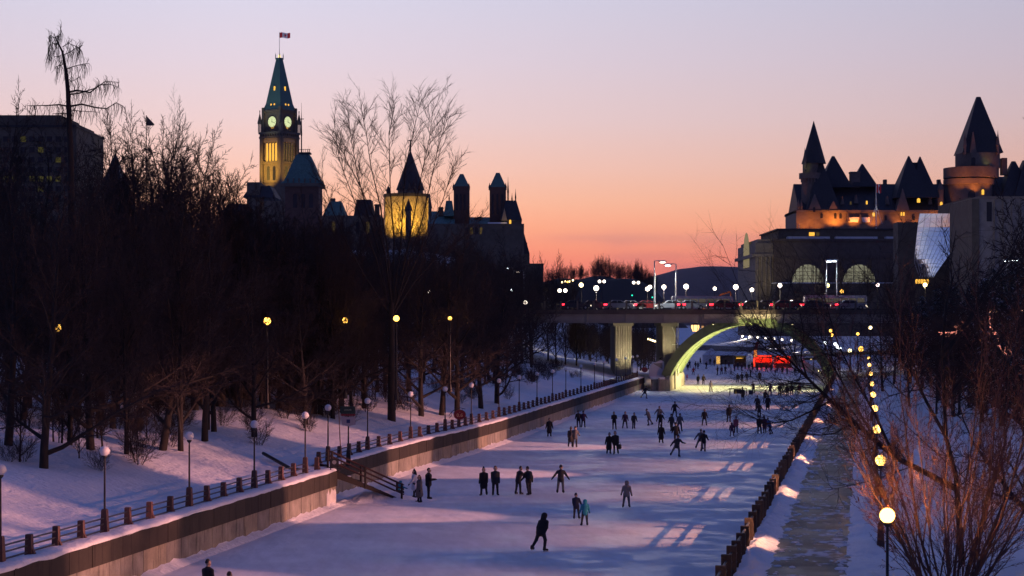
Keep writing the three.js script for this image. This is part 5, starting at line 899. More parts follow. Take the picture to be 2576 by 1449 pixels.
  // saplings and low tangle between the trunks
  for (let k = 0; k < 95; k++) { const d = 88 + R() * 80, a = 7.2 + Math.pow(R(), 0.8) * 13, x = Lbank(d) - jog(d) - a; if (Math.abs(W / 2 + x * F / d - 700) < 60 && a < 10) continue; if (k % 3) tree(['broad1', 'upright1', 'broad3'][k % 3], x, leftH(a, d) - 0.1, -d, 2.6 + R() * 3.4, 'thin bare sapling between the trunks on the left bank', 'saplings on the left bank', true, undefined, 'sapling'); else tree('shrub' + k % 2, x, leftH(a, d) - 0.1, -d, 1.4 + R() * 1.6, 'tangled brown brush on the snow bank under the trees', 'brush on the left bank', true, undefined, 'shrub'); }
  // tall spreading tree with a fan of fine branches
  { const d = 150, px = 985, x = PX(px, d), y = leftH(Lbank(d) - x, d), o = thing('fan_tree', 'tall bare tree whose fine branches fan out wide before the rotunda', 'tree', [x, y, -d]), R5 = rng(88), tr = new Wood(), tw = new Wood();
    const Q = (qx, qy, dz = 0) => [PX(qx, d) - x, PY(qy, d) - y, dz];
    const sprig = (A, B, r, n, lv) => { for (let m = 0; m < n; m++) { const u = 0.1 + 0.9 * (m + R5()) / n, c = [0, 1, 2].map((i) => lerp(A[i], B[i], u)), dir = [0, 1, 2].map((i) => B[i] - A[i]), l = Math.hypot(...dir) || 1, len = (lv === 0 ? 1.9 : lv === 1 ? 0.95 : 0.5) * (0.55 + 0.7 * R5()), e = [c[0] + (dir[0] / l * 0.8 + (R5() - 0.5) * 1.15) * len, c[1] + (dir[1] / l * 0.8 + (R5() - 0.4) * 0.7) * len, c[2] + (dir[2] / l * 0.6 + (R5() - 0.5) * 1.2) * len], mid = [0, 1, 2].map((i) => (c[i] + e[i]) / 2 + (R5() - 0.5) * 0.1 * len); tw.path([c, mid, e], [r, r * 0.75, r * 0.45], 3); if (lv < 2) { sprig(c, mid, r * 0.7, 2, lv + 1); sprig(mid, e, r * 0.65, 3, lv + 1); } } };
    tr.path([[0, -0.2, 0], Q(985, 900), Q(985, 760)], [0.34, 0.26, 0.22], 9);
    [[[975, 770], [945, 650], [910, 560], [880, 480], [850, 400], [838, 330]], [[975, 770], [955, 640], [925, 540], [900, 440], [885, 360], [878, 300]], [[985, 770], [975, 620], [958, 520], [935, 420], [925, 340], [915, 292]], [[988, 770], [990, 600], [980, 480], [978, 400], [975, 330], [990, 262]], [[990, 770], [1008, 620], [1013, 520], [1020, 420], [1040, 330], [1060, 250]], [[995, 770], [1030, 650], [1062, 560], [1085, 460], [1105, 370], [1128, 300]], [[990, 790], [1040, 710], [1095, 650], [1145, 610], [1190, 565]], [[990, 770], [1022, 640], [1042, 540], [1060, 440], [1080, 350], [1088, 285]], [[980, 790], [915, 690], [868, 600], [838, 525], [815, 450]], [[985, 770], [968, 640], [945, 560], [905, 470], [868, 400], [850, 360]], [[990, 780], [1035, 680], [1080, 590], [1115, 500], [1140, 420]]].forEach((pts, k) => { const z1 = (k % 3 - 1) * 2.2; const p = pts.map(([a, b], i) => Q(a, b, z1 * i / pts.length)); tr.path(p, p.map((_, i) => lerp(0.085, 0.016, Math.pow(i / (p.length - 1), 0.7))), 5); for (let i = 1; i < p.length - 1; i++) sprig(p[i], p[i + 1], 0.022, i > 2 ? 7 : 5, 0); });
    mesh('trunk', tr.geo(), M.bark, o); mesh('crown', tw.geo(), M.twig, o); shade(o); }
  { const d = 165, px = 1150, x = PX(px, d), y = leftH(Lbank(d) - x, d); tree('broad2', x, y, -d, PY(520, d) - y, 'spreading bare tree with long rising limbs below the twin towers', undefined, true, 2.2); }
  // larch: bent leader, long level boughs hung with fine twigs
  { const d = 118, px = 178, x = PX(px, d), a = Lbank(d) - x, y = leftH(a, d), o = thing('larch_tree', 'tall sparse larch with a crooked top and long level boughs above the office block', 'tree', [x, y, -d]);
    const Q = (qx, qy) => [PX(qx, d) - x, PY(qy, d) - y], tr = new Wood(), tw = new Wood(), R2 = rng(9);
    const lead = [[182, 900], [180, 600], [178, 400], [174, 300], [171, 230], [166, 180], [157, 130], [148, 112], [140, 96], [136, 84]].map(([a0, b0]) => { const q = Q(a0, b0); return [q[0], q[1], 0]; }); lead.unshift([lead[0][0], 0, 0]); tr.path(lead, [0.3, 0.28, 0.24, 0.2, 0.17, 0.14, 0.11, 0.07, 0.05, 0.04, 0.02], 8);
    const bough = (pts, r) => { const p3 = pts.map(([a0, b0], k) => { const q = Q(a0, b0); return [q[0], q[1], k * 0.35 * (R2() - 0.4)]; }); tr.path(p3, p3.map((_, k) => lerp(r, 0.015, k / (p3.length - 1))), 5); for (let k = 0; k < p3.length - 1; k++) for (let m = 0; m < 16; m++) { const u = R2(), A = p3[k], B = p3[k + 1], c = [0, 1, 2].map((i) => lerp(A[i], B[i], u)), l = 0.35 + R2() * 0.8, e = [c[0] + (R2() - 0.5) * 0.5, c[1] + (R2() < 0.75 ? -l : l * 0.5), c[2] + (R2() - 0.5) * 0.7], mid = [(c[0] + e[0]) / 2 + 0.08, (c[1] + e[1]) / 2 + 0.06, (c[2] + e[2]) / 2]; tw.path([c, mid, e], [0.014, 0.011, 0.007], 3); } };
    bough([[173, 232], [195, 228], [225, 232], [255, 216], [280, 214], [302, 222]], 0.07); bough([[172, 238], [200, 234], [240, 224], [270, 208], [296, 205]], 0.055); bough([[174, 268], [205, 262], [240, 270], [265, 272], [300, 262], [312, 268]], 0.07); bough([[174, 268], [150, 264], [125, 266], [95, 268], [70, 266]], 0.06); bough([[176, 290], [160, 284], [135, 288]], 0.05); bough([[172, 276], [200, 280], [250, 282]], 0.04);
    bough([[166, 175], [185, 168], [205, 160], [222, 158]], 0.035); bough([[160, 138], [178, 130], [195, 120], [205, 122]], 0.03); bough([[157, 118], [175, 110], [195, 118], [204, 122]], 0.025); bough([[148, 112], [132, 108], [122, 120], [118, 132]], 0.03); bough([[155, 140], [140, 142], [122, 138]], 0.02); bough([[168, 195], [180, 205], [205, 192]], 0.02); bough([[165, 160], [150, 166], [140, 170]], 0.02); bough([[140, 96], [128, 90], [122, 96]], 0.018); bough([[139, 95], [150, 86], [155, 72]], 0.015);
    mesh('trunk', tr.geo(), M.bark, o); mesh('crown', tw.geo(), M.twig, o); shade(o); }
}
// right bank: conifers with snow on them, bare trees, the multi stemmed tree by the near lamp
const needle = std(0.022, 0.034, 0.026, 0.9), needleSnow = std(0.6, 0.6, 0.64, 0.9);
function coniferGeo(seed, h) {
  const R = rng(seed), tr = new Wood(), nd = [], sn = []; tr.path([[0, -0.2, 0], [0, h * 0.5, 0], [0, h, 0]], [0.26, 0.17, 0.02], 8);
  const leaf = (arr, x, y, z, dx, dy, dz, w) => { const l = Math.hypot(dx, dz) || 1, sx = -dz / l * w, sz = dx / l * w; arr.push(x - sx, y, z - sz, x + sx, y, z + sz, x + dx, y + dy, z + dz); };
  for (let k = 0; k < 74; k++) {
    const t = Math.pow((k + 0.5) / 74, 0.9), y = h * lerp(0.16, 0.98, t), len = lerp(3.4, 0.3, t) * (0.7 + 0.5 * R()), az = k * 2.399 + R() * 0.6, c = Math.cos(az), s = Math.sin(az), droop = -0.28 - 0.2 * R();
    tr.path([[0, y, 0], [c * len * 0.6, y + len * 0.02 + len * droop * 0.35, s * len * 0.6], [c * len, y + len * droop, s * len]], [0.05 * (1.1 - t), 0.03 * (1.1 - t), 0.008], 3);
    const m = Math.round(26 + len * 22);
    for (let j = 0; j < m; j++) { const u = 0.2 + 0.8 * R(), x = c * len * u, yy = y + len * droop * u * u + (R() - 0.5) * 0.12, z = s * len * u, a2 = az + (R() - 0.5) * 2.6, l2 = 0.22 + R() * 0.35; leaf(R() < 0.16 ? sn : nd, x + (R() - 0.5) * 0.3, yy + (R() < 0.16 ? 0.04 : 0), z + (R() - 0.5) * 0.3, Math.cos(a2) * l2, -0.08 - R() * 0.16, Math.sin(a2) * l2, 0.06); }
  }
  const G = (arr) => { const g = new THREE.BufferGeometry(); g.setAttribute('position', new THREE.Float32BufferAttribute(arr, 3)); g.setAttribute('uv', new THREE.Float32BufferAttribute(new Float32Array(arr.length / 3 * 2), 2)); g.computeVertexNormals(); return g; };
  return [tr.geo(), G(nd), G(sn)];
}
{
  const con = [coniferGeo(3, 12), coniferGeo(8, 12)], R = rng(515);
  const conifer = (x, y, z, h, k, label, group) => { const o = thing('conifer_tree', label, 'tree', [x, y, z], R() * 6.28, group); mesh('trunk', con[k][0], M.bark, o); const c = mesh('crown', con[k][1], needle, o); mesh('snow', con[k][2], needleSnow, c).userData.kind = 'stuff'; o.scale.setScalar(h / 12); return shade(o); };
  for (const [px, d, h, k] of [[2520, 145, 12, 0], [2560, 152, 13, 1], [2605, 140, 13, 0], [2478, 165, 12, 1], [2440, 175, 11.5, 0], [2400, 188, 12, 1], [2545, 185, 14, 0], [2360, 205, 12, 0], [2500, 205, 14, 1], [2585, 210, 15, 0], [2445, 225, 13, 1], [2320, 230, 11.5, 0], [2395, 240, 12.5, 1], [2290, 250, 11, 1], [2560, 245, 15, 1], [2475, 255, 14, 0]]) { const x = PX(px, d), v = x - Redge(d); conifer(x, rightH(v, d) - 0.1, -d, h, k, 'dark conifer with scraps of snow in the trees right of the path', 'dark conifers right of the path'); }
  const names = ['broad0', 'broad1', 'broad2', 'broad3', 'upright0', 'upright1', 'upright2'];
  for (let k = 0; k < 40; k++) { const px = 2150 + R() * 470, d = 150 + R() * 130, x = PX(px, d), v = x - Redge(d); if (v < 6.5 && d < 255 || px < 2230 && d < 200) continue; const lim = px < 2300 ? lerp(735, 690, (px - 2150) / 150) : px < 2450 ? 690 : 560, y = rightH(v, d), h = Math.min(PY(lim, d) - y, 10 + R() * 5); if (h > 4) tree(names[Math.floor(R() * 7)], x, y - 0.1, -d, h, 'bare dark tree among the conifers right of the path', 'bare trees right of the path'); }
  for (const [px, d, top] of [[2010, 320, 690], [1960, 330, 690], [2065, 318, 640], [2120, 318, 620], [2180, 318, 625], [2240, 316, 640], [2290, 318, 650], [1860, 360, 600]]) { const x = PX(px, d), y = 9; if (px === 1860) continue; const o = tree('upright' + (px % 3), x, 11, -d, PY(top, d) - 11, 'bare street tree before the old railway hall', 'street trees before the railway hall'); }
  { const d = 62, px = 2680, x = PX(px, d), v = x - Redge(d), y = rightH(v, d); const o = tree('broad1', x, y - 0.1, -d, PY(190, d) - y, 'bare tree at the right edge with fine twigs against the sky', undefined, true, 1.0); }
  { const d = 95, px = 2600, x = PX(px, d), v = x - Redge(d), y = rightH(v, d); tree('broad3', x, y - 0.1, -d, PY(500, d) - y, 'bare tree with long dark boughs before the pale concrete block', undefined, true, 2.6); }
  // multi stemmed tree beside the near lamp
  { T('clump', { seed: 77, h: 9.4, r: 0.10, levels: 4, stems: 20, splay: 0.72, kids: [8, 4, 4, 3], ang: [0.38, 0.42, 0.45, 0.5], ratio: [0.4, 0.5, 0.5, 0.5], trop: [0.05, 0.05, 0.02, 0.0], wig: [0.07, 0.11, 0.13, 0.18], first: 0.10, rmin: 0.010 });
    const d = 53, px = 2392, x = PX(px, d), v = x - Redge(d), y = rightH(v, d), o = thing('clump_tree', 'many stemmed reddish tree fanning up beside the near glowing lamp', 'tree', [x, y - 0.05, -d], 0.9);
    mesh('trunk', kinds.clump[0], M.barkRed, o); mesh('crown', kinds.clump[1], M.twigRed, o); const cs = 10.2 / kinds.clump.top; o.scale.setScalar(cs);
    // withered leaves still on the low twigs
    const lf = new MB(), R3 = rng(6), pa = kinds.clump[1].attributes.position, ca = Math.cos(0.9), sa = Math.sin(0.9); let nl = 0;
    for (let k = 0; k < 60000 && nl < 170; k++) { const i = Math.floor(R3() * pa.count), lx = pa.getX(i) * cs, ly = pa.getY(i) * cs, lz = pa.getZ(i) * cs, wx = x + lx * ca + lz * sa, wz = -d - lx * sa + lz * ca, wy = y + ly, qx = W / 2 + wx * F / -wz, qy = HORIZON + (EYE - wy) * F / -wz; if (qx < 2060 || qx > 2290 || qy < 1190 || qy > 1440) continue; nl++; const c = [lx / cs, ly / cs - 0.03, lz / cs], s = (0.035 + R3() * 0.03) / cs, a = R3() * 6.28, b = R3() * 2 - 1, u = [Math.cos(a) * s, b * s, Math.sin(a) * s], w = [-Math.sin(a) * s * 0.5, s * 0.8, Math.cos(a) * s * 0.5]; lf.quad([c[0] - u[0], c[1] - u[1], c[2] - u[2]], [c[0] + w[0] * 0.6, c[1] - w[1] * 0.5, c[2] + w[2] * 0.6], [c[0] + u[0], c[1] + u[1], c[2] + u[2]], [c[0] - w[0] * 0.6, c[1] + w[1] * 0.5, c[2] - w[2] * 0.6]); }
    const leaves = lf.build('leaves', new THREE.MeshPhysicalMaterial({ color: new THREE.Color().setRGB(0.34, 0.055, 0.03), roughness: 0.9, transmission: 0.35, thickness: 0 }), o); leaves.userData.kind = 'stuff'; shade(o); }
  // old tree leaning over the path with a long dark bough
  { const d = 58, px = 2420, x = PX(px, d), v = x - Redge(d), y = rightH(v, d), o = thing('leaning_tree', 'dark tree with a long bough reaching left over the path toward the arch', 'tree', [x, y, -d]), R4 = rng(21);
    const Q = (qx, qy, dz = 0) => { const dd = d + dz; return [PX(qx, dd) - x, PY(qy, dd) - y, -dz]; }, tr = new Wood(), tw = new Wood();
    const spray = (A, B, r, n, lv) => { for (let m = 0; m < n; m++) { const u = 0.15 + 0.85 * (m + R4()) / n, c = [0, 1, 2].map((i) => lerp(A[i], B[i], u)), dir = [B[0] - A[0], B[1] - A[1], B[2] - A[2]], l = Math.hypot(...dir), len = (lv === 0 ? 1.7 : 0.75) * (0.5 + 0.8 * R4()), e = [c[0] + (dir[0] / l * 0.7 + (R4() - 0.5) * 1.4) * len, c[1] + (dir[1] / l * 0.5 + (R4() - 0.45) * 1.5) * len, c[2] + (dir[2] / l * 0.6 + (R4() - 0.5) * 1.4) * len], mid = [0, 1, 2].map((i) => (c[i] + e[i]) / 2 + (R4() - 0.5) * 0.12 * len); tw.path([c, mid, e], [r, r * 0.7, r * 0.35], 3); if (lv < 2) { spray(c, mid, r * 0.55, lv === 0 ? 3 : 2, lv + 1); spray(mid, e, r * 0.5, lv === 0 ? 4 : 3, lv + 1); } } };
    const limb = (pts, r0, r1, n) => { const p = pts.map((q) => Q(...q)); tr.path(p, p.map((_, k) => lerp(r0, r1, k / (p.length - 1))), 7); for (let k = 1; k < p.length - 1; k++) spray(p[k], p[k + 1], Math.min(0.025, lerp(r0, r1, k / p.length) * 0.5), n, 0); };
    limb([[2420, 1420], [2412, 1300, 0], [2405, 1200, 0.4], [2380, 1100, 0.6], [2370, 900, 1], [2380, 760, 1.5], [2400, 690, 2]], 0.11, 0.02, 4);
    limb([[2405, 1230, 0.2], [2330, 1190, 0.6], [2250, 1150, 1], [2205, 1112, 1.2], [2150, 1062, 1.4], [2090, 1008, 1.8], [2030, 950, 2.2], [1985, 905, 2.4], [1950, 860, 2.6], [1905, 800, 2.8]], 0.10, 0.015, 6);
    limb([[2090, 1008, 1.8], [2050, 1030, 1.9], [1990, 1058, 2], [1930, 1066, 2.1], [1885, 1045, 2.1], [1850, 1020, 2.1]], 0.035, 0.008, 3); limb([[2150, 1062, 1.4], [2100, 1090, 1.5], [2060, 1095, 1.6], [2010, 1090, 1.6]], 0.03, 0.008, 3); limb([[2030, 950, 2.2], [2015, 900, 2.3], [2022, 840, 2.3], [2010, 770, 2.4], [1990, 720, 2.4]], 0.035, 0.006, 3); limb([[1985, 905, 2.4], [1930, 880, 2.6], [1890, 840, 2.8], [1860, 790, 2.9], [1845, 740, 3]], 0.025, 0.005, 3);
    limb([[2380, 1100, 0.6], [2330, 1010, 0.2], [2280, 900, 0], [2250, 800, -0.4], [2230, 720, -0.6]], 0.06, 0.01, 6); limb([[2250, 1150, 1], [2200, 1040, 1.2], [2150, 950, 1.4], [2110, 870, 1.6], [2085, 790, 1.8], [2070, 730, 1.9]], 0.05, 0.008, 6); limb([[2205, 1112, 1.2], [2140, 1000, 1.6], [2090, 910, 2.0], [2060, 830, 2.3], [2050, 760, 2.5]], 0.04, 0.007, 5); limb([[2030, 950, 2.2], [1990, 960, 2.4], [1940, 950, 2.5], [1895, 960, 2.6]], 0.02, 0.006, 4); limb([[2370, 900, 1], [2440, 800, 1.4], [2500, 700, 1.8], [2576, 600, 2]], 0.08, 0.02, 4); limb([[2380, 1000, 0.8], [2460, 900, 1], [2560, 830, 1.2]], 0.07, 0.015, 4);
    mesh('trunk', tr.geo(), M.bark, o); mesh('crown', tw.geo(), M.twig, o); shade(o); }
}
// ---------------------------------------------------------------- people: one continuous body each, meshed from tapered bones
function figure(s) {
  const v = (x, y, z) => [x, y, z], add = (a, b) => [a[0] + b[0], a[1] + b[1], a[2] + b[2]], mul = (a, k) => a.map((q) => q * k);
  const dirOf = (fwd, out, side) => { const x = Math.sin(out) * side, r = Math.cos(out); return [x, -Math.cos(fwd) * r, Math.sin(fwd) * r]; };
  const bones = [], B = (a, b, ra, rb, reg, k = 0.05) => bones.push({ a, b, ra, rb, reg, k });
  const drop = s.drop || 0, pel = v(0, 0.93 - drop, 0), sl = Math.sin(s.lean || 0), cl = Math.cos(s.lean || 0), up = (h, z = 0, x = 0) => [x, pel[1] + cl * h - sl * z, pel[2] + sl * h + cl * z];
  const waist = up(0.16), chest = up(0.40), neck = up(0.56), head = add(neck, [s.look?.[0] || 0, 0.155, 0.03 + sl * 0.06]);
  B(add(pel, [0, -0.09, 0]), waist, 0.172, 0.160, 0); B(waist, chest, 0.165, 0.182, 0); B(up(0.42, 0, -0.13), up(0.42, 0, 0.13), 0.105, 0.105, 0); B(chest, neck, 0.12, 0.065, 0); B(neck, add(neck, [0, 0.06, 0.01]), 0.062, 0.058, 2, 0.02);
  B(add(head, [0, 0.035, -0.01]), add(head, [0, -0.045, 0.02]), 0.100, 0.082, 2, 0.02); B(add(head, [0, -0.005, 0.10]), add(head, [0, -0.02, 0.115]), 0.018, 0.02, 2, 0.015);
  for (const q of [-1, 1]) B(add(head, [q * 0.097, -0.005, -0.005]), add(head, [q * 0.102, -0.03, -0.005]), 0.02, 0.018, 2, 0.01);
  if (s.hood) B(add(head, [0, 0.03, -0.03]), add(neck, [0, 0.03, -0.05]), 0.128, 0.12, 0, 0.03); else { B(add(head, [0, 0.055, -0.025]), add(head, [0, 0.10, -0.02]), 0.094, 0.078, 3, 0.02); if (s.pom) B(add(head, [0, 0.2, -0.01]), add(head, [0, 0.205, -0.01]), 0.045, 0.045, 3, 0.01); if (s.hair) B(add(head, [0, 0.0, -0.06]), add(neck, [0, -0.04, -0.09]), 0.09, 0.06, 3, 0.03); }
  const feet = [];
  ['l', 'r'].forEach((w, i) => {
    const side = i ? 1 : -1, L = s.legs[i], hip = [pel[0] + side * 0.095, pel[1] - 0.02, pel[2]], thigh = dirOf(L[0], L[1], side), knee = add(hip, mul(thigh, 0.43)), shin = dirOf(L[0] - L[2], L[1] * 0.8, side), ank = add(knee, mul(shin, 0.41)), toe = add(ank, [side * Math.sin(0.3) * 0.12, -0.045, 0.15]);
    B(hip, knee, 0.098, 0.072, 1); B(knee, ank, 0.070, 0.058, 1, 0.03); B(add(ank, [0, 0.06, 0]), ank, 0.062, 0.062, 4, 0.02); B(add(ank, [0, -0.03, -0.03]), toe, 0.055, 0.046, 4, 0.03); feet.push([ank, toe]);
    const A = s.arms[i], sh = up(0.44, 0, side * 0.185), ua = dirOf(A[0], A[1], side), el = add(sh, mul(ua, 0.28)), fa = dirOf(A[0] + A[2], A[1] + (A[3] || 0), side), wr = add(el, mul(fa, 0.245));
    B(sh, el, 0.078, 0.064, 0, 0.04); B(el, wr, 0.062, 0.050, 0, 0.03);
    const hd = add(wr, mul(fa, 0.09)), cr = [fa[2], 0, -fa[0]]; B(wr, hd, 0.042, 0.038, 4, 0.015);
    for (let f = 0; f < 4; f++) { const off = (f - 1.5) * 0.021, p0 = add(hd, [off * (Math.abs(fa[1]) > 0.7 ? 0.2 : 1) * side, 0, off * (Math.abs(fa[1]) > 0.7 ? 1 : 0.3)]), p1 = add(p0, add(mul(fa, 0.05 + 0.012 * (f === 1 || f === 2)), [-side * 0.014, 0, 0.006])); B(p0, p1, 0.013, 0.011, 4, 0.006); }
    B(add(wr, mul(fa, 0.03)), add(wr, add(mul(fa, 0.075), [-side * 0.02, 0, 0.055])), 0.017, 0.014, 4, 0.01);
  });
  if (s.skirt) B(add(pel, [0, 0.1, 0]), [0, 0.93 - drop - s.skirt, 0], 0.16, 0.19 + s.skirt * 0.12, 0, 0.06);
  if (s.pack) B(up(0.18, -0.22), up(0.42, -0.22), 0.14, 0.14, 5, 0.02);
  // signed distance on a grid
  const N = 74, half = 0.99, oy = 0.93, mc = new MarchingCubes(N, new THREE.MeshBasicMaterial(), false, false, 40000), fld = mc.field, hs = N / 2; mc.reset(); mc.isolation = 0;
  const D = (b, x, y, z) => { const ax = x - b.a[0], ay = y - b.a[1], az = z - b.a[2], t = clamp((ax * b.dx + ay * b.dy + az * b.dz) / b.l2, 0, 1), ex = ax - b.dx * t, ey = ay - b.dy * t, ez = az - b.dz * t; return Math.sqrt(ex * ex + ey * ey + ez * ez) - (b.ra + (b.rb - b.ra) * t); };
  for (const b of bones) { b.dx = b.b[0] - b.a[0]; b.dy = b.b[1] - b.a[1]; b.dz = b.b[2] - b.a[2]; b.l2 = b.dx * b.dx + b.dy * b.dy + b.dz * b.dz || 1e-9; }
  fld.fill(-0.3);
  const cell = 2 * half / N, val = new Float32Array(N * N * N).fill(9);
  for (const b of bones) {                                                            // each bone touches only the cells near it
    const m = Math.max(b.ra, b.rb) + 0.10, rg = (i, off) => [Math.max(1, Math.floor(((Math.min(b.a[i], b.b[i]) - m - off) / half + 1) * hs)), Math.min(N - 2, Math.ceil(((Math.max(b.a[i], b.b[i]) + m - off) / half + 1) * hs))];
    const [x0, x1] = rg(0, 0), [y0, y1] = rg(1, oy), [z0, z1] = rg(2, 0);
    for (let k = z0; k <= z1; k++) for (let j = y0; j <= y1; j++) for (let i = x0; i <= x1; i++) { const id = i + j * N + k * N * N, d = D(b, (i / hs - 1) * half, (j / hs - 1) * half + oy, (k / hs - 1) * half), p = val[id]; const h = Math.max(b.k - Math.abs(p - d), 0) / b.k; val[id] = Math.min(p, d) - h * h * b.k * 0.25; }
  }
  for (let i = 0; i < val.length; i++) fld[i] = -Math.min(val[i], 0.3);
  mc.update();
  const n = mc.count, pos = mc.positionArray, nor = mc.normalArray, groups = [[], [], [], [], [], []];
  for (let t = 0; t < n; t += 3) {
    const c = [0, 0, 0]; for (let q = 0; q < 3; q++) { c[0] += pos[(t + q) * 3] / 3 * half; c[1] += pos[(t + q) * 3 + 1] / 3 * half; c[2] += pos[(t + q) * 3 + 2] / 3 * half; } c[1] += oy;
    let best = 9, reg = 0; for (const b of bones) { const d = D(b, c[0], c[1], c[2]); if (d < best) { best = d; reg = b.reg; } } groups[reg].push(t);
  }
  const P = [], Nn = [], g = new THREE.BufferGeometry(); let at0 = 0;
  groups.forEach((list, r) => { for (const t of list) for (let q = 0; q < 3; q++) { const i = (t + q) * 3; P.push(pos[i] * half, pos[i + 1] * half + oy, pos[i + 2] * half); const l = Math.hypot(nor[i], nor[i + 1], nor[i + 2]) || 1; Nn.push(nor[i] / l, nor[i + 1] / l, nor[i + 2] / l); } if (list.length) g.addGroup(at0, list.length * 3, r); at0 += list.length * 3; });
  g.setAttribute('position', new THREE.Float32BufferAttribute(P, 3)); g.setAttribute('normal', new THREE.Float32BufferAttribute(Nn, 3)); g.computeBoundingBox();
  // winding agrees with the normals
  { const a = V(P[0], P[1], P[2]), b = V(P[3], P[4], P[5]), c = V(P[6], P[7], P[8]), f = b.sub(a).cross(c.sub(a)); if (f.dot(V(Nn[0], Nn[1], Nn[2])) < 0) { for (let t = 0; t < P.length; t += 9) for (let q = 0; q < 3; q++) { let x = P[t + 3 + q]; P[t + 3 + q] = P[t + 6 + q]; P[t + 6 + q] = x; x = Nn[t + 3 + q]; Nn[t + 3 + q] = Nn[t + 6 + q]; Nn[t + 6 + q] = x; } g.setAttribute('position', new THREE.Float32BufferAttribute(P, 3)); g.setAttribute('normal', new THREE.Float32BufferAttribute(Nn, 3)); } }
  return { g, feet, low: Math.min(...feet.map((f) => Math.min(f[0][1], f[1][1]))) - 0.05, head };
}
const still = [[0.1, 0.04, 0.35, 0], [0.02, 0.05, 0.25, 0]];
const poses = {
  stand: figure({ legs: [[0.02, 0.05, 0.04], [0.0, 0.05, 0.02]], arms: still }),
  apart: figure({ lean: 0.08, legs: [[0.1, 0.16, 0.12], [-0.06, 0.16, 0.1]], arms: [[0.3, 0.22, 0.6], [0.1, 0.2, 0.5]] }),
  glide: figure({ lean: 0.16, drop: 0.03, legs: [[0.28, 0.04, 0.35], [-0.3, 0.08, 0.15]], arms: [[0.5, 0.3, 0.5], [-0.4, 0.3, 0.3]] }),
  push: figure({ lean: 0.38, drop: 0.05, legs: [[0.38, 0.03, 0.55], [-0.55, 0.25, 0.1]], arms: [[0.7, 0.35, 0.6], [-0.6, 0.5, 0.3]] }),
  wide: figure({ lean: 0.3, drop: 0.03, legs: [[0.22, 0.05, 0.35], [-0.2, 0.12, 0.15]], arms: [[0.15, 0.5, 0.2], [-0.1, 0.62, 0.15]] }),
  behind: figure({ lean: 0.42, drop: 0.04, hood: 1, legs: [[0.3, 0.02, 0.5], [-0.42, 0.1, 0.25]], arms: [[-0.35, 0.2, -0.1, -0.35], [-0.35, 0.2, -0.1, -0.35]] }),
  coat: figure({ skirt: 0.42, hair: 1, legs: [[0.05, 0.05, 0.05], [-0.04, 0.05, 0.05]], arms: [[0.05, 0.22, 0.15], [0.05, 0.22, 0.15]] }),
  coatwalk: figure({ skirt: 0.3, lean: 0.05, hair: 1, pom: 1, legs: [[0.2, 0.05, 0.15], [-0.2, 0.05, 0.1]], arms: [[-0.2, 0.15, 0.3], [0.25, 0.15, 0.4]] }),
  hold: figure({ lean: 0.1, legs: [[0.2, 0.05, 0.2], [-0.2, 0.05, 0.12]], arms: [[0.1, 0.32, 0.15], [0.2, 0.06, 0.5]] }),
  fold: figure({ legs: [[0.0, 0.06, 0.02], [0.02, 0.06, 0.02]], arms: [[0.35, 0.15, 1.3, -0.6], [0.35, 0.15, 1.3, -0.6]] }),
  reach: figure({ lean: 0.3, legs: [[0.12, 0.06, 0.12], [-0.05, 0.06, 0.1]], arms: [[0.9, 0.05, 0.4], [0.9, 0.05, 0.4]] }),
  hooded: figure({ hood: 1, lean: 0.1, drop: 0.01, legs: [[0.14, 0.12, 0.18], [-0.12, 0.14, 0.12]], arms: [[0.2, 0.26, 0.4], [0.0, 0.24, 0.3]] }),
  packer: figure({ pack: 1, lean: 0.12, legs: [[0.2, 0.06, 0.2], [-0.2, 0.06, 0.12]], arms: [[-0.2, 0.2, 0.5], [0.3, 0.2, 0.5]] }),
  sit: figure({ hood: 1, lean: 0.45, drop: 0.5, legs: [[1.35, 0.15, 1.2], [1.25, 0.15, 1.15]], arms: [[1.0, 0.05, 0.2], [0.9, 0.05, 0.3]] }),
};
const cloth = (r, g, b) => std(r, g, b, 0.9);
const PAL = { black: cloth(0.012, 0.012, 0.016), char: cloth(0.03, 0.03, 0.036), navy: cloth(0.015, 0.022, 0.055), grey: cloth(0.10, 0.10, 0.11), pale: cloth(0.5, 0.48, 0.5), white: cloth(0.72, 0.70, 0.74), teal: cloth(0.02, 0.22, 0.34), red: cloth(0.30, 0.015, 0.03), pink: cloth(0.40, 0.08, 0.13), beige: cloth(0.30, 0.23, 0.20), cream: cloth(0.62, 0.56, 0.38), brown: cloth(0.07, 0.04, 0.03), blue: cloth(0.03, 0.09, 0.25), green: cloth(0.02, 0.06, 0.04), plum: cloth(0.07, 0.02, 0.06), skin: std(0.42, 0.27, 0.20, 0.6), skinDark: std(0.16, 0.09, 0.06, 0.6), boot: cloth(0.02, 0.02, 0.022), bootW: cloth(0.55, 0.55, 0.58) };
const bladeG = new MB().box(-0.006, -0.032, -0.13, 0.006, 0, 0.15).cbox(0, 0.014, 0.09, 0.02, 0.03, 0.05).cbox(0, 0.014, -0.08, 0.02, 0.03, 0.05).geo(), bladeM = std(0.5, 0.5, 0.52, 0.25, { metalness: 0.9 });
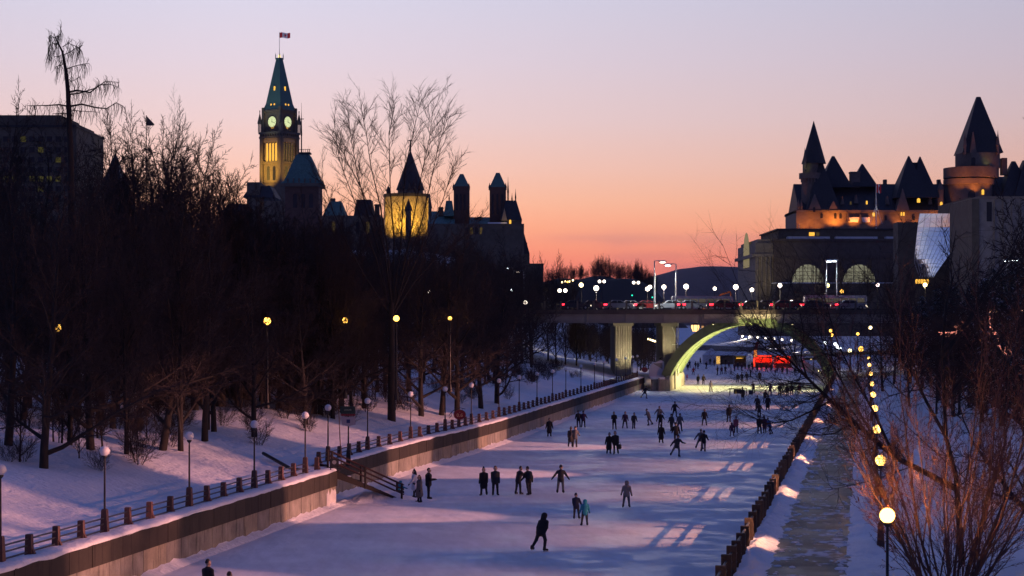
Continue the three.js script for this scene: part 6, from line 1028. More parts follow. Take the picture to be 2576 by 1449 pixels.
// px, py: where the feet are seen; turn: 0 faces away from the camera
function person(px, py, pose, turn, c, h, label, group, opt = {}) {
  const d = opt.d || EYE * F / (py - HORIZON), f = poses[pose], k = h / (f.head[1] + 0.2 - f.low + (opt.walk ? 0 : 0.035)), o = thing('person', label, 'person', [PX(px, d), opt.y || 0, -d], Math.PI - turn, group);
  const mt = [PAL[c[0]], PAL[c[1]], PAL[opt.skin || 'skin'], PAL[c[2]], PAL[c[3] || 'boot'], PAL.char];
  const lift = opt.walk || opt.seat ? 0.002 : 0.034; const b = mesh('body', f.g, mt, o); b.position.y = -f.low + lift - (opt.seat || 0);
  if (!opt.walk) f.feet.forEach(([a, t]) => { const s = mesh('skate', bladeG, bladeM, o); s.position.set((a[0] + t[0]) / 2, Math.min(a[1], t[1]) - 0.05 - f.low + lift, (a[2] + t[2]) / 2 - 0.02); s.rotation.y = Math.atan2(t[0] - a[0], t[2] - a[2]); });
  o.scale.set(k * 1.1, k, k * 1.1); if (!opt.walk) { o.rotation.order = 'YXZ'; o.rotation.z = 0.10 * (hash2(px, py) - 0.5); } return shade(o);
}
{
  const N = Math.PI, G = { m: 'skaters on the middle of the canal', n: 'skaters nearest the stairs', f: 'skaters by the arch', c: 'crowd beyond the arch', s: 'people at the foot of the stairs' };
  person(1363, 1388, 'behind', 0.7, ['black', 'black', 'black'], 1.78, 'large dark skater leaning forward alone on open ice, nearest the shadow stripes', G.n);
  person(525, 1527, 'stand', 0.6, ['black', 'black', 'char'], 1.76, 'person in a black coat right under the near canal wall, seen from the shoulders up', G.n); person(572, 1556, 'hold', 0.5, ['char', 'char', 'brown'], 1.66, 'second person beside the black coat, only the hat in view', G.n);
  person(1451, 1306, 'hold', 0.2, ['navy', 'char', 'navy'], 1.4, 'child in a navy snowsuit next to a teal jacket', G.n); person(1470, 1323, 'hooded', -0.1, ['teal', 'char', 'teal'], 1.38, 'child in a teal hooded jacket', G.n);
  person(1575, 1277, 'hooded', N, ['beige', 'grey', 'brown'], 1.55, 'lone child in a beige jacket and grey trousers, legs apart, facing the near end', G.n);
  person(1304, 1244, 'reach', 0.9, ['char', 'char', 'char'], 1.72, 'dark skater bending toward a companion', G.m); person(1331, 1246, 'packer', -0.5, ['black', 'char', 'char'], 1.76, 'black jacketed skater beside one who bends over', G.m);
  person(1411, 1241, 'wide', 0.1, ['char', 'grey', 'char'], 1.74, 'skater with both arms spread wide and grey trousers', G.m);
  person(1217, 1246, 'coatwalk', N + 0.2, ['black', 'char', 'black'], 1.70, 'woman in a short black coat walking on the ice beside a man', G.m, { walk: 1 }); person(1246, 1246, 'stand', N - 0.2, ['char', 'black', 'brown'], 1.78, 'man in a charcoal jacket walking beside a woman in a short coat', G.m, { walk: 1 });
  person(1531, 1142, 'coat', N - 0.1, ['black', 'black', 'black'], 1.72, 'figure in a wide black coat, left of a couple', G.m); person(1550, 1143, 'hold', N + 0.1, ['black', 'black', 'char'], 1.86, 'tall black clad figure carrying a dark bag, right of a couple', G.m);
  { const d = EYE * F / (1143 - HORIZON), o = thing('shoulder_bag', 'dark bag hanging from the hand of the tall black clad figure', 'bag', [PX(1558.5, d), 0.42, -d + 0.05]); new MB().lathe(0, 0, [[0, 0.10], [0.08, 0.16], [0.3, 0.15], [0.38, 0.08]], 10, 0, false, 1, 0.6).build('pouch', PAL.char, o); new MB().path([[-0.09, 0.36, 0], [-0.05, 0.5, 0], [0.05, 0.5, 0], [0.09, 0.36, 0]], 0.012, 5).build('handle', PAL.char, o); shade(o); }
  person(1435, 1125, 'coatwalk', 0.2, ['char', 'black', 'char'], 1.72, 'dark skater holding on to a grey one', G.m); person(1446, 1126, 'glide', 0, ['grey', 'char', 'char'], 1.8, 'grey jacketed skater held by a dark one', G.m);
  person(1382, 1098, 'coat', N, ['black', 'black', 'black'], 1.7, 'woman in a long black coat alone near the canal wall', G.m, { walk: 1 });
  person(1456, 1076, 'packer', 0, ['black', 'char', 'grey'], 1.74, 'left of two skaters side by side near the wall', G.m); person(1468, 1076, 'glide', 0.1, ['plum', 'black', 'char'], 1.7, 'plum jacketed skater, right of two near the wall', G.m);
  person(1546, 1081, 'fold', N, ['black', 'black', 'brown'], 1.78, 'skater with folded arms in a row of three', G.m); person(1572, 1078, 'apart', N, ['plum', 'char', 'char'], 1.7, 'middle skater of a row of three with elbows out', G.m); person(1594, 1080, 'glide', N - 0.2, ['char', 'char', 'char'], 1.66, 'right hand skater of a row of three', G.m);
  person(1633, 1071, 'push', -1.1, ['grey', 'grey', 'char'], 1.74, 'grey skater crouched in a long stride', G.m); person(1658, 1062, 'wide', 0.4, ['grey', 'char', 'grey'], 1.7, 'grey skater upright behind the crouching one', G.m); person(1661, 1079, 'glide', 0.1, ['black', 'black', 'char'], 1.72, 'black skater between the striding one and the group', G.m);
  person(1663, 1115, 'coat', 0.2, ['black', 'black', 'black'], 1.7, 'figure in a long black skirt', G.m); person(1698, 1050, 'glide', 0.5, ['black', 'black', 'black'], 1.78, 'black skater turned sideways at the far end of the group', G.m);
  person(1689, 1085, 'hold', -0.4, ['char', 'char', 'char'], 1.7, 'charcoal skater at the left of the tight group', G.m); person(1709, 1085, 'apart', 0.2, ['grey', 'navy', 'grey'], 1.76, 'tall grey jacketed skater in the tight group', G.m); person(1702, 1116, 'packer', 0, ['black', 'black', 'black'], 1.85, 'large black skater with a backpack in the tight group', G.m); person(1703, 1150, 'push', 0.5, ['char', 'grey', 'char'], 1.75, 'skater striding hard with grey legs, nearest of the tight group', G.m);
  person(1772, 1071, 'apart', N, ['black', 'char', 'black'], 1.72, 'skater standing alone with legs apart right of the group', G.m); person(1769, 1137, 'glide', 0.1, ['black', 'grey', 'black'], 1.76, 'black jacketed skater with pale trousers and a grey shadow companion', G.m); person(1763, 1131, 'push', 0.3, ['grey', 'grey', 'grey'], 1.7, 'grey companion half behind a black jacketed skater', G.m);
  person(1833, 1063, 'stand', 0, ['black', 'black', 'black'], 1.9, 'broad man in black seen from behind, alone', G.m); person(1842, 1098, 'hooded', 0.2, ['plum', 'plum', 'plum'], 1.3, 'small child in plum beside a pink jacket', G.m); person(1851, 1090, 'stand', 0, ['pink', 'char', 'pink'], 1.62, 'skater in a pink jacket with a small child', G.m);
  person(1911, 1092, 'hold', 0.2, ['black', 'black', 'char'], 1.74, 'dark skater left in a trio under the overhanging twigs', G.m); person(1924, 1090, 'coatwalk', -0.1, ['plum', 'char', 'char'], 1.66, 'middle skater of the trio under the twigs', G.m); person(1938, 1094, 'push', -0.8, ['blue', 'navy', 'navy'], 1.6, 'skater in a blue jacket leaning, right of the trio', G.m);
  person(1904, 1034, 'packer', 0, ['black', 'char', 'grey'], 1.84, 'tall dark skater with a pack under the overhanging bough', G.f); person(1910, 1052, 'glide', 0.1, ['char', 'char', 'black'], 1.74, 'charcoal skater below the one with the pack', G.f); person(1931, 1033, 'coat', 0, ['black', 'black', 'black'], 1.86, 'tall figure in a long black coat beside a red hat', G.f); person(1937, 996, 'wide', 0.3, ['plum', 'black', 'black'], 1.76, 'skater with one arm stretched out by the arch', G.f); person(1924, 1014, 'hold', 0.3, ['black', 'black', 'red'], 1.74, 'dark skater with a red hat', G.f);
  person(1869, 1008, 'coatwalk', 0, ['black', 'char', 'black'], 1.84, 'dark skater gliding just before the warning barrier', G.f); person(1896, 990, 'reach', -0.2, ['black', 'black', 'black'], 1.8, 'tall skater pushing a low sled chair', G.f);
  person(1961, 996, 'hold', 0.1, ['char', 'black', 'char'], 1.76, 'left of three skaters by the right arch leg', G.f); person(1981, 996, 'coatwalk', 0, ['black', 'black', 'char'], 1.66, 'middle of three skaters by the right arch leg', G.f); person(1992, 995, 'glide', 0.2, ['char', 'char', 'black'], 1.7, 'right of three skaters by the right arch leg', G.f); person(2010, 993, 'stand', N, ['red', 'char', 'red'], 1.66, 'skater in a red jacket by the right arch leg', G.f);
  person(1623, 1003, 'push', 0.9, ['black', 'grey', 'black'], 1.78, 'black jacketed skater bent forward right beside the canal wall end', G.f); person(1788, 985, 'apart', N, ['cream', 'cream', 'cream'], 1.68, 'person in a cream suit standing in the floodlight', G.f, { walk: 1 }); person(1756, 968, 'stand', 0, ['black', 'black', 'black'], 1.74, 'left one of two dark figures walking under the arch', G.f); person(1769, 968, 'hold', 0, ['brown', 'char', 'beige'], 1.76, 'brown jacketed one of two figures walking under the arch', G.f);
  person(1721, 962, 'reach', -0.5, ['black', 'char', 'black'], 1.74, 'adult bending to a child in red at the arch foot', G.f); person(1728, 957, 'hooded', 2, ['red', 'red', 'red'], 1.1, 'small child in red at the arch foot', G.f);
  person(1856, 963, 'hold', 0.2, ['char', 'black', 'char'], 1.7, 'left of three dark skaters beyond the barrier', G.f); person(1867, 962, 'push', -0.2, ['black', 'black', 'black'], 1.76, 'middle of three dark skaters beyond the barrier', G.f); person(1879, 961, 'packer', 0, ['navy', 'char', 'black'], 1.76, 'navy jacketed skater, right of three beyond the barrier', G.f); person(1911, 958, 'coat', 0.1, ['black', 'char', 'black'], 1.78, 'dark figure alone on pale ice past the barrier', G.f);
  person(1744, 944, 'glide', 0.4, ['red', 'char', 'red'], 1.7, 'skater in a bright red jacket close to the lit arch', G.c); person(1839, 943, 'stand', 0.2, ['white', 'char', 'white'], 1.72, 'figure in a white jacket among dark ones before the huts', G.c);
  const R = rng(404), cols = ['black', 'char', 'navy', 'black', 'plum', 'brown', 'black', 'green'], ps = ['stand', 'glide', 'hold', 'coat', 'apart', 'coatwalk', 'packer', 'fold'];
  const far = [[1750, 928], [1756, 928], [1777, 928], [1762, 916], [1786, 918], [1797, 921], [1803, 914], [1805, 943], [1815, 942], [1825, 941], [1814, 918], [1825, 918], [1730, 932], [1735, 926], [1848, 934], [1856, 930], [1866, 933], [1875, 928], [1884, 934], [1893, 930], [1905, 935], [1915, 932], [1928, 936], [1940, 934], [1955, 938], [1968, 940], [1980, 942], [1834, 926], [1790, 908], [1810, 906], [1845, 915], [1860, 917], [1770, 905], [2000, 944], [1950, 946], [1888, 948]];
  far.forEach(([px, py]) => person(px, py, ps[Math.floor(R() * 8)], R() * 6.28, [cols[Math.floor(R() * 8)], cols[Math.floor(R() * 3)], cols[Math.floor(R() * 8)]], 1.6 + R() * 0.25, 'small dark figure in the distant crowd beyond the arch', G.c));
  // by the stairs
  person(1044, 1252, 'coatwalk', -1.3, ['white', 'char', 'black'], 1.68, 'woman in a white jacket and black hat at the stair foot', G.s, { walk: 1, skin: 'skin' }); person(1055, 1265, 'coat', N + 1.2, ['grey', 'black', 'brown'], 1.62, 'person in a long grey coat with their back to the open ice', G.s); person(1078, 1255, 'fold', 1.45, ['black', 'black', 'black'], 1.84, 'tall man in a black coat facing the stairs', G.s, { walk: 1 });
  person(1000, 1253, 'sit', 0.9, ['teal', 'char', 'teal'], 1.05, 'person in a teal jacket sitting low on the bottom steps', G.s, { walk: 1 });
  { const d = EYE * F / (997 - HORIZON), o = thing('sled_chair', 'low dark sled chair pushed over the ice by a tall skater', 'sled', [PX(1888, d), 0, -d]); new MB().tube([-0.25, 0.04, -0.5], [-0.25, 0.04, 0.5], 0.02, 0.02, 5).tube([0.25, 0.04, -0.5], [0.25, 0.04, 0.5], 0.02, 0.02, 5).build('runners', bladeM, o); new MB().box(-0.28, 0.25, -0.3, 0.28, 0.32, 0.35).build('seat', PAL.navy, o); new MB().box(-0.28, 0.32, 0.28, 0.28, 0.85, 0.35).build('backrest', PAL.navy, o); new MB().tube([-0.25, 0.04, -0.25], [-0.25, 0.25, -0.2], 0.02, 0.02, 5).tube([0.25, 0.04, -0.25], [0.25, 0.25, -0.2], 0.02, 0.02, 5).tube([-0.25, 0.04, 0.3], [-0.25, 0.25, 0.3], 0.02, 0.02, 5).tube([0.25, 0.04, 0.3], [0.25, 0.25, 0.3], 0.02, 0.02, 5).build('struts', bladeM, o); shade(o); }
}
// ---------------------------------------------------------------- stairs, signs, barrier, huts
{
  // stairs run down beside the wall from the gap in the railing
  const d0 = 108.6, dn = [Math.sin(dirL), -Math.cos(dirL)], x0 = Lstraight(d0) + 0.15, o = thing('staircase', 'dark timber staircase with triple handrails leading down to the ice', 'staircase', [x0, 0, -d0], 0);
  // in local axes: u runs from the top across the ice along the wall
  const top = [-0.7, 2.0, 0.5], bot = (() => { const p = at(1010, 1262, depthOf(1262, 0)); return [p.x - x0, 0.02, p.z + d0]; })();
  const n = 10, w = 1.15, L = [bot[0] - top[0], bot[2] - top[2]], len = Math.hypot(...L), u = [L[0] / len, L[1] / len], s = [-u[1], u[0]];
  const P = (t, side, y) => [lerp(top[0], bot[0], t) + s[0] * side * w / 2, lerp(top[1], bot[1], t) + y, lerp(top[2], bot[2], t) + s[1] * side * w / 2];
  const timber = std(0.022, 0.016, 0.015, 0.85), railM = std(0.05, 0.015, 0.016, 0.7);
  for (const q of [-1, 1]) {
    const b = new MB(), A = P(0, q, -0.02), B = P(1, q, -0.02), e = 0.03; for (const [k, y] of [[0, 0]]) { b.quad([A[0], A[1] - 0.42, A[2]], [B[0], Math.max(0.02, B[1] - 0.05), B[2]], [B[0], B[1] + 0.12, B[2]], [A[0], A[1] + 0.02, A[2]]); const o2 = [s[0] * 0.06 * -q, 0, s[1] * 0.06 * -q], sh = (p) => [p[0] + o2[0], p[1], p[2] + o2[2]]; const a = [A[0], A[1] - 0.42, A[2]], bb = [B[0], Math.max(0.02, B[1] - 0.05), B[2]], c = [B[0], B[1] + 0.12, B[2]], dd = [A[0], A[1] + 0.02, A[2]]; b.quad(sh(dd), sh(c), sh(bb), sh(a)); b.quad(dd, c, sh(c), sh(dd)); } b.build('stringer', timber, o);
    for (const t of [0.0, 0.46, 0.97]) new MB().tube(P(t, q, -0.25), P(t, q, 1.02), 0.07, 0.07, 6).build('newel', timber, o);
    for (const y of [0.98, 0.72, 0.44]) new MB().tube(P(-0.02, q, y), P(1, q, y), 0.042, 0.042, 6).build('handrail', railM, o);
  }
  for (let k = 0; k < n; k++) { const t = (k + 0.5) / n, c = P(t, 0, 0.02), st = new MB(), hw = w / 2 - 0.03, td = 0.14; const q = (a, b2, y) => [c[0] + u[0] * a + s[0] * b2, c[1] + y, c[2] + u[1] * a + s[1] * b2]; st.quad(q(-td, -hw, 0), q(td, -hw, 0), q(td, hw, 0), q(-td, hw, 0)); st.quad(q(td, -hw, -0.04), q(-td, -hw, -0.04), q(-td, hw, -0.04), q(td, hw, -0.04)); st.quad(q(td, -hw, -0.04), q(td, hw, -0.04), q(td, hw, 0), q(td, -hw, 0)); st.quad(q(-td, hw, -0.04), q(-td, -hw, -0.04), q(-td, -hw, 0), q(-td, hw, 0)); const tr = st.build('tread', timber, o); if (k % 2 === 0) { const sn = new MB(); sn.lathe(c[0] + s[0] * 0.2, c[2] + s[1] * 0.2, [[c[1] + 0.003, 0.16], [c[1] + 0.05, 0.1], [c[1] + 0.055, 0.02]], 8); sn.build('snow', M.snow, tr); } }
  new MB().box(-1.4, 1.85, -0.3, -0.1, 1.96, 1.2).build('landing', timber, o); shade(o);
  // trodden snow heaped at the foot
  const hp = at(958, 1262, depthOf(1262, 0)); sheet('snow_heap', range(-3.4, 3.0, 40), range(-1.9, 1.7, 26), (x, d) => [hp.x + x + d * 0.2, 0.01 + Math.max(0, 0.62 * Math.exp(-x * x / 3.2 - d * d / 0.8) + (fbm(x * 3 + 9, d * 3, 4) - 0.42) * 0.45 * Math.exp(-x * x / 6 - d * d / 1.6)) - 0.015, hp.z - d], M.snow, 'churned snow heaped at the foot of the stairs');
}
function lettered(w, h, draw) { const c = document.createElement('canvas'); c.width = w; c.height = h; const x = c.getContext('2d'); draw(x, w, h); const t = new THREE.CanvasTexture(c); t.colorSpace = THREE.SRGBColorSpace; t.magFilter = THREE.LinearFilter; return new THREE.MeshStandardMaterial({ map: t, roughness: 0.6 }); }
const face = (w, h) => { const g = new THREE.PlaneGeometry(w, h); return g; };
{ // green entrance sign over a pale panel
  const d = 110.9, p = at(876, 1130, d), o = thing('entrance_sign', 'dark green hanging sign above a pale panel at the top of the stairs', 'sign', [PX(876.5, d), 1.95, -d]), S = d / F, Y = (py) => PY(py, d) - 1.95, X = (px) => PX(px, d) - PX(876.5, d);
  new MB().lathe(0, 0, [[0, 0.2], [0.9, 0.15], [0.96, 0.1]], 4, Math.PI / 4, true).build('pedestal', M.iron, o); new MB().tube([0, 0.9, 0], [0, Y(1055), 0], 0.045, 0.04, 8).tube([0, Y(1055), 0], [0, Y(1012), 0], 0.02, 0.02, 6).build('pole', M.iron, o);
  const out = [[X(856), Y(1022)], [X(892), Y(1022)], [X(894), Y(1025)], [X(894), Y(1041)], [X(858), Y(1041)], [X(856), Y(1038)]]; new MB().prism(out, 0.02, 0.10).build('sign_board', std(0.008, 0.035, 0.028, 0.5), o);
  const t = mesh('sign_lettering', face(0.62, 0.2), lettered(256, 80, (x, w, h) => { x.fillStyle = '#0a2a24'; x.fillRect(0, 0, w, h); x.fillStyle = '#8f9a86'; x.font = 'bold 52px sans-serif'; x.textAlign = 'center'; x.textBaseline = 'middle'; x.fillText('LISGAR', w / 2, h / 2 + 2); }), o); t.position.set((X(856) + X(894)) / 2, (Y(1022) + Y(1041)) / 2 + 0.02, 0.105);
  new MB().box(X(858), Y(1046), 0.03, X(894), Y(1041.3), 0.09).build('red_strip', std(0.20, 0.008, 0.02, 0.6), o);
  new MB().prism([[X(859), Y(1049)], [X(894), Y(1049)], [X(894.5), Y(1068)], [X(877), Y(1072)], [X(859.5), Y(1068)]], 0.02, 0.07).build('pale_panel', std(0.42, 0.38, 0.42, 0.6), o); new MB().box(X(872), Y(1064), 0.07, X(881), Y(1055), 0.085).build('blue_square', std(0.012, 0.03, 0.14, 0.5), o);
  new MB().path([[X(855), Y(1012), 0.05], [X(862), Y(1014), 0.05], [X(872), Y(1017), 0.05], [X(890), Y(1019), 0.05]], 0.02, 5).tube([X(863), Y(1014), 0.05], [X(868), Y(1009), 0.05], 0.03, 0.02, 5).tube([X(866), Y(1014), 0.05], [X(866), Y(1022), 0.05], 0.015, 0.015, 5).tube([X(889), Y(1018), 0.05], [X(889), Y(1022), 0.05], 0.015, 0.015, 5).build('hanger', M.iron, o); shade(o);
  const f = thing('thin_pole', 'thin tilted wooden pole beside the green hanging sign', 'pole', [PX(859, d - 1.5), 1.9, -(d - 1.5)]); new MB().tube([0, 0, 0], [PX(851, d) - PX(859, d), PY(1005, d) - 1.9, 0], 0.035, 0.02, 6).build('shaft', std(0.10, 0.05, 0.035, 0.8), f); new MB().lathe(0, 0, [[-0.03, 0.09], [0.03, 0.06]], 8).build('foot', M.iron, f); shade(f);
  const e = thing('notice_board', 'small dark notice board on the railing by the stair gap', 'sign', [PX(841, 106.5), 2.05, -106.5]); new MB().cbox(0, 0.38, 0, 0.5, 0.46, 0.05).build('board', M.iron, e); new MB().lathe(0, 0, [[0, 0.12], [0.01, 0.12]], 14).build('emblem', std(0.25, 0.25, 0.27, 0.6), e).position.set(0, 0.42, 0.03); e.children[1].rotation.x = Math.PI / 2; for (const q of [-0.2, 0.2]) new MB().cbox(q, 0.05, 0, 0.05, 0.36, 0.05).build('leg', M.iron, e); shade(e);
}
function kmSign(px, py, d, r, label, lit) {
  const c = at(px, py, d), o = thing('distance_sign', label, 'sign', [c.x, c.y, -d]);
  const disc = new MB(); const N = 28, P = (k, q) => [Math.cos(k / N * 6.2832) * r * q, Math.sin(k / N * 6.2832) * r * 0.82 * q]; disc.prism(Array.from({ length: N }, (_, k) => P(k, 1)), -0.03, 0.03); disc.build('plate', std(0.20, 0.01, 0.018, 0.6), o);
  const rim = new MB(); for (let k = 0; k < N; k++) rim.prism([P(k, 1), P(k + 1, 1), P(k + 1, 0.93), P(k, 0.93)], 0.03, 0.036); rim.build('rim', std(0.22, 0.09, 0.07, 0.6), o);
  const t = mesh('numerals', face(r * 1.62, r * 0.98), lettered(256, 156, (x, w, h) => { x.fillStyle = '#7c1420'; x.fillRect(0, 0, w, h); x.fillStyle = lit; x.textAlign = 'center'; x.textBaseline = 'middle'; x.font = 'bold 24px sans-serif'; x.fillText('km', w / 2, 16); x.font = 'bold 118px sans-serif'; x.fillText('0.6', w / 2, h * 0.6); }), o); t.position.z = 0.04;
  const arm = new MB(); arm.path([[-r * 1.75, -r * 0.15, 0], [-r * 1.3, r * 0.45, 0], [-r * 0.6, r * 0.95, 0], [0, r * 1.12, 0], [r * 0.9, r * 0.9, 0]], 0.022, 5); arm.path([[-r * 1.75, -r * 0.6, 0], [-r * 1.35, -r * 0.25, 0], [-r * 1.3, r * 0.4, 0]], 0.018, 5); arm.tube([-r * 0.4, r * 0.98, 0], [-r * 0.4, r * 0.72, 0], 0.012, 0.012, 4); arm.tube([r * 0.4, r * 1.02, 0], [r * 0.4, r * 0.72, 0], 0.012, 0.012, 4); arm.build('bracket', M.iron, o); return shade(o);
}
kmSign(1156.5, 1043, 145, 0.47, 'red oval distance sign reading 0.6 on a lamp post bracket', '#c9a07a'); kmSign(1622, 930, 281.5, 0.46, 'dark oval distance sign at the far end of the railing', '#4a3038');
{ // barrier with a warning triangle
  const d = EYE * F / (995 - HORIZON), o = thing('warning_barrier', 'low board barrier with a yellow warning triangle standing on the ice', 'barrier', [PX(1861, d), 0, -d]); const S = (px) => PX(px, d) - PX(1861, d);
  new MB().box(S(1833), 0.92, -0.04, S(1880), 1.02, 0.04).build('top_rail', std(0.10, 0.07, 0.05, 0.8), o); new MB().box(S(1846), 0.25, -0.03, S(1864), 0.90, 0.03).build('board', std(0.03, 0.022, 0.02, 0.7), o); new MB().prism([[S(1847.5), 0.3], [S(1854.5), 0.3], [S(1851), 0.78]], 0.03, 0.05).build('warning_triangle', std(0.75, 0.5, 0.03, 0.5), o); new MB().prism([[S(1850.5), 0.42], [S(1851.5), 0.42], [S(1851.6), 0.62], [S(1850.4), 0.62]], 0.05, 0.06).build('exclamation_bar', M.iron, o);
  for (const px of [1836, 1878]) { new MB().tube([S(px), 0.95, 0], [S(px) - 0.1, 0, 0.35], 0.03, 0.03, 5).build('leg', M.iron, o); new MB().tube([S(px), 0.95, 0], [S(px) + 0.1, 0, -0.35], 0.03, 0.03, 5).build('leg', M.iron, o); } shade(o);
}
{ // huts and tents on the ice beyond the arch
  const d = 435, X = (px) => PX(px, d), red = new THREE.Color().setRGB(1, 0.06, 0.02), redGlow = glow(1, 0.05, 0.02, 1.6), G = 'food huts on the ice beyond the arch';
  const hut = (x0, x1, h, dep, dd, m, roof, label, open) => { const o = thing('food_hut', label, 'hut', [X(x0), 0, -dd], 0, G), w = X(x1) - X(x0); new MB().box(0, 0, -dep, w, h, -dep + 0.1).box(0, 0, -dep, 0.1, h, 0).box(w - 0.1, 0, -dep, w, h, 0).box(0, 0, -0.1, w, h * 0.36, 0).box(0, h * 0.82, -0.1, w, h, 0).build('walls', m, o); new MB().box(-0.05, h * 0.36, -0.35, w + 0.05, h * 0.40, 0.25).build('counter', M.wood, o); const r = new MB(); gableRoof(r, -0.4, w + 0.4, -dep - 0.4, 0.5, h, h + 0.9, 'x'); r.build('roof', roof, o); new MB().box(0.2, h * 0.86, 0.01, w - 0.2, h * 0.97, 0.06).build('menu_light', open ? redGlow : M.winDim, o); for (let k = 0; k < 4; k++) new MB().cbox(lerp(0.8, w - 0.8, k / 3), h * 0.75, -1.2, 0.5, 0.18, 0.3).build('heater_lamp', open ? redGlow : M.winAmber, o); if (open) { const l = new THREE.PointLight(red, 60); l.name = 'heater_light'; l.position.set(X(x0) + w / 2, h * 0.68, -dd - 0.7); l.shadow.radius = 10; l.castShadow = true; scene.add(l); } return shade(o); };
  hut(1900, 1945, 2.9, 3.2, 436, std(0.3, 0.06, 0.05, 0.8), M.snow, 'hut glowing red inside with a snowy roof, busiest of the row', true); hut(1946, 1985, 2.8, 3.0, 432, std(0.25, 0.05, 0.05, 0.8), M.snow, 'second red lit hut next to the busiest one', true); hut(1862, 1892, 2.6, 3, 446, std(0.12, 0.08, 0.06, 0.8), M.snow, 'dark hut with a dim amber hatch left of the red lit ones', false);
  { const o = thing('tent', 'white peaked tent before the far canal wall', 'tent', [X(1830), 0, -470]); new MB().box(-2, 0, -2, 2, 2.3, 2).build('walls', std(0.6, 0.6, 0.64, 0.8), o); const r = new MB(); frustum(r, 0, 0, 4.3, 4.3, 2.3, 0.4, 0.4, 3.9); r.build('roof', std(0.68, 0.68, 0.72, 0.8), o); new MB().box(1.0, 0.2, 2.0, 1.9, 2.0, 2.04).build('doorway_light', glow(1, 0.55, 0.12, 0.9), o); shade(o); }
  { const o = thing('long_tent', 'long low snowy roofed stall beside the white tent', 'tent', [X(1858), 0, -474]); new MB().box(-2.3, 0, -2, 3.4, 2.2, 1.6).build('walls', M.stone, o); const r = new MB(); gableRoof(r, -2.6, 3.7, -2.3, 2.2, 2.2, 3.1, 'x'); r.build('roof', M.snow, o); shade(o); }
  { const o = thing('banner_mast', 'tall mast with red and orange glowing banners before the huts', 'banner', [X(1886), 0, -428]); new MB().tube([0, 0, 0], [0, 5.8, 0], 0.07, 0.05, 6).build('mast', M.iron, o); new MB().box(0.06, 2.6, -0.02, 0.75, 4.2, 0.02).build('banner_light', glow(1, 0.28, 0.06, 0.9), o); new MB().box(-0.1, 0.4, 0.05, 0.35, 2.4, 0.1).build('banner_light', redGlow, o); new MB().prism([[0.06, 4.3], [0.9, 4.5], [1.3, 6.0], [0.5, 5.9]], -0.02, 0.02).build('pennant', PAL.red, o); shade(o); }
  { const o = thing('sign_panel', 'leaning white panel with red print at the right of the huts', 'sign', [X(2042), 0, -412]); const b = new MB().box(-1.5, 0.4, -0.04, 1.5, 2.6, 0.04).build('panel', std(0.5, 0.48, 0.52, 0.7), o); new MB().box(-0.2, 1.3, 0.045, 1.3, 1.75, 0.05).build('red_print', std(0.35, 0.02, 0.06, 0.7), o); for (const q of [-1.4, 1.4]) new MB().tube([q, 0, -0.3], [q, 2.4, -0.05], 0.04, 0.04, 5).build('leg', M.iron, o); shade(o); }
  { const o = thing('awning_hut', 'small hut with a snowy awning behind the leaning white panel', 'hut', [X(2020), 0, -425]); new MB().box(-1.2, 0, -2.2, 1.4, 2.5, 0).build('walls', M.stone, o); new MB().prism([[-1.6, 2.5], [1.8, 2.5], [1.6, 2.85], [-1.4, 2.8]], -2.4, 0.8).build('awning', M.snow, o); new MB().box(0.1, 0.9, 0.01, 0.5, 2.2, 0.05).build('hatch_light', glow(1, 0.7, 0.3, 1.2), o); shade(o); }
  // white lamps round the far bend
  [[1817, 838.7], [1834, 842.8], [1849.5, 844], [1867.6, 845.5], [1886, 847], [1905.5, 849], [1926.7, 850.5], [1947, 852], [1968, 854], [1991, 856]].forEach(([px, py], k) => { const dd = 5.05 * F / (py - HORIZON) * 0.98; postLamp(px, py, dd, 2, whiteLamp, 0.34 * dd / 560, 'bright white lamp in the curved row round the far bend', 'lamps round the far bend', { cd: k % 3 === 0 ? 200 : 0 }); });
  [[2047, 861], [2075, 863], [2101, 866], [2108, 872], [2112, 877]].forEach(([px, py]) => { const dd = 330; postLamp(px, py, dd, 2, coolLamp, 0.3, 'cool white lamp glimpsed through twigs right of the arch', 'lamps right of the arch'); });
  [[2138, 882, warmLamp, 0.3], [2166, 878, sodium, 0.42], [2090, 832, sodium, 0.28], [2093, 843, sodium, 0.24], [2158, 840, sodium, 0.24], [2189, 824, warmLamp, 0.3]].forEach(([px, py, m, r], k) => postLamp(px, py, 300 + k, 2.5, m, r, 'orange lamp glimpsed through the trees right of the arch', 'orange lamps right of the arch'));
  // colonnaded hall behind, lit from within
  { const dd = 800, o = thing('colonnade', 'low colonnaded building glowing warmly behind the far bend', 'building', [PX(1800, dd), 3, -dd]); new MB().box(-9, 0, -6, 9, 9.6, -2).build('wall', M.stonePale, o); new MB().box(-9.6, 8.4, -6, 9.6, 9.8, 0.4).build('entablature', M.stonePale, o); for (let k = 0; k < 9; k++) { new MB().lathe(-8.4 + k * 2.1, 0, [[0, 0.4], [8.4, 0.34]], 10).build('column', M.stonePale, o); if (k < 8) new MB().box(-7.9 + k * 2.1, 1, -1.99, -6.8 + k * 2.1, 6, -1.9).build('lit_window', glow(1, 0.5, 0.2, 0.55), o); } shade(o); }
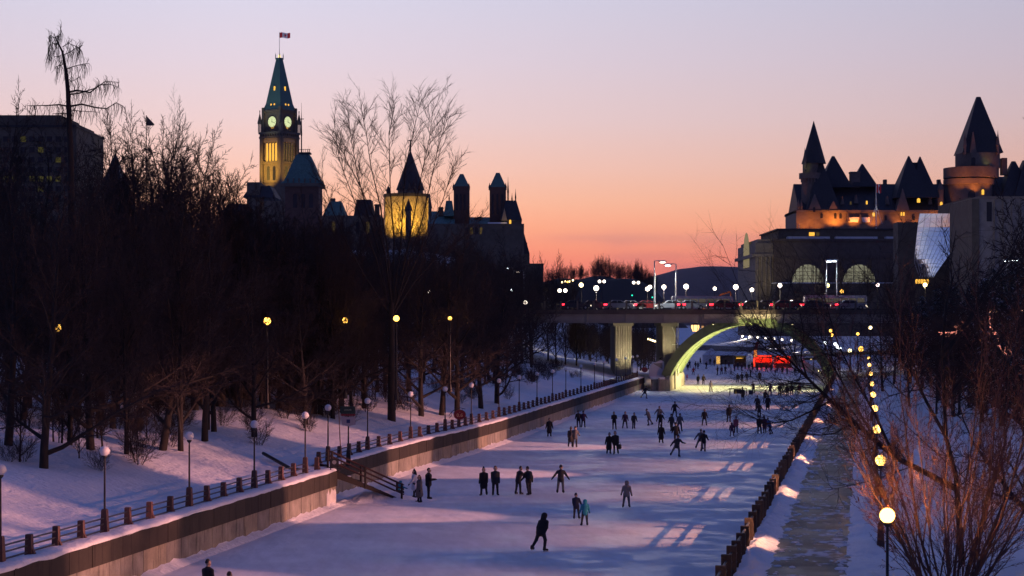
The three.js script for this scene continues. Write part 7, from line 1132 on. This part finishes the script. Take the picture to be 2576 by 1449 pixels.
  { const p = at(1749, 824, 335), o = thing('hanging_lantern', 'large glowing lantern under the bridge deck left of the arch', 'lantern', [p.x, p.y, -335]); const fr = new MB(); for (let k = 0; k < 6; k++) { const a = k * Math.PI / 3, q = (r, y) => [Math.cos(a) * r, y, Math.sin(a) * r]; fr.path([q(0.75, 0.5), q(0.8, 0), q(0.5, -0.75)], 0.05, 4); } fr.lathe(0, 0, [[0.5, 0.85], [1.0, 0.2], [1.6, 0.06]], 6, 0, true); fr.build('frame', M.iron, o); new MB().lathe(0, 0, [[-0.7, 0.42], [0, 0.72], [0.45, 0.68]], 6, 0, true).build('lamp_glass', glow(1, 0.55, 0.2, 2.4), o); new MB().tube([0, 1.5, 0], [0, 3.6, 0], 0.04, 0.04, 5).build('chain', M.iron, o); const l = new THREE.PointLight(new THREE.Color().setRGB(1, 0.55, 0.25), 120); l.name = 'lantern_light'; l.position.set(p.x, p.y - 0.95, -335); l.shadow.radius = 10; l.castShadow = true; scene.add(l); shade(o); }
  for (let k = 0; k < 8; k++) { const t = k / 8; postLamp(1631 + t * 42, 853 + t * 14, 360 - t * 20, 3, warmLamp, 0.17, 'tiny warm lamp in the sloping string behind the ribbed piers', 'string of lamps behind the piers'); }
  // orange excavator on the road beyond
  { const dd = 420, p = at(1775, 752, dd), o = thing('excavator', 'orange excavator with raised arm on the road beyond the bridge', 'excavator', [p.x, 11.5, -dd]), or = std(0.55, 0.16, 0.02, 0.5); new MB().box(-1.8, 0, -1.2, 1.6, 0.8, 1.2).build('tracks', M.iron, o); new MB().box(-1.7, 0.85, -1.1, 1.2, 2.4, 1.1).build('body', or, o); new MB().box(0.2, 2.0, 0.1, 1.5, 3.4, 1.1).build('cab', winCar, o); new MB().path([[1.2, 2.0, 0], [3.2, 4.9, 0], [5.4, 5.6, 0]], 0.22, 6).path([[5.4, 5.6, 0], [6.0, 3.2, 0]], 0.18, 6).build('boom', or, o); new MB().prism([[5.7, 3.3], [6.4, 3.2], [6.5, 2.4], [5.5, 2.6]], -0.4, 0.4).build('bucket', M.iron, o); new MB().ball(0.8, 3.55, 0.6, 0.14, 8).build('beacon_light', sodium, o); shade(o); floodlight([p.x - 3, 12.2, -dd + 5], [p.x + 2.5, 15, -dd], new THREE.Color().setRGB(1, 0.6, 0.3), 160, 0.6, 'work light trained on the orange excavator', undefined, 5); }
  // steps dug into the snow bank
  { const o = thing('sloped_ramp', 'dark ramp edge half buried in the snow bank above the promenade', 'ramp', [0, 0, 0]), A = at(662, 1085, 114), B = at(735, 1118, 108), yA = leftH(Lbank(114) - A.x, 114), yB = leftH(Lbank(108) - B.x, 108); new MB().tube([A.x, yA - 0.04, A.z], [B.x, yB + 0.0, B.z], 0.10, 0.10, 6).tube([B.x, yB + 0.05, B.z], [B.x + 1.0, yB - 0.05, B.z - 0.2], 0.07, 0.07, 6).build('beam', M.iron, o); shade(o); }
}
// air: far hills fade into the dusk
scene.fog = new THREE.FogExp2(new THREE.Color().setRGB(0.78, 0.66, 0.80), 0.000023);
renderer.render(scene, camera);
